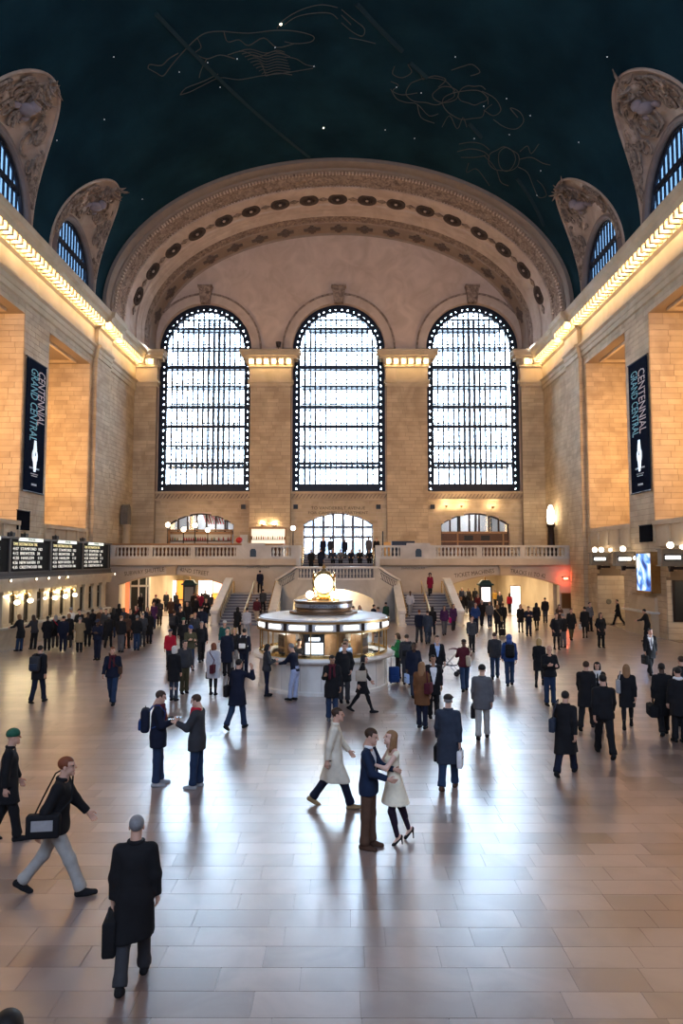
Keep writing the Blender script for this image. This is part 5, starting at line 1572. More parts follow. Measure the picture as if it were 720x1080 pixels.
MB().box(TX-0.45, TX+0.05, TY0, TY1, 2.88, 3.05).box(TX-0.45, TX+0.12, TY0, TY1, 3.05, 3.3).box(TX-0.45, TX+0.28, TY0, TY1+0.1, 3.3, 3.5).build('entablature', M_TICK, office)
ny = int((TY1-TY0-0.4)/1.52)
LAMPY = []
for i in range(ny):
    y = TY1 - 0.75 - i*1.52
    p = MB().box(TX-0.45, TX-0.22, y-0.36, y+0.36, 1.12, 2.88).box(TX-0.45, TX-0.15, y-0.42, y+0.42, 2.7, 2.88).box(TX-0.45, TX-0.15, y-0.42, y+0.42, 1.12, 1.26)
    p.build('pilaster', M_TICK, office)
    wy = y - 0.76
    wnd = MB().box(TX-0.44, TX-0.40, wy-0.4, wy+0.4, 1.12, 2.88).build('ticket_window', M_TGLASS, office)
    MB().box(TX-0.40, TX-0.36, wy-0.40, wy-0.34, 1.12, 2.7).box(TX-0.40, TX-0.36, wy+0.34, wy+0.40, 1.12, 2.7).box(TX-0.40, TX-0.36, wy-0.4, wy+0.4, 2.2, 2.28).box(TX-0.40, TX-0.36, wy-0.02, wy+0.02, 1.4, 2.2).build('grille', M_GRILL, wnd)
# lamps on brackets between the lit windows
for k, (px_, py_) in enumerate(((18, 635.5), (32, 633.5), (47.5, 631), (58, 630.5), (69, 629), (79, 627.5))):
    p = atX(px_, py_, TX + 0.12)
    big = k != 2
    t = thing('sconce', 'glowing bowl lamp on the ticket office front, %s from the left' % ('first', 'second', 'third', 'fourth', 'fifth', 'sixth')[k], 'lamp', (TX + 0.12, p.y, p.z))
    r_ = 0.16 if big else 0.09
    MB().sphere((0, 0, 0), r_, 12, 8, (0.8, 1.25, 0.75)).build('shade', M_GLOBE, t, smooth='full')
    MB().tube([(-0.34, 0, 0.35), (-0.1, 0, 0.4), (0, 0, 0.3), (0, 0, r_*0.7)], 0.02, 6).build('arm', M_BRASS, t)
    if big: point_light('sconce_light', (TX + 0.0, p.y, p.z + 0.30), 20, (1.0, 0.78, 0.40), 0.06)
# downlights under the board
for k, (px_, py_) in enumerate(((10, 615), (37, 613.5), (50, 612.5), (61, 612), (70, 616), (120, 609))):
    p = atX(px_, py_, TX + 0.29)
    t = thing('spotlight', 'tiny spotlight on the lip under the departure board, %s from the left' % ('first', 'second', 'third', 'fourth', 'fifth', 'sixth')[k], 'light', (TX + 0.30, p.y, 3.42))
    MB().lathe([(0, 0), (0.09, 0), (0.09, 0.06), (0, 0.06)], (0, 0, 0), 10, axis='X').build('housing', M_BRASS, t)
    MB().lathe([(0, 0.06), (0.07, 0.06), (0.05, 0.09), (0, 0.1)], (0, 0, 0), 10, axis='X').build('lens', M_PANELLIGHT, t)
# the board
board = thing('departure_board', 'long black departure board with white lettering above the ticket windows', 'board', (TX, 38.3, 3.5))
M_BOARD = mat('board_black', (0.006, 0.006, 0.007), 0.7, spec=0.1)
M_BTXT = emis('board_lettering', (0.95, 0.92, 0.82), 0.55)
M_BTXY = emis('board_lettering_yellow', (1.0, 0.86, 0.42), 0.55)
MB().box(-0.7, 0.0, -20, 10.0, 0, 2.05).build('case', M_BOARD, board)
MB().box(0.0, 0.14, -20, 10.05, 0.0, 0.10).box(0, 0.08, -20, 10.05, 0.28, 0.34).box(0, 0.10, -20, 10.05, 1.98, 2.08).build('frame_rail', mat('board_rail', (0.07, 0.062, 0.06), 0.4, 0.4), board)
MB().box(0.0, 0.06, -20, 10.05, 0.10, 0.28).build('foot_panel', mat('board_foot', (0.03, 0.027, 0.028), 0.5), board)
PY = [29.0, 33.6, 38.3, 43.0, 47.7]
LINES = ['TIME DESTINATION TRK', '4:07  STAMFORD  102', '4:12  BREWSTER   28', '4:20  HARLEM    113', '4:26  NEW HAVEN  19', '4:35  CRESTWOOD 106']
for i in range(4):
    ya, yb = PY[i], PY[i+1]
    pn = MB().box(0.0, 0.04, ya-38.3+0.14, yb-38.3-0.14, 0.36, 1.96).build('panel', M_BOARD, board)
    MB().box(0.0, 0.10, yb-38.3-0.09, yb-38.3+0.09, 0.28, 2.02).build('divider', mat('board_rail', (0.07, 0.062, 0.06), 0.4, 0.4), board)
    hd = MB().box(0.06, 0.11, ya-38.3+0.9, ya-38.3+3.6, 1.88, 2.05).build('header', emis('board_header_light', (0.9, 0.95, 0.85), 0.7), board)
    text_obj('DEPARTURES', 0.15, M_BLACK, frame_m((0.115, ya-38.3+2.25, 1.965), (0, 1, 0), (0, 0, 1)), hd, 'lettering')
    for r_, ln in enumerate(LINES):
        text_obj(ln, 0.215, M_BTXY if r_ == 0 else M_BTXT, frame_m((0.05, ya-38.3+0.35, 1.72 - 0.235*r_), (0, 1, 0), (0, 0, 1)), pn, 'lettering', width=(2.7 if r_ == 0 else 3.3 if r_ % 2 else 3.0), align='LEFT')
for k, (px_, py_) in enumerate(((12, 562.5), (26, 562.5), (58.5, 568), (87, 569))):
    p = atX(px_, py_, TX - 0.3)
    t = thing('floodlight', 'small black floodlight on top of the departure board, %s from the left' % ('first', 'second', 'third', 'fourth')[k], 'light', (TX - 0.3, p.y, 5.555))
    MB().tube([(0, -0.22, 0), (0, -0.2, 0.2), (0, 0, 0.3), (0, 0.2, 0.2), (0, 0.22, 0)], 0.035, 6).build('yoke', M_BLACK, t)
    MB().box(-0.14, 0.14, -0.14, 0.14, 0.06, 0.26).build('head', M_BLACK, t)

# ================================================================ BANNERS AND WALL PANELS
M_NAVY = mat('banner_navy', (0.003, 0.006, 0.018), 1.0, spec=0.03)
M_MATTE = mat('matte_black_panel', (0.004, 0.004, 0.007), 1.0, spec=0.03)
def banner(s, label):
    X = s*(HW - 0.12)
    if s < 0:
        y0 = atX(24, 517, X).y; y1 = atX(44.5, 383, X).y
        z0 = atX(24.0, 517, X).z; z1 = atX(28.5, 375, X).z
        y0 = 39.65
    else:
        y0 = atX(685.5, 500, X).y; y1 = atX(665, 385, X).y
        z0 = atX(667, 521, X).z; z1 = atX(664.5, 385, X).z
    y1 = y0 + 2.55
    t = thing('banner', label, 'banner', (X, (y0+y1)/2, z0))
    w_ = y1-y0; h_ = z1-z0
    MB().box(-0.03, 0.03, -w_/2, w_/2, 0, h_).build('cloth', M_NAVY, t)
    MB().tube([(0, -w_/2-0.1, h_), (0, w_/2+0.1, h_)], 0.05, 6).build('top_rod', M_BRONZE_DK, t)
    MB().tube([(0, -w_/2-0.1, 0), (0, w_/2+0.1, 0)], 0.05, 6).build('bottom_rod', M_BRONZE_DK, t)
    xf = -s*0.036
    rd = Vector((0, 0, -1))                # lettering runs down the cloth
    upv = Vector((0, -s, 0)) * -1.0
    upv = Vector((0, 1.0 if s < 0 else -1.0, 0))
    def tx(txt, size, off, zc, m_, wd):
        text_obj(txt, size, m_, frame_m((xf, off, zc), rd, upv), t, 'lettering', width=wd)
    M_T1 = mat('banner_teal_letters', (0.10, 0.36, 0.44), 0.6); M_T2 = mat('banner_rose_letters', (0.48, 0.36, 0.36), 0.6)
    if s < 0:
        tx('GRAND CENTRAL', 1.35, -0.35, h_*0.66, M_T1, h_*0.55); tx('CENTENNIAL', 1.35, 0.6, h_*0.73, M_T2, h_*0.42)
    else:
        tx('GRAND CENTRAL', 1.3, 0.5, h_*0.68, M_T1, h_*0.50); tx('CENTENNIAL', 1.3, -0.5, h_*0.68, M_T2, h_*0.48)
    # wrist watch
    M_W = mat('watch_silver', (0.62, 0.58, 0.55), 0.3, 0.5)
    wz = h_*0.275
    wt = MB().lathe([(0, 0.02), (0.34, 0.02), (0.40, 0.0)], (0, 0, 0), 20, axis='X').mesh('watch_face', M_W)
    wt.transform(Matrix.Translation((xf, 0, wz)) @ Matrix.Diagonal((-s, 1, 1.15, 1))); wf = link('watch_face', wt, t)
    for d in (-1, 1):
        MB().prism([(-0.24, wz+d*0.38), (0.24, wz+d*0.38), (0.13, wz+d*0.95), (-0.13, wz+d*0.95)], lambda u, v: (xf, u, v), (-s*0.02, 0, 0)).build('watch_strap', M_W, t)
    MB().bar((xf - s*0.03, 0, wz), (xf - s*0.03, 0.12, wz+0.18), 0.03, 0.01).bar((xf - s*0.03, 0, wz), (xf - s*0.03, 0, wz+0.26), 0.02, 0.01).build('watch_hands', M_BLACK, t)
    # small print blocks
    M_P = mat('banner_small_print', (0.55, 0.57, 0.62), 0.6)
    for zz, ww, hh in ((0.175, 1.3, 0.10), (0.135, 1.0, 0.05), (0.12, 0.8, 0.05), (0.05, 0.7, 0.12)):
        n_ = 9
        pm = MB()
        for q in range(n_):
            yy = -ww/2 + ww*q/n_
            pm.box(xf, xf - s*0.01, yy, yy + ww/n_*0.7, h_*zz, h_*zz + hh)
        pm.build('small_print', M_P, t)['kind'] = 'stuff'
    return t
banner(-1, 'tall navy banner with a watch hanging on the left wall pier')
banner(1, 'tall navy banner with a watch hanging on the right wall pier')
for s, (x0, y0, x1, y1) in ((-1, (18, 540, 31, 558.5)), (1, (675, 553.5, 687, 572))):
    X = s*(HW - 0.08)
    a = atX(x0, y1, X); b = atX(x1, y0, X)
    t = thing('wall_screen', 'black square panel below the banner on the %s wall' % ('left' if s < 0 else 'right'), 'panel', (X, (a.y+b.y)/2, min(a.z, b.z)))
    w_, h_ = abs(b.y-a.y), abs(b.z-a.z)
    MB().box(-0.05, 0.05, -w_/2, w_/2, 0, h_).build('panel', M_MATTE, t)
    MB().box(-0.06, 0.06, -w_/2-0.05, w_/2+0.05, h_, h_+0.05).build('frame', M_BRONZE_DK, t)
# lit advertising screen on the right pier
def ad_material():
    m, nt, b = _new('advert_image')
    N = nt.nodes.new; L = nt.links.new
    tc = N('ShaderNodeTexCoord')
    n = N('ShaderNodeTexNoise'); n.inputs['Scale'].default_value = 0.85; n.inputs['Detail'].default_value = 2; n.inputs['Distortion'].default_value = 1.5
    L(tc.outputs['Object'], n.inputs['Vector'])
    r = N('ShaderNodeValToRGB'); e = r.color_ramp.elements
    e[0].position = 0.34; e[0].color = (0.01, 0.03, 0.16, 1); e[1].position = 0.62; e[1].color = (0.75, 0.88, 1.0, 1)
    x = e.new(0.47); x.color = (0.07, 0.22, 0.65, 1)
    L(n.outputs['Fac'], r.inputs['Fac']); L(r.outputs['Color'], b.inputs['Emission Color']); b.inputs['Emission Strength'].default_value = 1.5
    b.inputs['Base Color'].default_value = (0.02, 0.02, 0.03, 1)
    return m
X = HW - 0.5
a = atX(671.5, 624, X); b = atX(687, 592, X)
t = thing('advertising_screen', 'glowing blue and white advertising screen on the right wall pier', 'screen', (X, (a.y+b.y)/2, a.z))
w_, h_ = abs(b.y-a.y), 2.35
MB().box(-0.02, 0.0, -w_/2+0.1, w_/2-0.1, 0.1, h_-0.1).build('image', ad_material(), t)
MB().box(0.0, 0.48, -w_/2, w_/2, 0, h_).build('case', M_BRASSD, t)
MB().box(-0.05, 0.0, -w_/2, -w_/2+0.1, 0, h_).box(-0.05, 0, w_/2-0.1, w_/2, 0, h_).box(-0.05, 0, -w_/2, w_/2, 0, 0.1).box(-0.05, 0, -w_/2, w_/2, h_-0.1, h_).build('frame', M_BRASSD, t)
# track sign boxes with globe lamps
M_SIGN = mat('sign_bronze', (0.22, 0.17, 0.115), 0.5, 0.3, noise=0.2, scale=6)
def track_sign(px_, py_, w_, h_, globes, label):
    X = HW - 0.75
    p = atX(px_, py_, X)
    t = thing('track_sign', label, 'sign', (X, p.y, p.z))
    MB().box(-w_/2, w_/2, -0.24, 0.24, -h_/2, h_/2).build('case', M_SIGN, t)
    MB().box(-w_/2-0.06, w_/2+0.06, -0.30, 0.30, h_/2, h_/2+0.08).box(-w_/2-0.06, w_/2+0.06, -0.30, 0.30, -h_/2-0.07, -h_/2).build('cornice', M_SIGN, t)
    # dark display with its lit line of text, towards the room's far and near ends
    for q in (-1, 1):
        MB().box(-w_/2+0.10, w_/2-0.10, q*0.24, q*0.255, -0.17, 0.17).build('display', M_BLACK, t)
        MB().box(-w_/2+0.17, w_/2-0.17, q*0.255, q*0.265, -0.09, 0.09).build('lit_panel', M_PANELLIGHT, t)
    MB().prism([(-0.16, -h_/2-0.07), (0.16, -h_/2-0.07), (0.05, -h_/2-0.35), (-0.05, -h_/2-0.35)], lambda u, v: (-0.1, u, v), (0.2, 0, 0)).box(0.1, 0.75, -0.08, 0.08, -h_/2-0.25, -h_/2-0.1).build('bracket', M_BRONZE_DK, t)
    for g in range(globes):
        yy = 0.0 if globes == 1 else -0.24 + 0.44*g
        MB().lathe([(0, 0), (0.06, 0), (0.05, 0.05), (0, 0.06)], (yy, 0, h_/2+0.08), 8).build('lamp_collar', M_BRASSD, t)
        MB().sphere((yy, 0, h_/2+0.26), 0.17, 12, 8).build('globe', M_GLOBE, t, smooth='full')
track_sign(631, 589.5, 1.1, 0.72, 2, 'track sign box with two globe lamps at the far end of the right wall')
track_sign(657, 589.5, 1.1, 0.72, 1, 'track sign box with one globe lamp left of the advertising screen')
track_sign(707, 588, 1.15, 0.78, 1, 'track sign box with a large globe lamp right of the advertising screen')
for k, (x_, y_) in enumerate(((643.5, 580), (669.5, 588.5), (719, 577))):
    p = atX(x_, y_, HW - 0.27)
    t = thing('small_lamp', ('small globe lamp between the two far track signs', 'tiny lamp beside the top of the advertising screen', 'small globe lamp at the right edge of the picture')[k], 'lamp', (HW - 0.27, p.y, p.z))
    MB().sphere((0, 0, 0), 0.11, 10, 8).build('globe', M_GLOBE, t, smooth='full')
    MB().box(0.05, 0.235, -0.03, 0.03, -0.03, 0.03).build('arm', M_BRASSD, t)
# bronze timetable in the nearer arch, round vent in the farther one
p = atX(716, 652, HW + 1.2)
t = thing('timetable_case', 'dark bronze timetable case in the nearer right-hand arch', 'panel', (HW + 2.0, BAYS[1][0] + 5.7, 1.15))
c2 = (BAYS[1][0] + BAYS[1][1])/2
t.location = (HW + 1.9, c2 + ARW - 0.10, 1.1)
MB().box(-1.5, 1.5, 0, 0.06, 0, 2.1).build('panel', M_BLACK, t)
MB().box(-1.6, 1.6, 0.02, 0.085, -0.1, 2.2).build('frame', M_BRONZE_DK, t)
c1 = (BAYS[0][0] + BAYS[0][1])/2
pv = atY(642, 634.5, c1 + ARW - 0.06)
tag(MB().lathe([(0, 0.0), (0.16, 0.0), (0.2, -0.03), (0.16, 0.03), (0.0, 0.02)], (pv.x, c1 + ARW - 0.06, pv.z), 20, axis='Y').build('wall_vent', mat('vent_grey', (0.16, 0.14, 0.10), 0.5)), 'round grey vent on the wall inside the farther right arch', 'vent')
pv = atY(664, 622, c1 + ARW - 0.08)
tag(MB().prism([(-0.75, 0)] + [(-0.75*math.cos(PI*i/12), 0.42*math.sin(PI*i/12)) for i in range(1, 12)] + [(0.75, 0)], lambda u, v: (pv.x + 0.5 + u, c1 + ARW - 0.10, pv.z - 0.1 + v), (0, 0.10, 0)).build('fanlight', M_GRILL), 'dark arched fanlight inside the farther right arch', 'fanlight')

# ================================================================ PEOPLE: smooth blended bodies
def surface_nets(fn, lo, hi, res):
    lo = np.asarray(lo, float); hi = np.asarray(hi, float)
    n = np.maximum(3, np.ceil((hi - lo)/res).astype(int) + 1)
    ax = [lo[i] + res*np.arange(n[i]) for i in range(3)]
    X, Y, Z = np.meshgrid(*ax, indexing='ij')
    V = fn(X, Y, Z)
    S = V < 0
    c = np.zeros(tuple(n - 1), int)
    for a in (0, 1):
        for b in (0, 1):
            for d in (0, 1):
                c += S[a:n[0]-1+a, b:n[1]-1+b, d:n[2]-1+d]
    act = (c > 0) & (c < 8)
    idx = np.argwhere(act)
    if len(idx) == 0: return np.zeros((0, 3)), []
    ids = -np.ones(act.shape, int); ids[act] = np.arange(len(idx))
    acc = np.zeros((len(idx), 3)); cnt = np.zeros(len(idx))
    corners = [(a, b, d) for a in (0, 1) for b in (0, 1) for d in (0, 1)]
    cv = {}
    for co in corners:
        q = idx + np.array(co); cv[co] = V[q[:, 0], q[:, 1], q[:, 2]]
    for co in corners:
        for axn in range(3):
            if co[axn]: continue
            c2 = list(co); c2[axn] = 1; c2 = tuple(c2)
            v0, v1 = cv[co], cv[c2]
            m = (v0 < 0) != (v1 < 0)
            t = np.where(m, v0/np.where(m, v0 - v1, 1), 0)
            p = np.tile(np.array(co, float), (len(idx), 1)); p[:, axn] = t
            acc[m] += p[m]; cnt[m] += 1
    vs = lo + res*(idx + acc/np.maximum(cnt, 1)[:, None])
    fs = []
    for axn in range(3):
        u, v = (axn+1) % 3, (axn+2) % 3
        sl0 = [slice(None)]*3; sl1 = [slice(None)]*3
        sl0[axn] = slice(0, -1); sl1[axn] = slice(1, None)
        s0, s1 = S[tuple(sl0)], S[tuple(sl1)]
        e = np.argwhere(s0 != s1)
        e = e[(e[:, u] > 0) & (e[:, v] > 0) & (e[:, u] < n[u]-1) & (e[:, v] < n[v]-1)]
        if len(e) == 0: continue
        def cell(du, dv):
            q = e.copy(); q[:, u] += du; q[:, v] += dv
            return ids[q[:, 0], q[:, 1], q[:, 2]]
        a, b, c_, d = cell(-1, -1), cell(0, -1), cell(0, 0), cell(-1, 0)
        flip = s0[e[:, 0], e[:, 1], e[:, 2]]
        quad = np.stack([a, b, c_, d], 1)
        quad[~flip] = quad[~flip][:, ::-1]
        fs.append(quad)
    return vs, (np.concatenate(fs) if fs else [])

def smin(a, b, k):
    h = np.clip(0.5 + 0.5*(b - a)/k, 0, 1)
    return b + (a - b)*h - k*h*(1 - h)

class SDF:
    """list of primitives merged with a smooth union, then clipped"""
    def __init__(self, k=0.03):
        self.p = []; self.k = k; self.lo = np.full(3, 1e9); self.hi = np.full(3, -1e9); self.cuts = []
    def _bb(self, q, r):
        q = np.asarray(q, float)
        self.lo = np.minimum(self.lo, q - r); self.hi = np.maximum(self.hi, q + r)
    def cap(self, a, b, ra, rb=None, fx=1.0, fy=1.0, k=None):
        rb = ra if rb is None else rb
        a = np.asarray(a, float); b = np.asarray(b, float)
        self._bb(a, ra*max(fx, fy, 1)); self._bb(b, rb*max(fx, fy, 1))
        self.p.append(('c', a, b, ra, rb, fx, fy, k)); return self
    def ell(self, c, r, k=None):
        c = np.asarray(c, float); r = np.asarray(r, float)
        self._bb(c, r.max()); self.p.append(('e', c, r, k)); return self
    def cut(self, fn):
        """remove where fn(X,Y,Z) < 0"""
        self.cuts.append(fn); return self
    def __call__(self, X, Y, Z):
        D = None
        for q in self.p:
            if q[0] == 'c':
                _, a, b, ra, rb, fx, fy, k = q
                ba = b - a; L2 = max(1e-9, float(ba @ ba))
                px, py, pz = X - a[0], Y - a[1], Z - a[2]
                t = np.clip((px*ba[0] + py*ba[1] + pz*ba[2])/L2, 0, 1)
                dx, dy, dz = (px - t*ba[0])/fx, (py - t*ba[1])/fy, pz - t*ba[2]
                d = (np.sqrt(dx*dx + dy*dy + dz*dz) - (ra + (rb - ra)*t))*min(fx, fy, 1.0)
            else:
                _, c, r, k = q
                x, y, z = (X-c[0]), (Y-c[1]), (Z-c[2])
                k0 = np.sqrt((x/r[0])**2 + (y/r[1])**2 + (z/r[2])**2)
                k1 = np.sqrt((x/r[0]**2)**2 + (y/r[1]**2)**2 + (z/r[2]**2)**2)
                d = k0*(k0 - 1)/np.maximum(k1, 1e-6)
            D = d if D is None else smin(D, d, k or self.k)
        for f in self.cuts: D = np.maximum(D, -f(X, Y, Z))
        return D
    def mesh(self, res):
        return surface_nets(self, self.lo - res*1.6, self.hi + res*1.6, res)

def np_mesh(name, chunks, scale=1.0):
    vs = []; fs = []; o = 0
    for v, f in chunks:
        if len(v) == 0: continue
        vs.append(np.asarray(v)*scale); fs.append(np.asarray(f) + o); o += len(v)
    if not vs: return None
    V = np.concatenate(vs); F = np.concatenate(fs)
    me = bpy.data.meshes.new(name)
    me.vertices.add(len(V)); me.vertices.foreach_set('co', V.astype(np.float32).ravel())
    me.loops.add(len(F)*4); me.loops.foreach_set('vertex_index', F.astype(np.int32).ravel())
    me.polygons.add(len(F)); me.polygons.foreach_set('loop_start', np.arange(0, len(F)*4, 4, dtype=np.int32))
    try: me.polygons.foreach_set('loop_total', np.full(len(F), 4, dtype=np.int32))
    except Exception: pass
    me.update(calc_edges=True); me.validate()
    me.shade_smooth()
    me.materials.append(None)
    return me

def D2(v): return math.radians(v)
POSES = {
 'stand':  dict(lh=3, rh=-2, la=4, ra=2, le=10, re=12, lab=7, rab=7),
 'stand2': dict(lh=-3, rh=9, rk=12, la=2, ra=8, le=16, re=8, lab=9, rab=8, hy=15),
 'stand3': dict(lh=5, rh=-3, la=10, ra=-4, le=30, re=8, lab=8, rab=9, hy=-20),
 'walk':   dict(lh=-20, lk=16, rh=24, rk=6, la=20, ra=-18, le=18, re=10, lab=6, rab=7, lean=3),
 'walk2':  dict(rh=-20, rk=16, lh=24, lk=6, ra=20, la=-18, re=18, le=10, lab=6, rab=7, lean=3),
 'step':   dict(lh=-11, lk=12, rh=14, rk=5, la=9, ra=-8, le=14, re=10, lab=7, rab=7, lean=2),
 'stride': dict(lh=-25, lk=14, rh=26, rk=4, la=26, ra=-26, le=16, re=12, lab=7, rab=9, lean=6),
 'stride2':dict(rh=-29, rk=14, lh=31, lk=4, ra=26, la=-26, re=16, le=12, lab=7, rab=9, lean=6),
 'phone':  dict(lh=3, rh=-2, la=14, ra=16, le=88, re=92, li=26, ri=24, lab=8, rab=8, hp=18),
 'phoner': dict(lh=3, rh=-2, la=2, ra=28, le=12, re=84, ri=8, lab=8, rab=9, hp=16),
 'phonel': dict(lh=3, rh=-2, ra=2, la=28, re=12, le=84, li=8, lab=8, rab=9, hp=16),
 'ear':    dict(lh=-18, lk=22, rh=16, rk=5, la=6, ra=58, le=10, re=138, rab=28, ri=10, lab=7, lean=4, hy=-10),
 'folded': dict(lh=2, rh=-2, la=18, ra=20, le=80, re=86, li=48, ri=48, lab=10, rab=10),
 'pocket': dict(lh=2, rh=-4, la=-6, ra=-6, le=34, re=34, lab=16, rab=16, li=22, ri=22),
 'lean':   dict(lh=12, rh=4, lk=6, la=36, ra=32, le=40, re=52, lab=6, rab=8, lean=10, hp=12),
 'sit':    dict(lh=84, rh=80, lk=86, rk=80, la=24, ra=26, le=50, re=52, li=14, ri=14, lab=8, rab=8, lean=8, sit=1),
 'push':   dict(lh=-15, lk=14, rh=17, rk=5, la=40, ra=40, le=34, re=34, lab=6, rab=6, lean=6),
 'hugman': dict(lh=1, rh=-3, la=26, ra=24, le=58, re=50, li=16, ri=12, lab=7, rab=9, hp=12, lean=1),
 'hugwoman': dict(lh=10, lk=24, rh=-20, rk=0, la=42, ra=30, le=70, re=66, li=4, ri=8, lab=8, rab=10, hp=-12, lean=2, heel=1),
 'carry':  dict(lh=-12, lk=16, rh=15, rk=5, la=-2, ra=3, le=6, re=6, lab=8, rab=9, lean=2),
}
HIPZ, HIPW, SHZ, SHW = 0.93, 0.088, 1.412, 0.176
def skeleton(P, female=False):
    g = lambda k: P.get(k, 0.0)
    J = {}
    lean = D2(g('lean'))
    hip = np.array([0, 0, HIPZ])
    def tor(p):                       # point of upright torso, leaned about the hips
        x, y, z = p; z -= HIPZ
        return np.array([x, y*math.cos(lean) + z*math.sin(lean), HIPZ + z*math.cos(lean) - y*math.sin(lean)])
    J['tor'] = tor; J['hip'] = hip
    sw = SHW*(0.9 if female else 1.0)
    J['chest'] = tor((0, 0.0, 1.28)); J['waist'] = tor((0, 0.0, 1.08)); J['neck'] = tor((0, -0.005, 1.47)); J['neckt'] = tor((0, 0.012, 1.545))
    J['head'] = tor((0, 0.03, 1.635))
    for s, n in ((-1, 'l'), (1, 'r')):
        h = hip + np.array([s*HIPW, 0, -0.03])
        a = D2(g(n+'h')); k = D2(g(n+'k'))
        kn = h + 0.425*np.array([s*0.01, math.sin(a), -math.cos(a)])
        b = a - k
        an = kn + 0.405*np.array([0, math.sin(b), -math.cos(b)])
        fp = b*0.75 if b < 0 else b*0.25      # foot pitch (toe down when the shank trails)
        if P.get('heel'): fp -= D2(34)
        J[n+'hip'], J[n+'knee'], J[n+'ank'], J[n+'fp'] = h, kn, an, fp
        sh = tor((s*sw, -0.01, SHZ))
        f = D2(g(n+'a')); ab = D2(g(n+'ab')); e = D2(g(n+'e')); inn = D2(g(n+'i'))
        du = np.array([s*math.sin(ab), math.sin(f)*math.cos(ab), -math.cos(f)*math.cos(ab)])
        el = sh + 0.285*du
        df = np.array([s*(0.4*math.sin(ab) - math.sin(inn)), math.sin(f+e), -math.cos(f+e)]); df /= np.linalg.norm(df)
        wr = el + 0.245*df
        J[n+'sh'], J[n+'el'], J[n+'wr'], J[n+'df'] = sh, el, wr, df
        J[n+'hand'] = wr + 0.09*df
    lowest = 9
    for n in 'lr':
        an, fp = J[n+'ank'], J[n+'fp']
        toe = an + 0.15*np.array([0, math.cos(fp), math.sin(fp)]) - 0.055*np.array([0, -math.sin(fp), math.cos(fp)])
        heel = an - 0.05*np.array([0, math.cos(fp), math.sin(fp)]) - 0.075*np.array([0, -math.sin(fp), math.cos(fp)])
        lowest = min(lowest, toe[2], heel[2])
    if P.get('sit'): lowest = HIPZ - 0.17 - 0.40   # seat surface 0.40 above the local floor
    J['dz'] = -lowest
    return J

def hand_mesh(J, n, res=0.0085, curl=35, fat=1.0):
    s = -1 if n == 'l' else 1
    w, d = J[n+'wr'], J[n+'df']
    inward = np.array([-s*1.0, 0.25, 0.0]); inward = inward - d*(inward @ d); inward /= np.linalg.norm(inward)   # palm normal
    side = np.cross(d, inward)*s                         # across the knuckles, towards the thumb
    if side[1] < 0 and abs(d[2]) > 0.6: side = -side
    S = SDF(0.008)
    S.cap(w - 0.03*d, w + 0.015*d, 0.026, 0.027)
    S.cap(w + 0.03*d + 0.016*side, w + 0.075*d + 0.022*side, 0.019, 0.017); S.cap(w + 0.03*d - 0.014*side, w + 0.072*d - 0.022*side, 0.018, 0.016)
    S.cap(w + 0.02*d, w + 0.07*d, 0.020, 0.018)
    for i, (off, ln) in enumerate(((0.030, 0.072), (0.010, 0.080), (-0.010, 0.074), (-0.029, 0.058))):
        b = w + 0.082*d + off*side
        c1 = D2(curl*0.6 + 4*i); c2 = D2(curl*1.6 + 6*i)
        m = b + ln*0.55*(math.cos(c1)*d + math.sin(c1)*inward)
        t = m + ln*0.5*(math.cos(c2)*d + math.sin(c2)*inward)
        S.cap(b - 0.01*d, m, 0.0098*fat, 0.0092*fat, k=0.004); S.cap(m, t, 0.0092*fat, 0.008*fat, k=0.004)
    tb = w + 0.03*d + 0.030*side
    tm = tb + 0.036*(0.62*d + 0.72*side + 0.25*inward); tt = tm + 0.034*(0.92*d + 0.2*side + 0.35*inward)
    S.cap(tb, tm, 0.013*fat, 0.011*fat, k=0.006); S.cap(tm, tt, 0.011*fat, 0.009*fat, k=0.004)
    return S.mesh(res)

def head_frame(J, P):
    yaw = D2(P.get('hy', 0)); pit = D2(P.get('hp', 0))
    c, s = math.cos(yaw), math.sin(yaw); cp, sp = math.cos(pit), math.sin(pit)
    Rz = np.array([[c, -s, 0], [s, c, 0], [0, 0, 1]]); Rx = np.array([[1, 0, 0], [0, cp, sp], [0, -sp, cp]])
    return Rz @ Rx, J['head']
def xf(vf, R, o):
    v, f = vf
    return (np.asarray(v) @ R.T + o, f)

def head_sdf(female=False):
    S = SDF(0.016)
    S.ell((0, -0.010, 0.038), (0.074, 0.094, 0.084)).ell((0, 0.022, -0.040), (0.054 if female else 0.059, 0.066, 0.070))
    S.cap((0, 0.075, -0.088), (0, 0.070, -0.092), 0.022 if female else 0.026)                     # chin
    S.cap((0, 0.088, 0.030), (0, 0.108, -0.012), 0.011, 0.015, k=0.010)      # nose
    S.cap((-0.035, 0.078, 0.038), (0.035, 0.078, 0.038), 0.013, k=0.012)     # brow
    S.cap((-0.016, 0.086, -0.048), (0.016, 0.086, -0.048), 0.009, k=0.006)   # lips
    for s in (-1, 1):
        S.ell((s*0.076, -0.008, 0.0), (0.010, 0.022, 0.032), k=0.006)
        S.cut(lambda X, Y, Z, s=s: np.sqrt((X-s*0.032)**2 + (Y-0.098)**2 + (Z-0.018)**2) - 0.016)
    S.cap((0, -0.018, -0.05), (0, -0.035, -0.15), 0.052 if female else 0.058, 0.056 if female else 0.062)
    return S
_HEADS = {}
def head_mesh(female, res):
    k = (female, res)
    if k not in _HEADS: _HEADS[k] = head_sdf(female).mesh(res)
    return _HEADS[k]

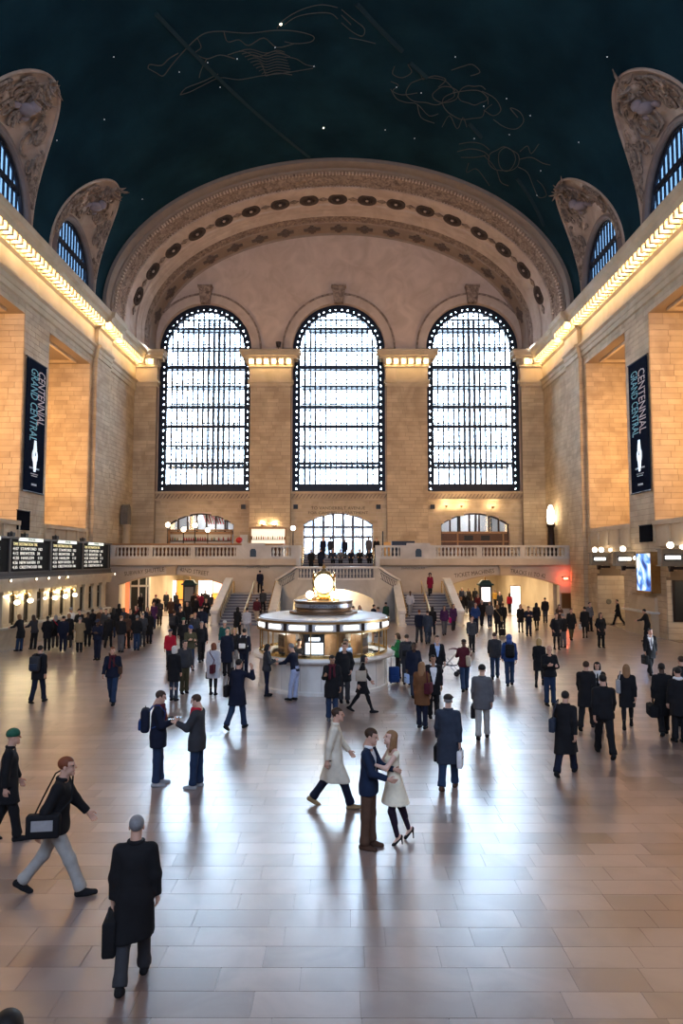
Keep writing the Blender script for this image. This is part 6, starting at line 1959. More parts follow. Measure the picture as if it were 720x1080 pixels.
def hair_sdf(style):
    S = SDF(0.02)
    S.ell((0, -0.015, 0.045), (0.081, 0.101, 0.087))
    if style == 'short':
        S.cut(lambda X, Y, Z: np.maximum(0.028 - Y, Z - 0.062 - 0.25*np.abs(X)))
        S.cut(lambda X, Y, Z: np.maximum(-0.02 - Y, Z - 0.012))
        S.cut(lambda X, Y, Z: Z + 0.055)
    elif style == 'long':
        S.cap((0, -0.05, 0.02), (0, -0.085, -0.20), 0.088, 0.080, fx=1.05, fy=0.75); S.cap((0, -0.085, -0.18), (0, -0.10, -0.33), 0.078, 0.038, fx=1.0, fy=0.6)
        for s in (-1, 1): S.cap((s*0.068, -0.01, 0.0), (s*0.078, -0.01, -0.16), 0.030, 0.026)
        S.cut(lambda X, Y, Z: np.maximum(np.maximum(0.022 - Y, Z - 0.062 - 0.2*np.abs(X)), -Z - 0.30))
    elif style == 'bob':
        S.cap((0, -0.03, 0.03), (0, -0.045, -0.07), 0.094, 0.082, fx=1.02, fy=0.95)
        for s in (-1, 1): S.cap((s*0.07, 0.0, 0.0), (s*0.076, 0.0, -0.09), 0.030, 0.024)
        S.cut(lambda X, Y, Z: np.maximum(0.024 - Y, Z - 0.060 - 0.2*np.abs(X)))
    elif style == 'fluffy':
        S.ell((0, -0.03, 0.05), (0.13, 0.13, 0.12)); S.cap((0, -0.05, 0), (0, -0.07, -0.15), 0.11, 0.08)
        S.cut(lambda X, Y, Z: np.maximum(np.maximum(0.03 - Y, Z - 0.060), np.abs(X) - 0.062))
    elif style == 'beanie':
        S = SDF(0.02); S.ell((0, -0.010, 0.060), (0.092, 0.110, 0.095)); S.cut(lambda X, Y, Z: Z - 0.020 + 0.25*Y*0)
    elif style == 'cap':
        S = SDF(0.012); S.ell((0, -0.010, 0.062), (0.090, 0.108, 0.078)); S.cut(lambda X, Y, Z: Z - 0.045)
        S.cap((-0.04, 0.10, 0.052), (0.04, 0.10, 0.052), 0.050, fx=1.0, fy=1.0, k=0.012)
        S.cut(lambda X, Y, Z: np.maximum(0.068 - Y, Z - 0.040)); S.cut(lambda X, Y, Z: np.maximum(0.085 - Y, 0.066 - Z))
    elif style == 'brim':
        S = SDF(0.015); S.ell((0, -0.010, 0.085), (0.088, 0.104, 0.075))
        S.ell((0, -0.005, 0.052), (0.150, 0.165, 0.018)); S.cut(lambda X, Y, Z: Z - 0.036)
    elif style == 'hood':
        S = SDF(0.02); S.ell((0, -0.02, 0.035), (0.108, 0.125, 0.118)); S.cap((0, -0.03, -0.03), (0, -0.05, -0.12), 0.095, 0.11)
        S.cut(lambda X, Y, Z: np.maximum(np.maximum(0.045 - Y, np.abs(X) - 0.068), np.maximum(Z - 0.085, -Z - 0.11)))
    return S
_HAIR = {}
def hair_mesh(style, res):
    k = (style, res)
    if k not in _HAIR: _HAIR[k] = hair_sdf(style).mesh(res)
    return _HAIR[k]

def body_sdf(J, female):
    S = SDF(0.035)
    t = J['tor']
    S.cap(J['hip'] + np.array([0, 0, 0.02]), J['waist'], 0.118, 0.105, fx=1.12, fy=0.82)
    S.cap(J['waist'], J['chest'], 0.105, 0.125, fx=1.10, fy=0.80)
    S.cap(t((-0.10, -0.01, 1.385)), t((0.10, -0.01, 1.385)), 0.062)
    for s_ in (-1, 1): S.cap(t((s_*0.03, -0.015, 1.455)), t((s_*0.14, -0.012, 1.42)), 0.045, 0.040)
    S.cap(J['neck'], J['neckt'], 0.056, 0.05)
    for n in 'lr':
        S.cap(J[n+'hip'], J[n+'knee'], 0.078, 0.052); S.cap(J[n+'knee'], J[n+'ank'], 0.052, 0.036)
        S.cap(J[n+'knee'] + (J[n+'ank']-J[n+'knee'])*0.1 + np.array([0, -0.015, 0]), J[n+'knee'] + (J[n+'ank']-J[n+'knee'])*0.5 + np.array([0, -0.012, 0]), 0.050, 0.042)
        S.cap(J[n+'sh'], J[n+'el'], 0.046, 0.038); S.cap(J[n+'el'], J[n+'wr'], 0.037, 0.026)
        an, fp = J[n+'ank'], J[n+'fp']
        fd = np.array([0, math.cos(fp), math.sin(fp)]); fn_ = np.array([0, -math.sin(fp), math.cos(fp)])
        S.cap(an - 0.035*fn_ - 0.02*fd, an - 0.045*fn_ + 0.11*fd, 0.034, 0.026)
    return S
def shoe_sdf(J, n, heel=False):
    S = SDF(0.02)
    an, fp = J[n+'ank'], J[n+'fp']
    fd = np.array([0, math.cos(fp), math.sin(fp)]); fu = np.array([0, -math.sin(fp), math.cos(fp)])
    S.cap(an - 0.042*fu - 0.045*fd, an - 0.048*fu + 0.06*fd, 0.046, 0.046); S.cap(an - 0.048*fu + 0.05*fd, an - 0.056*fu + 0.16*fd, 0.046, 0.036, fx=1.1)
    if heel:
        S.p = []
        S.cap(an - 0.05*fu - 0.03*fd, an - 0.055*fu + 0.15*fd, 0.034, 0.030); 
        b = an - 0.06*fu - 0.045*fd
        S.cap(b, np.array([b[0], b[1] - 0.01, -J['dz'] + 0.01]), 0.016, 0.011)
    else:
        S.cap(an - 0.02*fu, an + 0.03*fu, 0.048, 0.046)
    o = an
    S.cut(lambda X, Y, Z: (X-o[0])*fu[0] + (Y-o[1])*fu[1] + (Z-o[2])*fu[2] + 0.080 if not heel else np.ones_like(X))
    return S
def trouser_sdf(J, wide=1.0, tights=False):
    S = SDF(0.035)
    if tights:
        S.cap(J['hip'] + np.array([0, 0, -0.02]), J['hip'] + np.array([0, 0, 0.08]), 0.125, 0.11, fx=1.1, fy=0.85)
        for n in 'lr':
            S.cap(J[n+'hip'], J[n+'knee'], 0.084, 0.057); S.cap(J[n+'knee'], J[n+'ank'], 0.057, 0.040)
            S.cap(J[n+'knee'] + (J[n+'ank']-J[n+'knee'])*0.12 + np.array([0, -0.018, 0]), J[n+'knee'] + (J[n+'ank']-J[n+'knee'])*0.45 + np.array([0, -0.016, 0]), 0.053, 0.045)
        return S
    S.cap(J['hip'] + np.array([0, -0.008, -0.03]), J['hip'] + np.array([0, -0.004, 0.12]), 0.138, 0.130, fx=1.12, fy=0.86)
    for n in 'lr':
        kd = J[n+'ank'] - J[n+'knee']
        S.cap(J[n+'hip'] + np.array([0, -0.005, 0]), J[n+'knee'], 0.098, 0.076*wide); S.cap(J[n+'knee'], J[n+'knee'] + kd*0.94, 0.075*wide, 0.068*wide)
        # break of the cloth at knee and hem
        S.cap(J[n+'knee'] + kd*0.86, J[n+'knee'] + kd*0.90, 0.073*wide, 0.073*wide)
        an = J[n+'ank']; d = kd/np.linalg.norm(kd)
    def hem(X, Y, Z):
        return np.ones_like(X)
    cutfns = []
    for n in 'lr':
        an = J[n+'ank'].copy(); kn = J[n+'knee'].copy(); kd = an - kn; d = kd/np.linalg.norm(kd); e = an - 0.005*d
        oth = J[('r' if n == 'l' else 'l')+'ank']
        # cut each leg at its own ankle: only near that ankle
        S.cut(lambda X, Y, Z, e=e, d=d, an=an: np.maximum(-((X-e[0])*d[0] + (Y-e[1])*d[1] + (Z-e[2])*d[2]), np.sqrt((X-an[0])**2 + (Y-an[1])**2 + (Z-an[2])**2) - 0.17))
    top = HIPZ + 0.13
    S.cut(lambda X, Y, Z: top + 0.02 - Z)
    return S
def top_sdf(J, P, hem=0.82, flare=0.0, bulk=0.0, sleeve=1.0, vneck=0.0, female=False, collar=True, aline=0.0):
    """coat / jacket / dress: torso, sleeves and skirts in one"""
    S = SDF(0.045)
    t = J['tor']
    wz = -0.002 if not female else -0.012
    b = bulk
    S.cap(t((0, -0.006, 1.06)), t((0, 0.0, 1.27)), 0.130 + b + wz, 0.146 + b, fx=1.16, fy=0.84)
    S.cap(t((-0.10, -0.012, 1.365)), t((0.10, -0.012, 1.365)), 0.078 + b*0.7)
    for s_ in (-1, 1): S.cap(t((s_*0.035, -0.018, 1.455)), t((s_*0.15, -0.012, 1.412)), 0.052 + b*0.5, 0.050 + b*0.5)
    if female: S.cap(t((-0.07, 0.075, 1.27)), t((0.07, 0.075, 1.27)), 0.062 + b*0.4)
    S.cap(t((0, -0.005, 1.08)), J['hip'] + np.array([0, -0.004, -0.02]), 0.130 + b + wz, 0.146 + b, fx=1.16, fy=0.90)
    # skirts of the garment, following the legs
    if hem < 0.86:
        spread = max(abs(J['lknee'][1] - J['hip'][1]), abs(J['rknee'][1] - J['hip'][1]))
        mid = (J['lknee'] + J['rknee'])/2
        f = (HIPZ - hem)/(HIPZ - max(0.3, mid[2])) if mid[2] < HIPZ - 0.05 else 1
        e = J['hip']*(1 - f) + mid*f; e = np.array([e[0], e[1], hem - 0.10])
        rr = 0.150 + b + flare*(HIPZ - hem)
        S.cap(J['hip'] + np.array([0, -0.004, 0.0]), e, 0.148 + b, rr, fx=1.14, fy=0.90 + 0.35*spread*min(1, f))
        if aline: S.cap(t((0, -0.004, 1.06)), e, 0.098, aline, fx=1.1, fy=0.98)
        for n in 'lr':
            kn = J[n+'knee']; hp = J[n+'hip']
            fr = min(1.0, (HIPZ - hem)/max(0.05, HIPZ - kn[2]))
            S.cap(hp, hp + (kn - hp)*fr, 0.104 + b, 0.096 + b + flare*0.2, k=0.05)
    zc = hem
    for n in 'lr':
        sh, el, wr = J[n+'sh'], J[n+'el'], J[n+'wr']
        if sleeve >= 1.0:
            S.cap(sh, el, 0.060 + b*0.8, 0.053 + b*0.7); S.cap(el, el + (wr-el)*0.95, 0.052 + b*0.7, 0.043 + b*0.6)
        else:
            S.cap(sh, sh + (el-sh)*sleeve, 0.066 + b, 0.060 + b)
    S.cut(lambda X, Y, Z: Z - zc if True else X)
    # neck opening
    nk = t((0, 0.035, 1.50))
    S.cut(lambda X, Y, Z: np.maximum(np.sqrt((X-nk[0])**2 + (Y-nk[1]+0.02)**2) - 0.060, nk[2] - 0.06 - Z))
    if vneck:
        z0 = 1.44 - vneck
        S.cut(lambda X, Y, Z: np.maximum(np.maximum(np.abs(X) - 0.012 - 0.20*np.maximum(Z - z0, 0), 0.05 - Y), z0 - Z))
    for n in 'lr':      # cuffs
        if sleeve >= 1.0:
            wr, df = J[n+'wr'] - 0.012*J[n+'df'], J[n+'df']
            S.cut(lambda X, Y, Z, wr=wr, df=df: np.maximum(-((X-wr[0])*df[0] + (Y-wr[1])*df[1] + (Z-wr[2])*df[2]), np.sqrt((X-wr[0])**2 + (Y-wr[1])**2 + (Z-wr[2])**2) - 0.085))
    return S
def collar_sdf(J, r=0.075, th=0.022, h=0.03):
    S = SDF(0.015)
    t = J['tor']
    for k in range(12):
        a = -2.2 + 4.4*k/11; a2 = -2.2 + 4.4*(k+1)/11
        if k == 11: break
        S.cap(t((r*math.sin(a+PI), 0.010 + r*math.cos(a+PI), 1.485 + h*0.2)), t((r*math.sin(a2+PI), 0.010 + r*math.cos(a2+PI), 1.485 + h*0.2)), th)
    return S
def scarf_sdf(J):
    S = SDF(0.02)
    t = J['tor']
    for k in range(14):
        a = 2*PI*k/14; a2 = 2*PI*(k+1)/14
        S.cap(t((0.078*math.sin(a), 0.012 + 0.078*math.cos(a), 1.49)), t((0.078*math.sin(a2), 0.012 + 0.078*math.cos(a2), 1.49)), 0.032)
    S.cap(t((0.05, 0.10, 1.46)), t((0.07, 0.145, 1.15)), 0.036, 0.040, fy=0.6); S.cap(t((-0.05, 0.10, 1.46)), t((-0.06, 0.145, 1.20)), 0.034, 0.036, fy=0.6)
    return S

FAB = {
 'black': (0.010, 0.010, 0.012), 'charcoal': (0.035, 0.036, 0.042), 'grey': (0.10, 0.10, 0.11), 'ltgrey': (0.30, 0.30, 0.31), 'silver': (0.46, 0.46, 0.50),
 'navy': (0.009, 0.012, 0.027), 'blazer': (0.012, 0.022, 0.052), 'slate': (0.028, 0.036, 0.056), 'blue': (0.016, 0.045, 0.16), 'ltblue': (0.35, 0.47, 0.72), 'jeans': (0.018, 0.034, 0.075), 'paleblue': (0.34, 0.40, 0.58),
 'cream': (0.84, 0.77, 0.60), 'trench': (0.66, 0.61, 0.50), 'white': (0.75, 0.75, 0.76), 'tan': (0.30, 0.20, 0.10), 'khaki': (0.22, 0.16, 0.09), 'olive': (0.060, 0.055, 0.030), 'beige': (0.42, 0.36, 0.28),
 'brown': (0.070, 0.035, 0.022), 'trbrown': (0.095, 0.052, 0.034), 'leather': (0.15, 0.065, 0.028), 'maroon': (0.075, 0.012, 0.020), 'red': (0.42, 0.012, 0.030), 'crimson': (0.20, 0.008, 0.035), 'magenta': (0.50, 0.015, 0.16),
 'purple': (0.06, 0.018, 0.07), 'green': (0.015, 0.13, 0.045), 'dkgreen': (0.015, 0.05, 0.035), 'teal': (0.012, 0.08, 0.075), 'yellow': (0.50, 0.30, 0.06), 'tights': (0.020, 0.012, 0.026), 'stonew': (0.36, 0.35, 0.33), 'pink': (0.62, 0.42, 0.40)}
def fab(n):
    return mat('fabric_' + n, FAB[n], 0.85, spec=0.2, noise=0.18, scale=14)
SKINS = {'light': (0.56, 0.33, 0.24), 'tan': (0.36, 0.19, 0.115), 'dark': (0.085, 0.042, 0.026), 'pale': (0.66, 0.42, 0.33)}
def skin(n): return mat('skin_' + n, SKINS[n], 0.55, spec=0.35)
HAIRS = {'black': (0.010, 0.008, 0.008), 'brown': (0.040, 0.020, 0.011), 'dkblond': (0.25, 0.13, 0.06), 'blond': (0.42, 0.27, 0.11), 'white': (0.62, 0.58, 0.54), 'grey': (0.20, 0.20, 0.21), 'auburn': (0.16, 0.045, 0.018), 'green': (0.010, 0.08, 0.045), 'navy': (0.012, 0.02, 0.05), 'blue': (0.03, 0.07, 0.25), 'red': (0.35, 0.02, 0.03), 'teal': (0.02, 0.10, 0.09)}
def hairm(n): return mat('hair_' + n, HAIRS[n], 0.6, spec=0.3, noise=0.3, scale=40)
M_EYE = mat('eye_dark', (0.02, 0.015, 0.012), 0.3)
M_LIP = mat('lips', (0.34, 0.10, 0.09), 0.5)

TOPS = {  # hem height, flare, bulk, vneck
 'coat':   dict(hem=0.62, flare=0.05, bulk=0.010), 'longcoat': dict(hem=0.50, flare=0.055, bulk=0.010), 'parka': dict(hem=0.72, flare=0.02, bulk=0.022), 'jacket': dict(hem=0.84, bulk=0.014),
 'blazer': dict(hem=0.80, bulk=0.004, vneck=0.36, flare=0.03), 'open':  dict(hem=0.64, bulk=0.010, vneck=0.50, flare=0.05), 'sweater': dict(hem=0.90, bulk=0.000), 'shirt': dict(hem=0.90, bulk=-0.006),
 'puffer': dict(hem=0.58, flare=0.04, bulk=0.030), 'cape': dict(hem=0.80, flare=0.35, bulk=0.02)}
_PC = {}
def person_meshes(pose, top, legs, hair, hat, female, hi, scale, extra=()):
    scale = 1.0
    key = (pose, top, legs, hair, hat, female, hi, tuple(sorted(extra)))
    if key in _PC: return _PC[key]
    P = POSES[pose]; J = skeleton(P, female)
    res = {2: 0.0145, 1: 0.023, 0: 0.034}[hi]
    hres = {2: 0.0072, 1: 0.012, 0: 0.0185}[hi]
    off = np.array([0, 0, J['dz']])
    out = []
    def add(name, role, chunks):
        me = np_mesh(name, [(np.asarray(v) + off, f) for v, f in chunks if len(v)], scale)
        if me: out.append((name, role, me))
    R, ho = head_frame(J, P)
    chunks = [body_sdf(J, female).mesh(res), xf(head_mesh(female, hres), R, ho)]
    for n in 'lr': chunks.append(hand_mesh(J, n, {2: 0.0075, 1: 0.0095, 0: 0.0125}[hi], fat={2: 1.0, 1: 1.08, 0: 1.25}[hi]))
    add('body', 'skin', chunks)
    tp = dict(TOPS.get(top, {}))
    if top == 'dress':
        S = top_sdf(J, P, hem=0.60, flare=0.10, bulk=-0.022, aline=0.27, sleeve=0.45, female=True); add('dress', 'top', [S.mesh(res)])
    else:
        S = top_sdf(J, P, female=female, **tp); add('coat' if tp['hem'] < 0.7 else 'jacket', 'top', [S.mesh(res)])
        if tp.get('vneck'):
            S = top_sdf(J, P, hem=0.90, bulk=-0.008, female=female); add('shirt', 'shirt', [S.mesh(res)])
        if top not in ('sweater', 'shirt'): add('collar', 'shirt' if tp.get('vneck') else 'top', [collar_sdf(J).mesh(max(0.013, res*0.75))])
    if legs == 'trousers': add('trousers', 'legs', [trouser_sdf(J).mesh(res)])
    elif legs == 'slim': add('trousers', 'legs', [trouser_sdf(J, 0.86).mesh(res)])
    elif legs == 'tights': add('tights', 'legs', [trouser_sdf(J, tights=True).mesh(res*0.9)])
    for n in 'lr': add('shoe', 'shoe', [shoe_sdf(J, n, bool(P.get('heel'))).mesh({2: 0.0115, 1: 0.017, 0: 0.024}[hi])])
    if hair: add('hair', 'hair', [xf(hair_mesh(hair, hres), R, ho)])
    if hat: add('hat', 'hat', [xf(hair_mesh(hat, hres), R, ho)])
    if 'scarf' in extra: add('scarf', 'scarf', [scarf_sdf(J).mesh(max(0.012, res*0.8))])
    if hi:
        for s in (-1, 1):
            S = SDF(0.003); S.ell((s*0.032, 0.084, 0.018), (0.014, 0.010, 0.0085)); add('eye', 'eye', [xf(S.mesh(0.005), R, ho)])
        S = SDF(0.003); S.cap((-0.017, 0.090, -0.049), (0.017, 0.090, -0.049), 0.0075); add('mouth', 'lip', [xf(S.mesh(0.005), R, ho)])
        if 'tie' in extra:
            t = J['tor']; S = SDF(0.01); S.cap(t((0, 0.118, 1.42)), t((0, 0.132, 1.12)), 0.016, 0.024, fy=0.5); add('tie', 'tie', [S.mesh(0.010)])
    _PC[key] = (out, J)
    return _PC[key]

LABELS = {}
def person(x, y, a, pose, top, topc, legs, legc, hair, hairc, label, h=1.75, hi=0, female=None, skinc='light', shoe='black', hat=None, hatc='black', z=0.0, Y=None, shirt='white', scarf=None, tie=None, group=None, P3=None):
    if P3 is not None: p = Vector(P3)
    elif Y is not None: p = atY(x, y, Y); p.z = z
    else: p = atZ(x, y, z)
    if female is None: female = hair in ('long', 'bob', 'fluffy')
    ex = tuple(e for e, v in (('scarf', scarf), ('tie', tie)) if v)
    parts, J = person_meshes(pose, top, legs, hair, hat, female, hi, h/1.75, ex)
    root = thing('person', label, 'person', p, -D2(a), group)
    root.scale = (h/1.75, h/1.75, h/1.75)
    mm = {'skin': skin(skinc), 'top': fab(topc), 'legs': fab(legc), 'shoe': fab(shoe), 'hair': hairm(hairc) if hairc else None, 'hat': hairm(hatc) if hatc in HAIRS else fab(hatc),
          'shirt': fab(shirt), 'scarf': fab(scarf) if scarf else None, 'eye': M_EYE, 'lip': M_LIP, 'tie': fab(tie) if tie else None}
    for name, role, me in parts:
        o = link(name, me, root)
        o.material_slots[0].link = 'OBJECT'
        o.material_slots[0].material = mm[role]
    k = h/1.75
    def W(v):
        v = np.asarray(v, float) + np.array([0, 0, J['dz']])
        q = Vector(v*k); q.rotate(Matrix.Rotation(-D2(a), 3, 'Z'))
        return p + q
    root_info = dict(root=root, J=J, W=W, p=p, a=a, k=k)
    return root_info

# ---------------------------------------------------------------- bags and luggage
def rounded_box(sx, sy, sz, r=0.03, seg=2):
    me = bpy.data.meshes.new('rb'); bm = bmesh.new()
    bmesh.ops.create_cube(bm, size=1.0)
    for v in bm.verts: v.co = Vector((v.co.x*sx, v.co.y*sy, v.co.z*sz))
    bmesh.ops.bevel(bm, geom=bm.edges[:], offset=r, segments=seg, affect='EDGES', profile=0.5)
    bm.to_mesh(me); bm.free(); me.shade_smooth()
    return me
def hand_bag(info, side, w, d, hgt, color, label, name='bag', cat='bag', drop=0.10, handle='arc', turn=0.0):
    hp = info['W'](info['J'][side+'hand'])
    t = thing(name, label, cat, (hp.x, hp.y, max(info['p'].z + 0.01, hp.z - drop - hgt)), -D2(info['a']) + turn)
    bz = max(info['p'].z + 0.01, hp.z - drop - hgt)
    hz = hp.z - bz
    me = rounded_box(w, d, hgt, min(w, d, hgt)*0.18); me.materials.append(fab(color)); link('body', me, t, (0, 0, hgt/2))
    fl = MB().box(-w/2-0.004, w/2+0.004, -d*0.35, d*0.35, hgt*0.55, hgt*0.62); fl.build('strap_band', M_BLACK if color != 'black' else fab('charcoal'), t)
    n = 10
    for dx in (-w*0.22, w*0.22):
        pass
    if handle == 'arc':
        for dx in (-0.25*w, 0.25*w):
            MB().tube([(dx, -d*0.25 + d*0.5*i/6, hgt - 0.01 + (hz-hgt+0.01)*math.sin(PI*i/6)) for i in range(7)], 0.008, 5).build('handle', fab('charcoal'), t)
    elif handle == 'brief':
        MB().tube([(0, -d*0.2, hgt-0.01), (0, -d*0.18, hz), (0, d*0.18, hz), (0, d*0.2, hgt-0.01)], 0.012, 6).build('handle', fab('charcoal'), t)
    return t
def sling_bag(info, side, w, d, hgt, color, label, name='shoulder_bag', zc=0.92, yoff=-0.04, out=0.22, strap=None, cross=True, flap=None):
    s = -1 if side == 'l' else 1
    J, W, k = info['J'], info['W'], info['k']
    c = W((s*out, yoff, zc - J['dz']))
    t = thing(name, label, 'bag', (c.x, c.y, c.z - hgt/2), -D2(info['a']))
    me = rounded_box(d, w, hgt, min(w, d, hgt)*0.2); me.materials.append(fab(color)); link('body', me, t, (0, 0, hgt/2))
    if flap: MB().box(-d/2-0.006 if s < 0 else d/2, -d/2 if s < 0 else d/2+0.006, -w*0.32, w*0.32, hgt*0.35, hgt*0.8).build('flap', fab(flap), t)
    inv = Matrix.Rotation(D2(info['a']), 3, 'Z')
    def loc(v):
        q = W(np.asarray(v) - np.array([0, 0, J['dz']])) - Vector((c.x, c.y, c.z - hgt/2)); q.rotate(inv); return q
    sx = -s if cross else s
    ztop = 1.52
    pf = [(s*out, yoff + w*0.3, zc + hgt*0.3), (s*0.10, 0.16, 1.20), (sx*0.09, 0.10, 1.45), (sx*0.115, 0.0, 1.53), (sx*0.10, -0.12, 1.45), (s*0.10, -0.19, 1.20), (s*out, yoff - w*0.3, zc + hgt*0.3)]
    if not cross: pf = [(s*out, yoff + w*0.3, zc + hgt*0.3), (s*0.20, 0.10, 1.30), (s*0.15, 0.03, 1.52), (s*0.15, -0.05, 1.52), (s*0.20, -0.13, 1.30), (s*out, yoff - w*0.3, zc + hgt*0.3)]
    tor = J['tor']; dz = J['dz']
    pts = [loc(tuple(tor((v[0], v[1], v[2] - dz)) + np.array([0, 0, dz])) if i not in (0, len(pf)-1) else v) for i, v in enumerate(pf)]
    MB().tube(pts, 0.016, 5, flat=0.6).build('strap', fab(strap or color), t)
    return t
def backpack(info, color, label, accent=None, w=0.32, hgt=0.46):
    J, W = info['J'], info['W']
    tor = J['tor']
    c = W(tor((0, -0.245, 1.22)))
    t = thing('backpack', label, 'backpack', (c.x, c.y, c.z - hgt/2), -D2(info['a']))
    me = rounded_box(w, 0.17, hgt, 0.06, 3); me.materials.append(fab(color)); link('body', me, t, (0, 0, hgt/2))
    me = rounded_box(w*0.8, 0.07, hgt*0.42, 0.03, 2); me.materials.append(fab(accent or color)); link('front_pocket', me, t, (0, -0.095, hgt*0.32))
    inv = Matrix.Rotation(D2(info['a']), 3, 'Z')
    def loc(v):
        q = W(tor(v)) - Vector((c.x, c.y, c.z - hgt/2)); q.rotate(inv); return q
    for s in (-1, 1):
        MB().tube([loc((s*0.10, -0.17, 1.40)), loc((s*0.125, -0.08, 1.51)), loc((s*0.13, 0.02, 1.51)), loc((s*0.135, 0.13, 1.38)), loc((s*0.17, 0.10, 1.18)), loc((s*0.17, -0.12, 1.10))], 0.018, 5, flat=0.6).build('shoulder_strap', fab(accent or color), t)
    MB().tube([(-0.04, 0, hgt-0.01), (-0.03, 0, hgt+0.04), (0.03, 0, hgt+0.04), (0.04, 0, hgt-0.01)], 0.008, 5).build('handle', M_BLACK, t)
    return t
def suitcase(p, a, color, label, w=0.36, d=0.22, hgt=0.55):
    t = thing('suitcase', label, 'suitcase', p, a)
    me = rounded_box(w, d, hgt, 0.035); me.materials.append(fab(color)); link('body', me, t, (0, 0, hgt/2 + 0.05))
    for s in (-1, 1):
        MB().lathe([(0, -0.015), (0.03, -0.015), (0.03, 0.015), (0, 0.015)], (s*w*0.35, 0.0, 0.03), 10, axis='X').build('wheel', M_BLACK, t)
        MB().tube([(s*0.09, d*0.3, hgt), (s*0.09, d*0.3, hgt+0.42)], 0.009, 5).build('handle_tube', M_IRON, t)
    MB().tube([(-0.09, d*0.3, hgt+0.42), (0.09, d*0.3, hgt+0.42)], 0.014, 6).build('grip', M_BLACK, t)
    MB().box(-w*0.4, w*0.4, -d/2-0.02, -d/2, 0.12, hgt*0.55).build('pocket', fab(color), t)
    return t
def phone(info, side, label):
    hp = info['W'](info['J'][side+'hand'] + 0.02*info['J'][side+'df'])
    t = thing('phone', label, 'phone', (hp.x, hp.y, hp.z + 0.02), -D2(info['a']))
    me = rounded_box(0.07, 0.13, 0.012, 0.004); me.materials.append(M_BLACK); link('case', me, t)
    MB().box(-0.03, 0.03, -0.055, 0.055, 0.006, 0.008).build('screen', mat('phone_screen', (0.05, 0.07, 0.1), 0.1), t)
    return t

# ================================================================ PEOPLE IN THE HALL (foot pixel x, y, heading)
P_ = person
# --- the couple in the middle
he = P_(389, 894, 108, 'hugman', 'blazer', 'blazer', 'trousers', 'trbrown', 'short', 'brown', 'person in navy blazer and brown trousers embracing the person in cream', h=1.80, hi=2, shoe='brown', tie='navy')
she = P_(415.5, 889, -104, 'hugwoman', 'dress', 'cream', 'tights', 'tights', 'long', 'dkblond', 'person in cream dress and black heels embracing the person in navy', h=1.68, hi=2, female=True, skinc='pale')
# --- foreground
i = P_(140, 1036, -8, 'carry', 'longcoat', 'black', 'trousers', 'charcoal', 'short', 'grey', 'person in long black coat seen from behind, nearest at lower left', h=1.70, hi=2)
hand_bag(i, 'l', 0.14, 0.40, 0.36, 'black', 'large black bag in the left hand of the nearest person in black', drop=0.06, handle='arc')
i = P_(58, 943, 82, 'stride', 'jacket', 'black', 'trousers', 'stonew', 'short', 'auburn', 'person striding right in black jacket and pale grey trousers', h=1.85, hi=2, skinc='light')
sling_bag(i, 'r', 0.42, 0.14, 0.30, 'black', 'black messenger bag with pale flap on the person striding at lower left', zc=0.93, yoff=-0.10, out=0.24, flap='ltgrey')
P_(7, 886, 70, 'step', 'coat', 'black', 'trousers', 'black', None, None, 'person in dark coat and green cap cut by the left picture edge', h=1.72, hi=1, hat='beanie', hatc='green')
P_(0, 0, 150, 'stand', 'coat', 'black', 'trousers', 'black', None, None, 'dark-capped person in the bottom left corner, only the head in view', h=1.70, hi=1, hat='beanie', hatc='black', P3=(atZ(8, 1072, 1.70).x, atZ(8, 1072, 1.70).y, 0))
i = P_(352, 851, 92, 'walk', 'longcoat', 'trench', 'trousers', 'navy', 'short', 'brown', 'person in pale trench coat striding behind the couple', h=1.80, hi=2, shoe='tan')
i = P_(473, 832, 18, 'step', 'longcoat', 'slate', 'trousers', 'jeans', 'short', 'grey', 'person in slate blue overcoat and black flat cap walking away', h=1.80, hi=2, hat='cap', hatc='black', shoe='brown')
hand_bag(i, 'l', 0.12, 0.40, 0.30, 'black', 'black briefcase beside the person in the slate overcoat', name='briefcase', drop=0.05, handle='brief')
hand_bag(i, 'r', 0.10, 0.26, 0.32, 'white', 'white carrier bag in the right hand of the person in the slate overcoat', name='carrier_bag', drop=0.05)
i = P_(509, 779, 15, 'step', 'parka', 'grey', 'trousers', 'stonew', None, None, 'person in grey jacket and black knit cap walking away with a dark bag', h=1.80, hi=1, hat='beanie', hatc='black')
hand_bag(i, 'l', 0.12, 0.38, 0.32, 'black', 'black document bag held by the person in grey jacket', drop=0.05, handle='brief')
i = P_(166, 828, 78, 'phone', 'parka', 'navy', 'trousers', 'jeans', 'short', 'brown', 'person with maroon scarf and backpack reading a phone, left of the two', h=1.82, hi=2, scarf='maroon', shoe='ltgrey')
backpack(i, 'navy', 'navy backpack on the person with the maroon scarf', 'blue'); phone(i, 'r', 'phone held by the person with the maroon scarf')
i = P_(207, 831, -82, 'phonel', 'parka', 'charcoal', 'trousers', 'jeans', 'short', 'brown', 'person in charcoal parka with red lining reading a phone, right of the two', h=1.78, hi=2, shoe='ltgrey', scarf='red')
phone(i, 'l', 'phone held by the person in the charcoal parka')
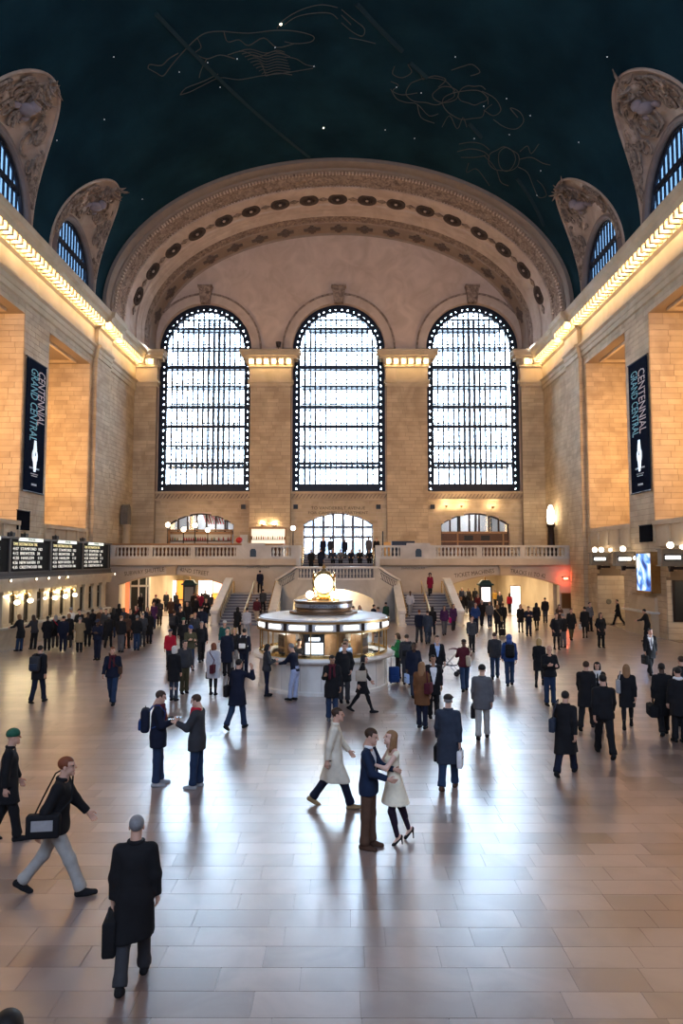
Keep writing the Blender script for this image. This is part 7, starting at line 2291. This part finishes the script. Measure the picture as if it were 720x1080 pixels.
# --- left middle distance
i = P_(40, 741, 8, 'step', 'parka', 'black', 'trousers', 'navy', 'short', 'black', 'person in black coat with backpack walking alone at far left', h=1.76, hi=1)
backpack(i, 'charcoal', 'grey backpack on the lone walker at far left', 'slate')
i = P_(118, 742, 172, 'walk2', 'jacket', 'navy', 'trousers', 'jeans', 'short', 'auburn', 'person in navy jacket and jeans walking toward the viewer at left', h=1.78, hi=1, scarf='maroon')
sling_bag(i, 'l', 0.26, 0.10, 0.22, 'brown', 'brown shoulder bag on the person in navy walking forward', zc=1.0, out=0.22)
P_(183, 739, 12, 'stand', 'coat', 'black', 'slim', 'slate', 'bob', 'white', 'person in black coat and slate trousers standing with back turned, left of the silver coat', h=1.70, hi=1)
P_(194, 731, 150, 'stand2', 'jacket', 'charcoal', 'trousers', 'olive', 'short', 'black', 'person in dark jacket and olive trousers behind the black coat left of the silver coat', h=1.74, hi=1)
i = P_(224.5, 733, 8, 'stand', 'puffer', 'silver', 'tights', 'black', 'bob', 'auburn', 'person in long silver puffer coat with a maroon bag', h=1.68, hi=1)
sling_bag(i, 'r', 0.34, 0.14, 0.28, 'maroon', 'maroon handbag on the back of the person in silver', zc=0.92, yoff=-0.22, out=0.06)
hand_bag(i, 'l', 0.12, 0.26, 0.22, 'black', 'small black bag at the left side of the person in silver', drop=0.03)
i = P_(250, 769, 20, 'ear', 'coat', 'navy', 'trousers', 'jeans', 'short', 'black', 'person in dark navy coat walking away with a phone at the ear', h=1.82, hi=1)
sling_bag(i, 'l', 0.34, 0.12, 0.30, 'black', 'black shoulder bag on the person phoning near the booth', zc=0.95, out=0.25, cross=False)
P_(281, 734, 70, 'phone', 'jacket', 'charcoal', 'slim', 'navy', 'bob', 'black', 'person in dark jacket reading at the left side of the booth', h=1.66, hi=1, female=True, scarf='slate')
P_(311, 739, -60, 'lean', 'sweater', 'navy', 'trousers', 'paleblue', 'short', 'grey', 'person in navy sweater and pale blue jeans leaning to the booth counter', h=1.78, hi=1)
P_(350, 760, 178, 'phoner', 'coat', 'black', 'trousers', 'jeans', 'short', 'black', 'person in black coat with dark red scarf facing the viewer before the booth', h=1.78, hi=1, skinc='tan', scarf='maroon', shoe='grey')
P_(363, 741, 172, 'pocket', 'coat', 'black', 'trousers', 'charcoal', 'short', 'brown', 'person in black leather coat standing against the booth counter', h=1.84, hi=1)
i = P_(382, 751, 92, 'walk', 'coat', 'black', 'tights', 'black', 'long', 'black', 'person in black coat with a tan bag walking right past the booth', h=1.68, hi=1)
sling_bag(i, 'r', 0.32, 0.12, 0.30, 'beige', 'tan shoulder bag on the person walking past the booth', zc=1.12, out=0.20, cross=False)
i = P_(420, 716, -80, 'phone', 'jacket', 'green', 'slim', 'black', 'bob', 'brown', 'person in green jacket standing right of the booth', h=1.68, hi=1)
suitcase((atZ(415.5, 721).x, atZ(415.5, 721).y, 0), 0.3, 'blue', 'blue wheeled suitcase beside the person in green jacket')
i = P_(429, 722, 10, 'stand', 'parka', 'charcoal', 'trousers', 'charcoal', 'short', 'brown', 'person in charcoal parka with backpack just right of the person in green', h=1.76, hi=1)
backpack(i, 'charcoal', 'charcoal backpack right of the person in green', 'black')
i = P_(436, 735, 160, 'step', 'parka', 'navy', 'trousers', 'slate', 'short', 'black', 'person in navy parka walking beside the brown-coated person', h=1.76, hi=1, skinc='dark')
hand_bag(i, 'r', 0.1, 0.24, 0.30, 'ltblue', 'pale blue carrier bag held by the person in navy parka', drop=0.04)
i = P_(445, 768, 25, 'stand', 'coat', 'leather', 'trousers', 'navy', 'long', 'dkblond', 'person in brown suede coat with a brown bag seen from behind', h=1.72, hi=1)
sling_bag(i, 'r', 0.34, 0.16, 0.28, 'maroon', 'brown leather shoulder bag on the person in brown suede', zc=1.10, yoff=-0.10, out=0.22, cross=False)
P_(457, 757, 178, 'stand', 'open', 'black', 'trousers', 'black', 'short', 'black', 'person in black coat and white shirt facing the viewer beside brown coat', h=1.74, hi=1, skinc='tan', shirt='white')
i = P_(461, 727, 176, 'step', 'blazer', 'black', 'trousers', 'navy', 'short', 'brown', 'person in black jacket and light blue shirt walking toward the viewer', h=1.84, hi=1, shirt='ltblue')
i = P_(490, 729, 2, 'push', 'jacket', 'maroon', 'trousers', 'jeans', None, None, 'person in maroon jacket and black cap pushing toward the stairs', h=1.74, hi=1, skinc='dark', hat='cap', hatc='black')
sling_bag(i, 'r', 0.40, 0.14, 0.32, 'beige', 'cream shoulder bag behind the person in maroon', zc=1.05, yoff=-0.20, out=0.10, cross=False)
i = P_(522, 716, 12, 'walk', 'jacket', 'charcoal', 'trousers', 'jeans', 'short', 'brown', 'person in dark grey-green jacket walking away beside the blue hood', h=1.76, hi=1)
i = P_(537.5, 723, 8, 'step', 'jacket', 'blue', 'trousers', 'jeans', None, None, 'person in blue hooded jacket walking away with black backpack', h=1.78, hi=1, hat='hood', hatc='blue')
backpack(i, 'black', 'black backpack on the person in the blue hood')
# --- right middle distance
P_(580, 744, 176, 'phone', 'jacket', 'black', 'trousers', 'jeans', None, None, 'person in black jacket and blue jeans standing with hands together at right', h=1.80, hi=1)
P_(569, 724, 20, 'walk', 'coat', 'black', 'tights', 'black', 'bob', 'blond', 'person in black coat walking behind the one with hands together', h=1.70, hi=1)
i = P_(597, 817, 32, 'walk', 'longcoat', 'black', 'trousers', 'navy', 'short', 'black', 'person in black overcoat striding right, front of the right-hand group', h=1.74, hi=2)
sling_bag(i, 'l', 0.30, 0.12, 0.28, 'slate', 'dark shoulder bag on the person striding at the right', zc=1.0, out=0.24, cross=False)
P_(619, 769, 30, 'walk', 'coat', 'black', 'trousers', 'black', 'short', 'brown', 'person in black suit coat behind the tallest dark figure at right', h=1.80, hi=1, skinc='light')
P_(631, 763, 200, 'step', 'coat', 'black', 'trousers', 'black', 'bob', 'black', 'person with white collar between two in black at right', h=1.66, hi=1, scarf='white')
P_(638, 797, 10, 'walk2', 'jacket', 'black', 'trousers', 'black', 'short', 'black', 'tallest person in black jacket walking away in the right-hand group', h=1.86, hi=2)
i = P_(662, 768, 22, 'walk', 'coat', 'black', 'tights', 'black', 'long', 'dkblond', 'person in black coat with a pale grey tote walking at right', h=1.70, hi=1)
sling_bag(i, 'l', 0.30, 0.12, 0.34, 'ltgrey', 'pale grey tote on a shoulder in the right-hand group', zc=1.12, out=0.22, cross=False)
i = P_(700, 775, 12, 'carry', 'longcoat', 'black', 'trousers', 'black', 'short', 'black', 'person in long black coat carrying a duffel at the right edge', h=1.80, hi=1, skinc='dark')
hand_bag(i, 'l', 0.24, 0.52, 0.30, 'black', 'black duffel bag carried at the right picture edge', name='duffel_bag', drop=0.05)
P_(717, 783, 0, 'stand', 'coat', 'black', 'trousers', 'black', 'short', 'black', 'person in black with pale collar cut by the right picture edge', h=1.80, hi=1, scarf='white')
P_(721, 766, 0, 'stand', 'coat', 'black', 'trousers', 'black', 'short', 'brown', 'person half hidden behind the person at the right picture edge', h=1.84, hi=1)
i = P_(686, 712, 175, 'carry', 'open', 'black', 'trousers', 'black', 'short', 'black', 'person in open black coat and tie walking forward with a bag at right', h=1.80, hi=1, shirt='white', tie='charcoal')
hand_bag(i, 'r', 0.16, 0.36, 0.34, 'black', 'black bag held by the person in open coat at right', drop=0.04)
P_(634, 683, 178, 'pocket', 'coat', 'black', 'trousers', 'black', 'long', 'black', 'person in black coat facing forward alone before the farther right arch', h=1.74, hi=1)
P_(683, 677, -50, 'lean', 'coat', 'black', 'trousers', 'black', 'short', 'black', 'person in black leaning at the stone ledge below the advertising screen', h=1.76)
P_(652, 660, -80, 'walk', 'coat', 'black', 'trousers', 'black', 'short', 'black', 'person in black coat walking left inside the farther right arch', h=1.78, Y=46.6)
P_(662, 660, 60, 'stand2', 'shirt', 'pink', 'trousers', 'navy', 'short', 'auburn', 'person in pale pink top inside the farther right arch', h=1.74, Y=46.9)
# --- group right of the ticket machine arch
R_ = [(549, 667, 178, 'coat', 'black', 'tights', 'black', 'long', 'auburn', 'person in black coat, leftmost of four beside the arch'), (557.5, 671, 178, 'jacket', 'navy', 'trousers', 'navy', 'short', 'brown', 'person in dark navy jacket, second of four beside the right arch'),
      (566, 665, 5, 'coat', 'black', 'tights', 'black', 'long', 'black', 'person in black coat, third of four beside the arch'), (575, 657, 5, 'jacket', 'black', 'trousers', 'charcoal', 'short', 'black', 'person in black jacket, tallest and farthest of four beside the arch'),
      (587, 685, 178, 'coat', 'black', 'tights', 'black', 'short', 'black', 'person in black coat at the front of the group below the plaque'), (594, 683, -20, 'jacket', 'black', 'trousers', 'grey', 'short', 'grey', 'person in black jacket and grey trousers below the bronze plaque'),
      (590, 668, 178, 'jacket', 'brown', 'trousers', 'black', 'long', 'brown', 'person in brown jacket behind the group below the plaque'), (602.5, 675, 178, 'coat', 'black', 'trousers', 'olive', 'short', 'black', 'person in black coat and olive trousers right of the plaque'),
      (617, 673, 8, 'coat', 'black', 'tights', 'black', 'short', 'black', 'person in black coat carrying a pale bag near the right wall'), (622, 666, 160, 'jacket', 'grey', 'trousers', 'black', 'short', 'black', 'person in grey jacket standing close to the right wall')]
for q, (x, y, a, tp, tc, lg, lc, hr, hc, lb) in enumerate(R_):
    inf = P_(x, y, a, ('stand', 'phone', 'step', 'stand2', 'pocket')[q % 5], tp, tc, lg, lc, hr, hc, lb, h=1.70 + 0.02*(q % 5))
    if q == 8: hand_bag(inf, 'l', 0.1, 0.24, 0.3, 'white', 'pale carrier bag near the right wall', drop=0.04)
# --- by the stairs
i = P_(432.5, 650, 178, 'walk', 'jacket', 'silver', 'trousers', 'ltgrey', 'short', 'black', 'person in pale grey jacket coming down the right stairs', h=1.78, skinc='dark', z=0.51, Y=47.9)
P_(453.5, 632, 180, 'step', 'coat', 'crimson', 'trousers', 'black', 'fluffy', 'black', 'person in crimson coat atop the right stairs', h=1.72, z=1.70, Y=51.4)
for x, y, a, ps, tp, tc, lc, hr, hc, lb in ((442, 678, 20, 'step', 'jacket', 'navy', 'charcoal', 'short', 'auburn', 'person in navy jacket at the foot of the right stairs, leftmost'), (451, 679, 0, 'step', 'coat', 'slate', 'slate', 'short', 'black', 'person in slate coat walking to the right stairs, seen from behind'),
                                           (456, 671, 10, 'walk', 'jacket', 'black', 'navy', 'long', 'black', 'person in black beside the slate coat at the right stairs'), (468.5, 670, 178, 'step', 'jacket', 'purple', 'grey', 'bob', 'black', 'person in purple top at the parapet foot of the right stairs'),
                                           (250, 672, 5, 'walk', 'coat', 'black', 'black', 'bob', 'black', 'person in black coat reaching the left stairs'), (260, 674, 2, 'step', 'jacket', 'silver', 'ltgrey', 'short', 'black', 'person in pale grey jacket walking to the left stairs')):
    P_(x, y, a, ps, tp, tc, 'trousers', lc, hr, hc, lb, h=1.75)
P_(270.5, 660, 2, 'walk2', 'jacket', 'maroon', 'trousers', 'beige', 'short', 'brown', 'person in maroon jacket and beige trousers on the lowest left steps', h=1.72, z=0.17, Y=46.85)
P_(277, 652, 2, 'walk', 'jacket', 'charcoal', 'trousers', 'black', 'short', 'black', 'person in charcoal jacket climbing the left stairs', h=1.72, z=0.68, Y=48.25)
i = P_(274, 624, -12, 'walk2', 'cape', 'navy', 'trousers', 'black', 'short', 'black', 'person in dark cape-like coat at the top of the left stairs', h=1.78, z=1.87, Y=52.3)
hand_bag(i, 'r', 0.08, 0.22, 0.26, 'blue', 'blue carrier bag at the top of the left stairs', drop=0.03)
# behind the booth
for x, y, a, ps, tp, tc, lc, hr, hc, lb in ((379, 668, 160, 'walk', 'coat', 'black', 'black', 'long', 'black', 'dark figure walking in front of the niche behind the clock'), (394, 668, 60, 'stand', 'jacket', 'navy', 'navy', 'short', 'black', 'person in navy jacket behind the right rim of the booth'),
                                           (401, 672, -60, 'lean', 'shirt', 'paleblue', 'navy', 'short', 'brown', 'person in pale blue shirt behind the right rim of the booth'), (407, 664, -40, 'stand', 'jacket', 'dkgreen', 'black', 'short', 'black', 'person in dark green jacket right behind the booth'), (372, 671, 100, 'phone', 'jacket', 'black', 'black', 'short', 'black', 'person in black bending over behind the booth clock')):
    P_(x, y, a, ps, tp, tc, 'trousers', lc, hr, hc, lb, h=1.72)
# staff inside the booth
for k, (an, tc, lb) in enumerate(((-2.15, 'black', 'clerk in black inside the booth left of the display'), (-0.98, 'ltblue', 'clerk in pale shirt inside the booth near its right end'))):
    P_(0, 0, 180 + (20 if k else -20), 'phone', 'sweater', tc, 'trousers', 'black', 'short', 'black', lb, h=1.72, P3=(BX + 1.45*math.cos(an), BY + 1.45*math.sin(an), 0.0))
# --- left cluster between queue and booth
L_ = [(179, 706, 178, 'stand', 'jacket', 'red', 'charcoal', None, None, 'cap', 'navy', 'person in red jacket and dark cap left of the olive jacket', 1.60), (193, 690, 170, 'stand', 'jacket', 'black', 'black', None, None, 'beanie', 'green', 'person in black with a green knit cap among the left crowd', 1.68),
      (200, 707, 150, 'phone', 'jacket', 'olive', 'jeans', None, None, 'cap', 'blue', 'person in olive jacket and blue cap in the left crowd', 1.78), (212, 698, 160, 'step', 'jacket', 'black', 'black', 'short', 'grey', None, None, 'person in black jacket right of the olive jacket', 1.76),
      (212, 676, 10, 'step', 'longcoat', 'navy', 'navy', 'short', 'black', None, None, 'tall person in long navy coat seen from behind in the left crowd', 1.90), (236.5, 697, 178, 'stand', 'sweater', 'teal', 'jeans', None, None, 'beanie', 'white', 'person in teal sweater and pale cap near the left stairs', 1.74),
      (239, 713, 5, 'stand', 'longcoat', 'navy', 'black', None, None, None, None, 'person in dark overcoat behind the silver puffer coat', 1.78), (247, 706, 178, 'stand', 'jacket', 'black', 'ltgrey', 'bob', 'blond', None, None, 'person in black jacket and pale trousers beside the patterned backpack', 1.66),
      (257, 712, 5, 'stand', 'jacket', 'navy', 'navy', 'short', 'black', None, None, 'person in navy jacket carrying the patterned backpack', 1.76), (183, 680, 10, 'stand', 'jacket', 'black', 'black', 'short', 'brown', None, None, 'person in black with backpack facing the left passage', 1.76),
      (190, 672, 175, 'stand2', 'jacket', 'black', 'charcoal', None, None, 'beanie', 'grey', 'person in black jacket and grey knit cap in the left crowd', 1.74), (197, 664, 178, 'stand', 'coat', 'black', 'black', 'short', 'brown', None, None, 'person in black coat facing forward below the left kiosk', 1.76),
      (205, 682, 165, 'stand3', 'jacket', 'charcoal', 'navy', 'short', 'dkblond', None, None, 'person in charcoal jacket in the left crowd', 1.72), (222.5, 648, 30, 'walk', 'jacket', 'slate', 'ltgrey', 'short', 'brown', None, None, 'person walking in slate jacket at the foot of the left parapet', 1.70)]
for q, (x, y, a, ps, tp, tc, lc, hr, hc, ht, htc, lb, hh) in enumerate(L_):
    inf = P_(x, y, a, ps, tp, tc, 'trousers', lc, hr, hc, lb, h=hh, hat=ht, hatc=htc or 'black', hi=1 if y > 695 else 0)
    if 'patterned' in lb and 'carrying' in lb: backpack(inf, 'black', 'black and white patterned backpack near the left stairs', 'white')
    if 'with backpack facing' in lb: backpack(inf, 'charcoal', 'dark backpack in the left crowd facing the passage')
    if 'teal' in lb: hand_bag(inf, 'r', 0.12, 0.3, 0.3, 'white', 'white bag held by the person in teal', drop=0.0)

# --- crowds: labelled by their place in the row
ORD = ['first', 'second', 'third', 'fourth', 'fifth', 'sixth', 'seventh', 'eighth', 'ninth', 'tenth', 'eleventh', 'twelfth', 'thirteenth', 'fourteenth', 'fifteenth', 'sixteenth', 'seventeenth', 'eighteenth', 'nineteenth', 'twentieth', 'twenty-first', 'twenty-second', 'twenty-third', 'twenty-fourth', 'twenty-fifth', 'twenty-sixth', 'twenty-seventh', 'twenty-eighth']
CN = {'black': 'black', 'charcoal': 'charcoal', 'navy': 'navy', 'khaki': 'tan', 'brown': 'brown', 'grey': 'grey', 'white': 'white', 'maroon': 'maroon', 'purple': 'purple', 'blue': 'blue', 'slate': 'slate', 'red': 'red', 'olive': 'olive', 'yellow': 'yellow', 'ltgrey': 'pale grey', 'crimson': 'crimson', 'dkgreen': 'dark green'}
def crowd(rows, place, group, seed):
    r = random.Random(seed)
    rows = sorted(rows, key=lambda t: t[0])
    info = []
    for k, t in enumerate(rows):
        x, y, a, tc = t[:4]
        opt = t[4] if len(t) > 4 else {}
        tp = opt.get('top') or r.choice(('coat', 'jacket', 'parka', 'coat'))
        ps = opt.get('pose') or r.choice(('stand', 'stand2', 'stand3', 'pocket', 'phone', 'step'))
        hat, hatc = opt.get('hat', (None, 'black'))
        hr = None if hat else opt.get('hair', r.choice(('short', 'short', 'short', 'bob', 'long')))
        hc = opt.get('hairc') or r.choice(('black', 'black', 'brown', 'brown', 'dkblond', 'grey'))
        lc = opt.get('legs') or r.choice(('black', 'charcoal', 'navy', 'jeans', 'black'))
        g = 'coat' if tp in ('coat', 'longcoat') else 'jacket' if tp != 'shirt' else 'shirt'
        lb = '%s person from the left %s, in %s %s' % (ORD[k], place, CN[tc], g)
        info.append(P_(x, y, a, ps, tp, tc, 'trousers', lc, hr, hc, lb, h=r.choice((1.66, 1.70, 1.74, 1.78)) + opt.get('dh', 0), hat=hat, hatc=hatc, group=group, Y=opt.get('Y'), z=opt.get('z', 0.0), skinc=r.choice(('light', 'light', 'tan', 'dark'))))
    return info
queue = [(21.5, 687, -70, 'black', dict(top='coat', pose='lean')), (36, 685, -60, 'charcoal', dict(pose='lean')), (49.5, 686, -30, 'black', dict(top='coat')), (58, 683, -20, 'black'), (66, 687, -25, 'navy', dict(top='jacket', legs='navy')), (72, 683, -40, 'black'),
         (74, 675, -60, 'white', dict(top='shirt')), (83.5, 688, -10, 'khaki', dict(top='longcoat', hair='short', hairc='grey', legs='black')), (83, 677, -40, 'black', dict(hat=('brim', 'black'))), (92, 682, -20, 'black', dict(top='coat')),
         (102.5, 696, -170, 'navy', dict(top='jacket', pose='phone', hat=('cap', 'navy'), legs='navy')), (114, 683, 0, 'black', dict(top='coat', hair='short', hairc='grey')), (127, 688, 5, 'black', dict(top='jacket', legs='grey')), (133, 684, 10, 'brown'), (144, 686, 0, 'black', dict(top='jacket', legs='jeans')),
         (150, 682, -20, 'charcoal'), (157, 679, 0, 'black', dict(top='longcoat')), (137, 675, 170, 'black'), (119, 673, -30, 'black'), (111, 675, 160, 'charcoal'), (106, 674, -30, 'brown'), (97, 674, -40, 'black'), (143, 671, 180, 'black'), (155, 670, 175, 'navy'), (125, 668, -20, 'black'), (130, 672, -60, 'slate')]
qi = crowd(queue, 'in the ticket window queue', 'ticket window queue', 11)
for inf, lb, c in ((qi[3], 'red bag in the ticket queue beside black coats', 'red'), (qi[21], 'bright red bag at the right end of the ticket queue', 'red')):
    sling_bag(inf, 'r', 0.26, 0.12, 0.26, c, lb, zc=1.0, out=0.22)
leftpass = [(148, 657, 170, 'black', dict(Y=55.6)), (162, 663, 175, 'purple'), (164, 652, 178, 'black', dict(hat=('beanie', 'red'))), (168, 660, 175, 'charcoal'), (175, 645, 180, 'black'), (180, 656, 178, 'brown'), (185, 645, 10, 'black'), (204, 648, 10, 'black'), (208, 645, 170, 'maroon'),
            (212, 647, 10, 'crimson'), (216, 644, 175, 'black'), (220, 650, 5, 'charcoal'), (206, 655, 0, 'black'), (187, 660, 0, 'navy'), (217, 658, 175, 'black')]
crowd(leftpass, 'under the subway passage arch', 'people in the left passage', 12)
rightpass = [(474, 648, 175, 'black'), (478, 665, 178, 'purple', dict(top='coat', hair='long', hairc='black')), (479, 640, 5, 'black'), (483, 648, 170, 'charcoal'), (486, 656, 5, 'black'), (487, 639, 178, 'navy'), (491, 647, 10, 'black'), (494, 640, 170, 'black'), (497, 655, 178, 'charcoal', dict(top='coat')), (501, 640, 5, 'black'),
             (501.5, 667, 175, 'blue', dict(top='jacket', legs='navy')), (497.5, 688, 175, 'charcoal', dict(top='jacket', hair='short')), (504, 650, 178, 'maroon'), (508, 660, 178, 'black', dict(top='coat')), (516.5, 662, 5, 'grey', dict(top='jacket', legs='jeans', pose='step')), (525, 669, 15, 'black', dict(top='coat', hair='bob', hairc='dkblond')),
             (530.5, 664, 5, 'black', dict(top='parka')), (522, 641, 178, 'yellow', dict(top='jacket')), (527, 645, 175, 'black'), (537.5, 647, 5, 'red', dict(top='jacket', hair='long', hairc='brown', legs='black', pose='step'))]
ri = crowd(rightpass, 'before the ticket machine arch', 'people at the ticket machine passage', 13)
def by_px(infos, x): return min(infos, key=lambda q: abs((to_px(q['p']) or (0, 0))[0] - x))
hand_bag(by_px(ri, 478), 'r', 0.12, 0.36, 0.32, 'magenta', 'magenta handbag before the ticket machine arch', drop=-0.05)
sling_bag(by_px(ri, 525), 'r', 0.30, 0.12, 0.26, 'tan', 'tan shoulder bag before the ticket machine arch', zc=0.95, out=0.22)
suitcase((atZ(529.5, 671).x, atZ(529.5, 671).y, 0), 0.2, 'black', 'small black wheeled suitcase before the ticket machine arch', hgt=0.38)
# --- on the balcony steps and before the doors
up = [(328, 596, 175, 'black', dict(top='coat', Y=52.6, z=3.5, pose='stand')), (338, 596, 20, 'navy', dict(top='coat', Y=52.6, z=3.5, pose='stand')), (340.5, 588, 178, 'navy', dict(Y=55.0, z=4.5, pose='stand')), (348.5, 588, 10, 'charcoal', dict(Y=56, z=4.5, pose='step')), (363.5, 588, 0, 'navy', dict(Y=57.2, z=4.5)), (388.5, 588, 178, 'grey', dict(Y=55.6, z=4.5)), (397, 588, 178, 'black', dict(Y=56.2, z=4.5))]
crowd(up, 'standing before the balcony doors', 'people before the balcony doors', 14)
for k, (x, tc) in enumerate(((351, 'slate'), (359, 'grey'), (370, 'navy'), (379.5, 'black'), (389.5, 'black'))):
    q = atY(x, 596, 54.0)
    P_(0, 0, 180, 'sit', 'jacket', tc, 'trousers', 'black', 'short', ('brown', 'black', 'black', 'grey', 'black')[k], '%s of five people sitting on the steps below the balcony doors' % ('leftmost', 'second from left', 'middle one', 'fourth from left', 'rightmost')[k], h=1.72, P3=(q.x, 54.70, 4.3 - 0.40))
# stroller in front of the person in maroon
sp = atZ(473, 712)
t = thing('stroller', 'dark folding stroller left of the person in maroon', 'stroller', (sp.x, sp.y, 0), D2(70))
for a_, b_ in ((-0.25, -0.35), (0.25, -0.35), (-0.25, 0.35), (0.25, 0.35)):
    MB().lathe([(0, -0.02), (0.10, -0.02), (0.10, 0.02), (0, 0.02)], (a_, b_, 0.10), 14, axis='X').build('wheel', M_BLACK, t)
for s in (-1, 1):
    MB().tube([(s*0.25, 0.35, 0.10), (s*0.24, 0.0, 0.5), (s*0.22, -0.45, 1.0)], 0.015, 6).build('frame_tube', mat('alu_tube', (0.5, 0.5, 0.52), 0.35, 0.8), t)
    MB().tube([(s*0.25, -0.35, 0.10), (s*0.24, 0.1, 0.62)], 0.015, 6).build('frame_tube', mat('alu_tube', (0.5, 0.5, 0.52), 0.35, 0.8), t)
MB().tube([(-0.22, -0.45, 1.0), (0.22, -0.45, 1.0)], 0.02, 6).build('push_handle', M_BLACK, t)
MB().grid([[Vector((x, -0.22 + 0.0*k, 0.0)) + Vector((0, [0.42, 0.1, -0.12, -0.22, -0.26][k], [0.42, 0.36, 0.40, 0.65, 0.92][k])) for k in range(5)] for x in (-0.21, 0.0, 0.21)]).build('seat', fab('charcoal'), t)
MB().lathe([(0.40, -0.21), (0.42, -0.1), (0.42, 0.1), (0.40, 0.21)], (0, -0.22, 0.62), 10, a0=PI*0.35, a1=PI*0.9, axis='X').build('hood', fab('maroon'), t)
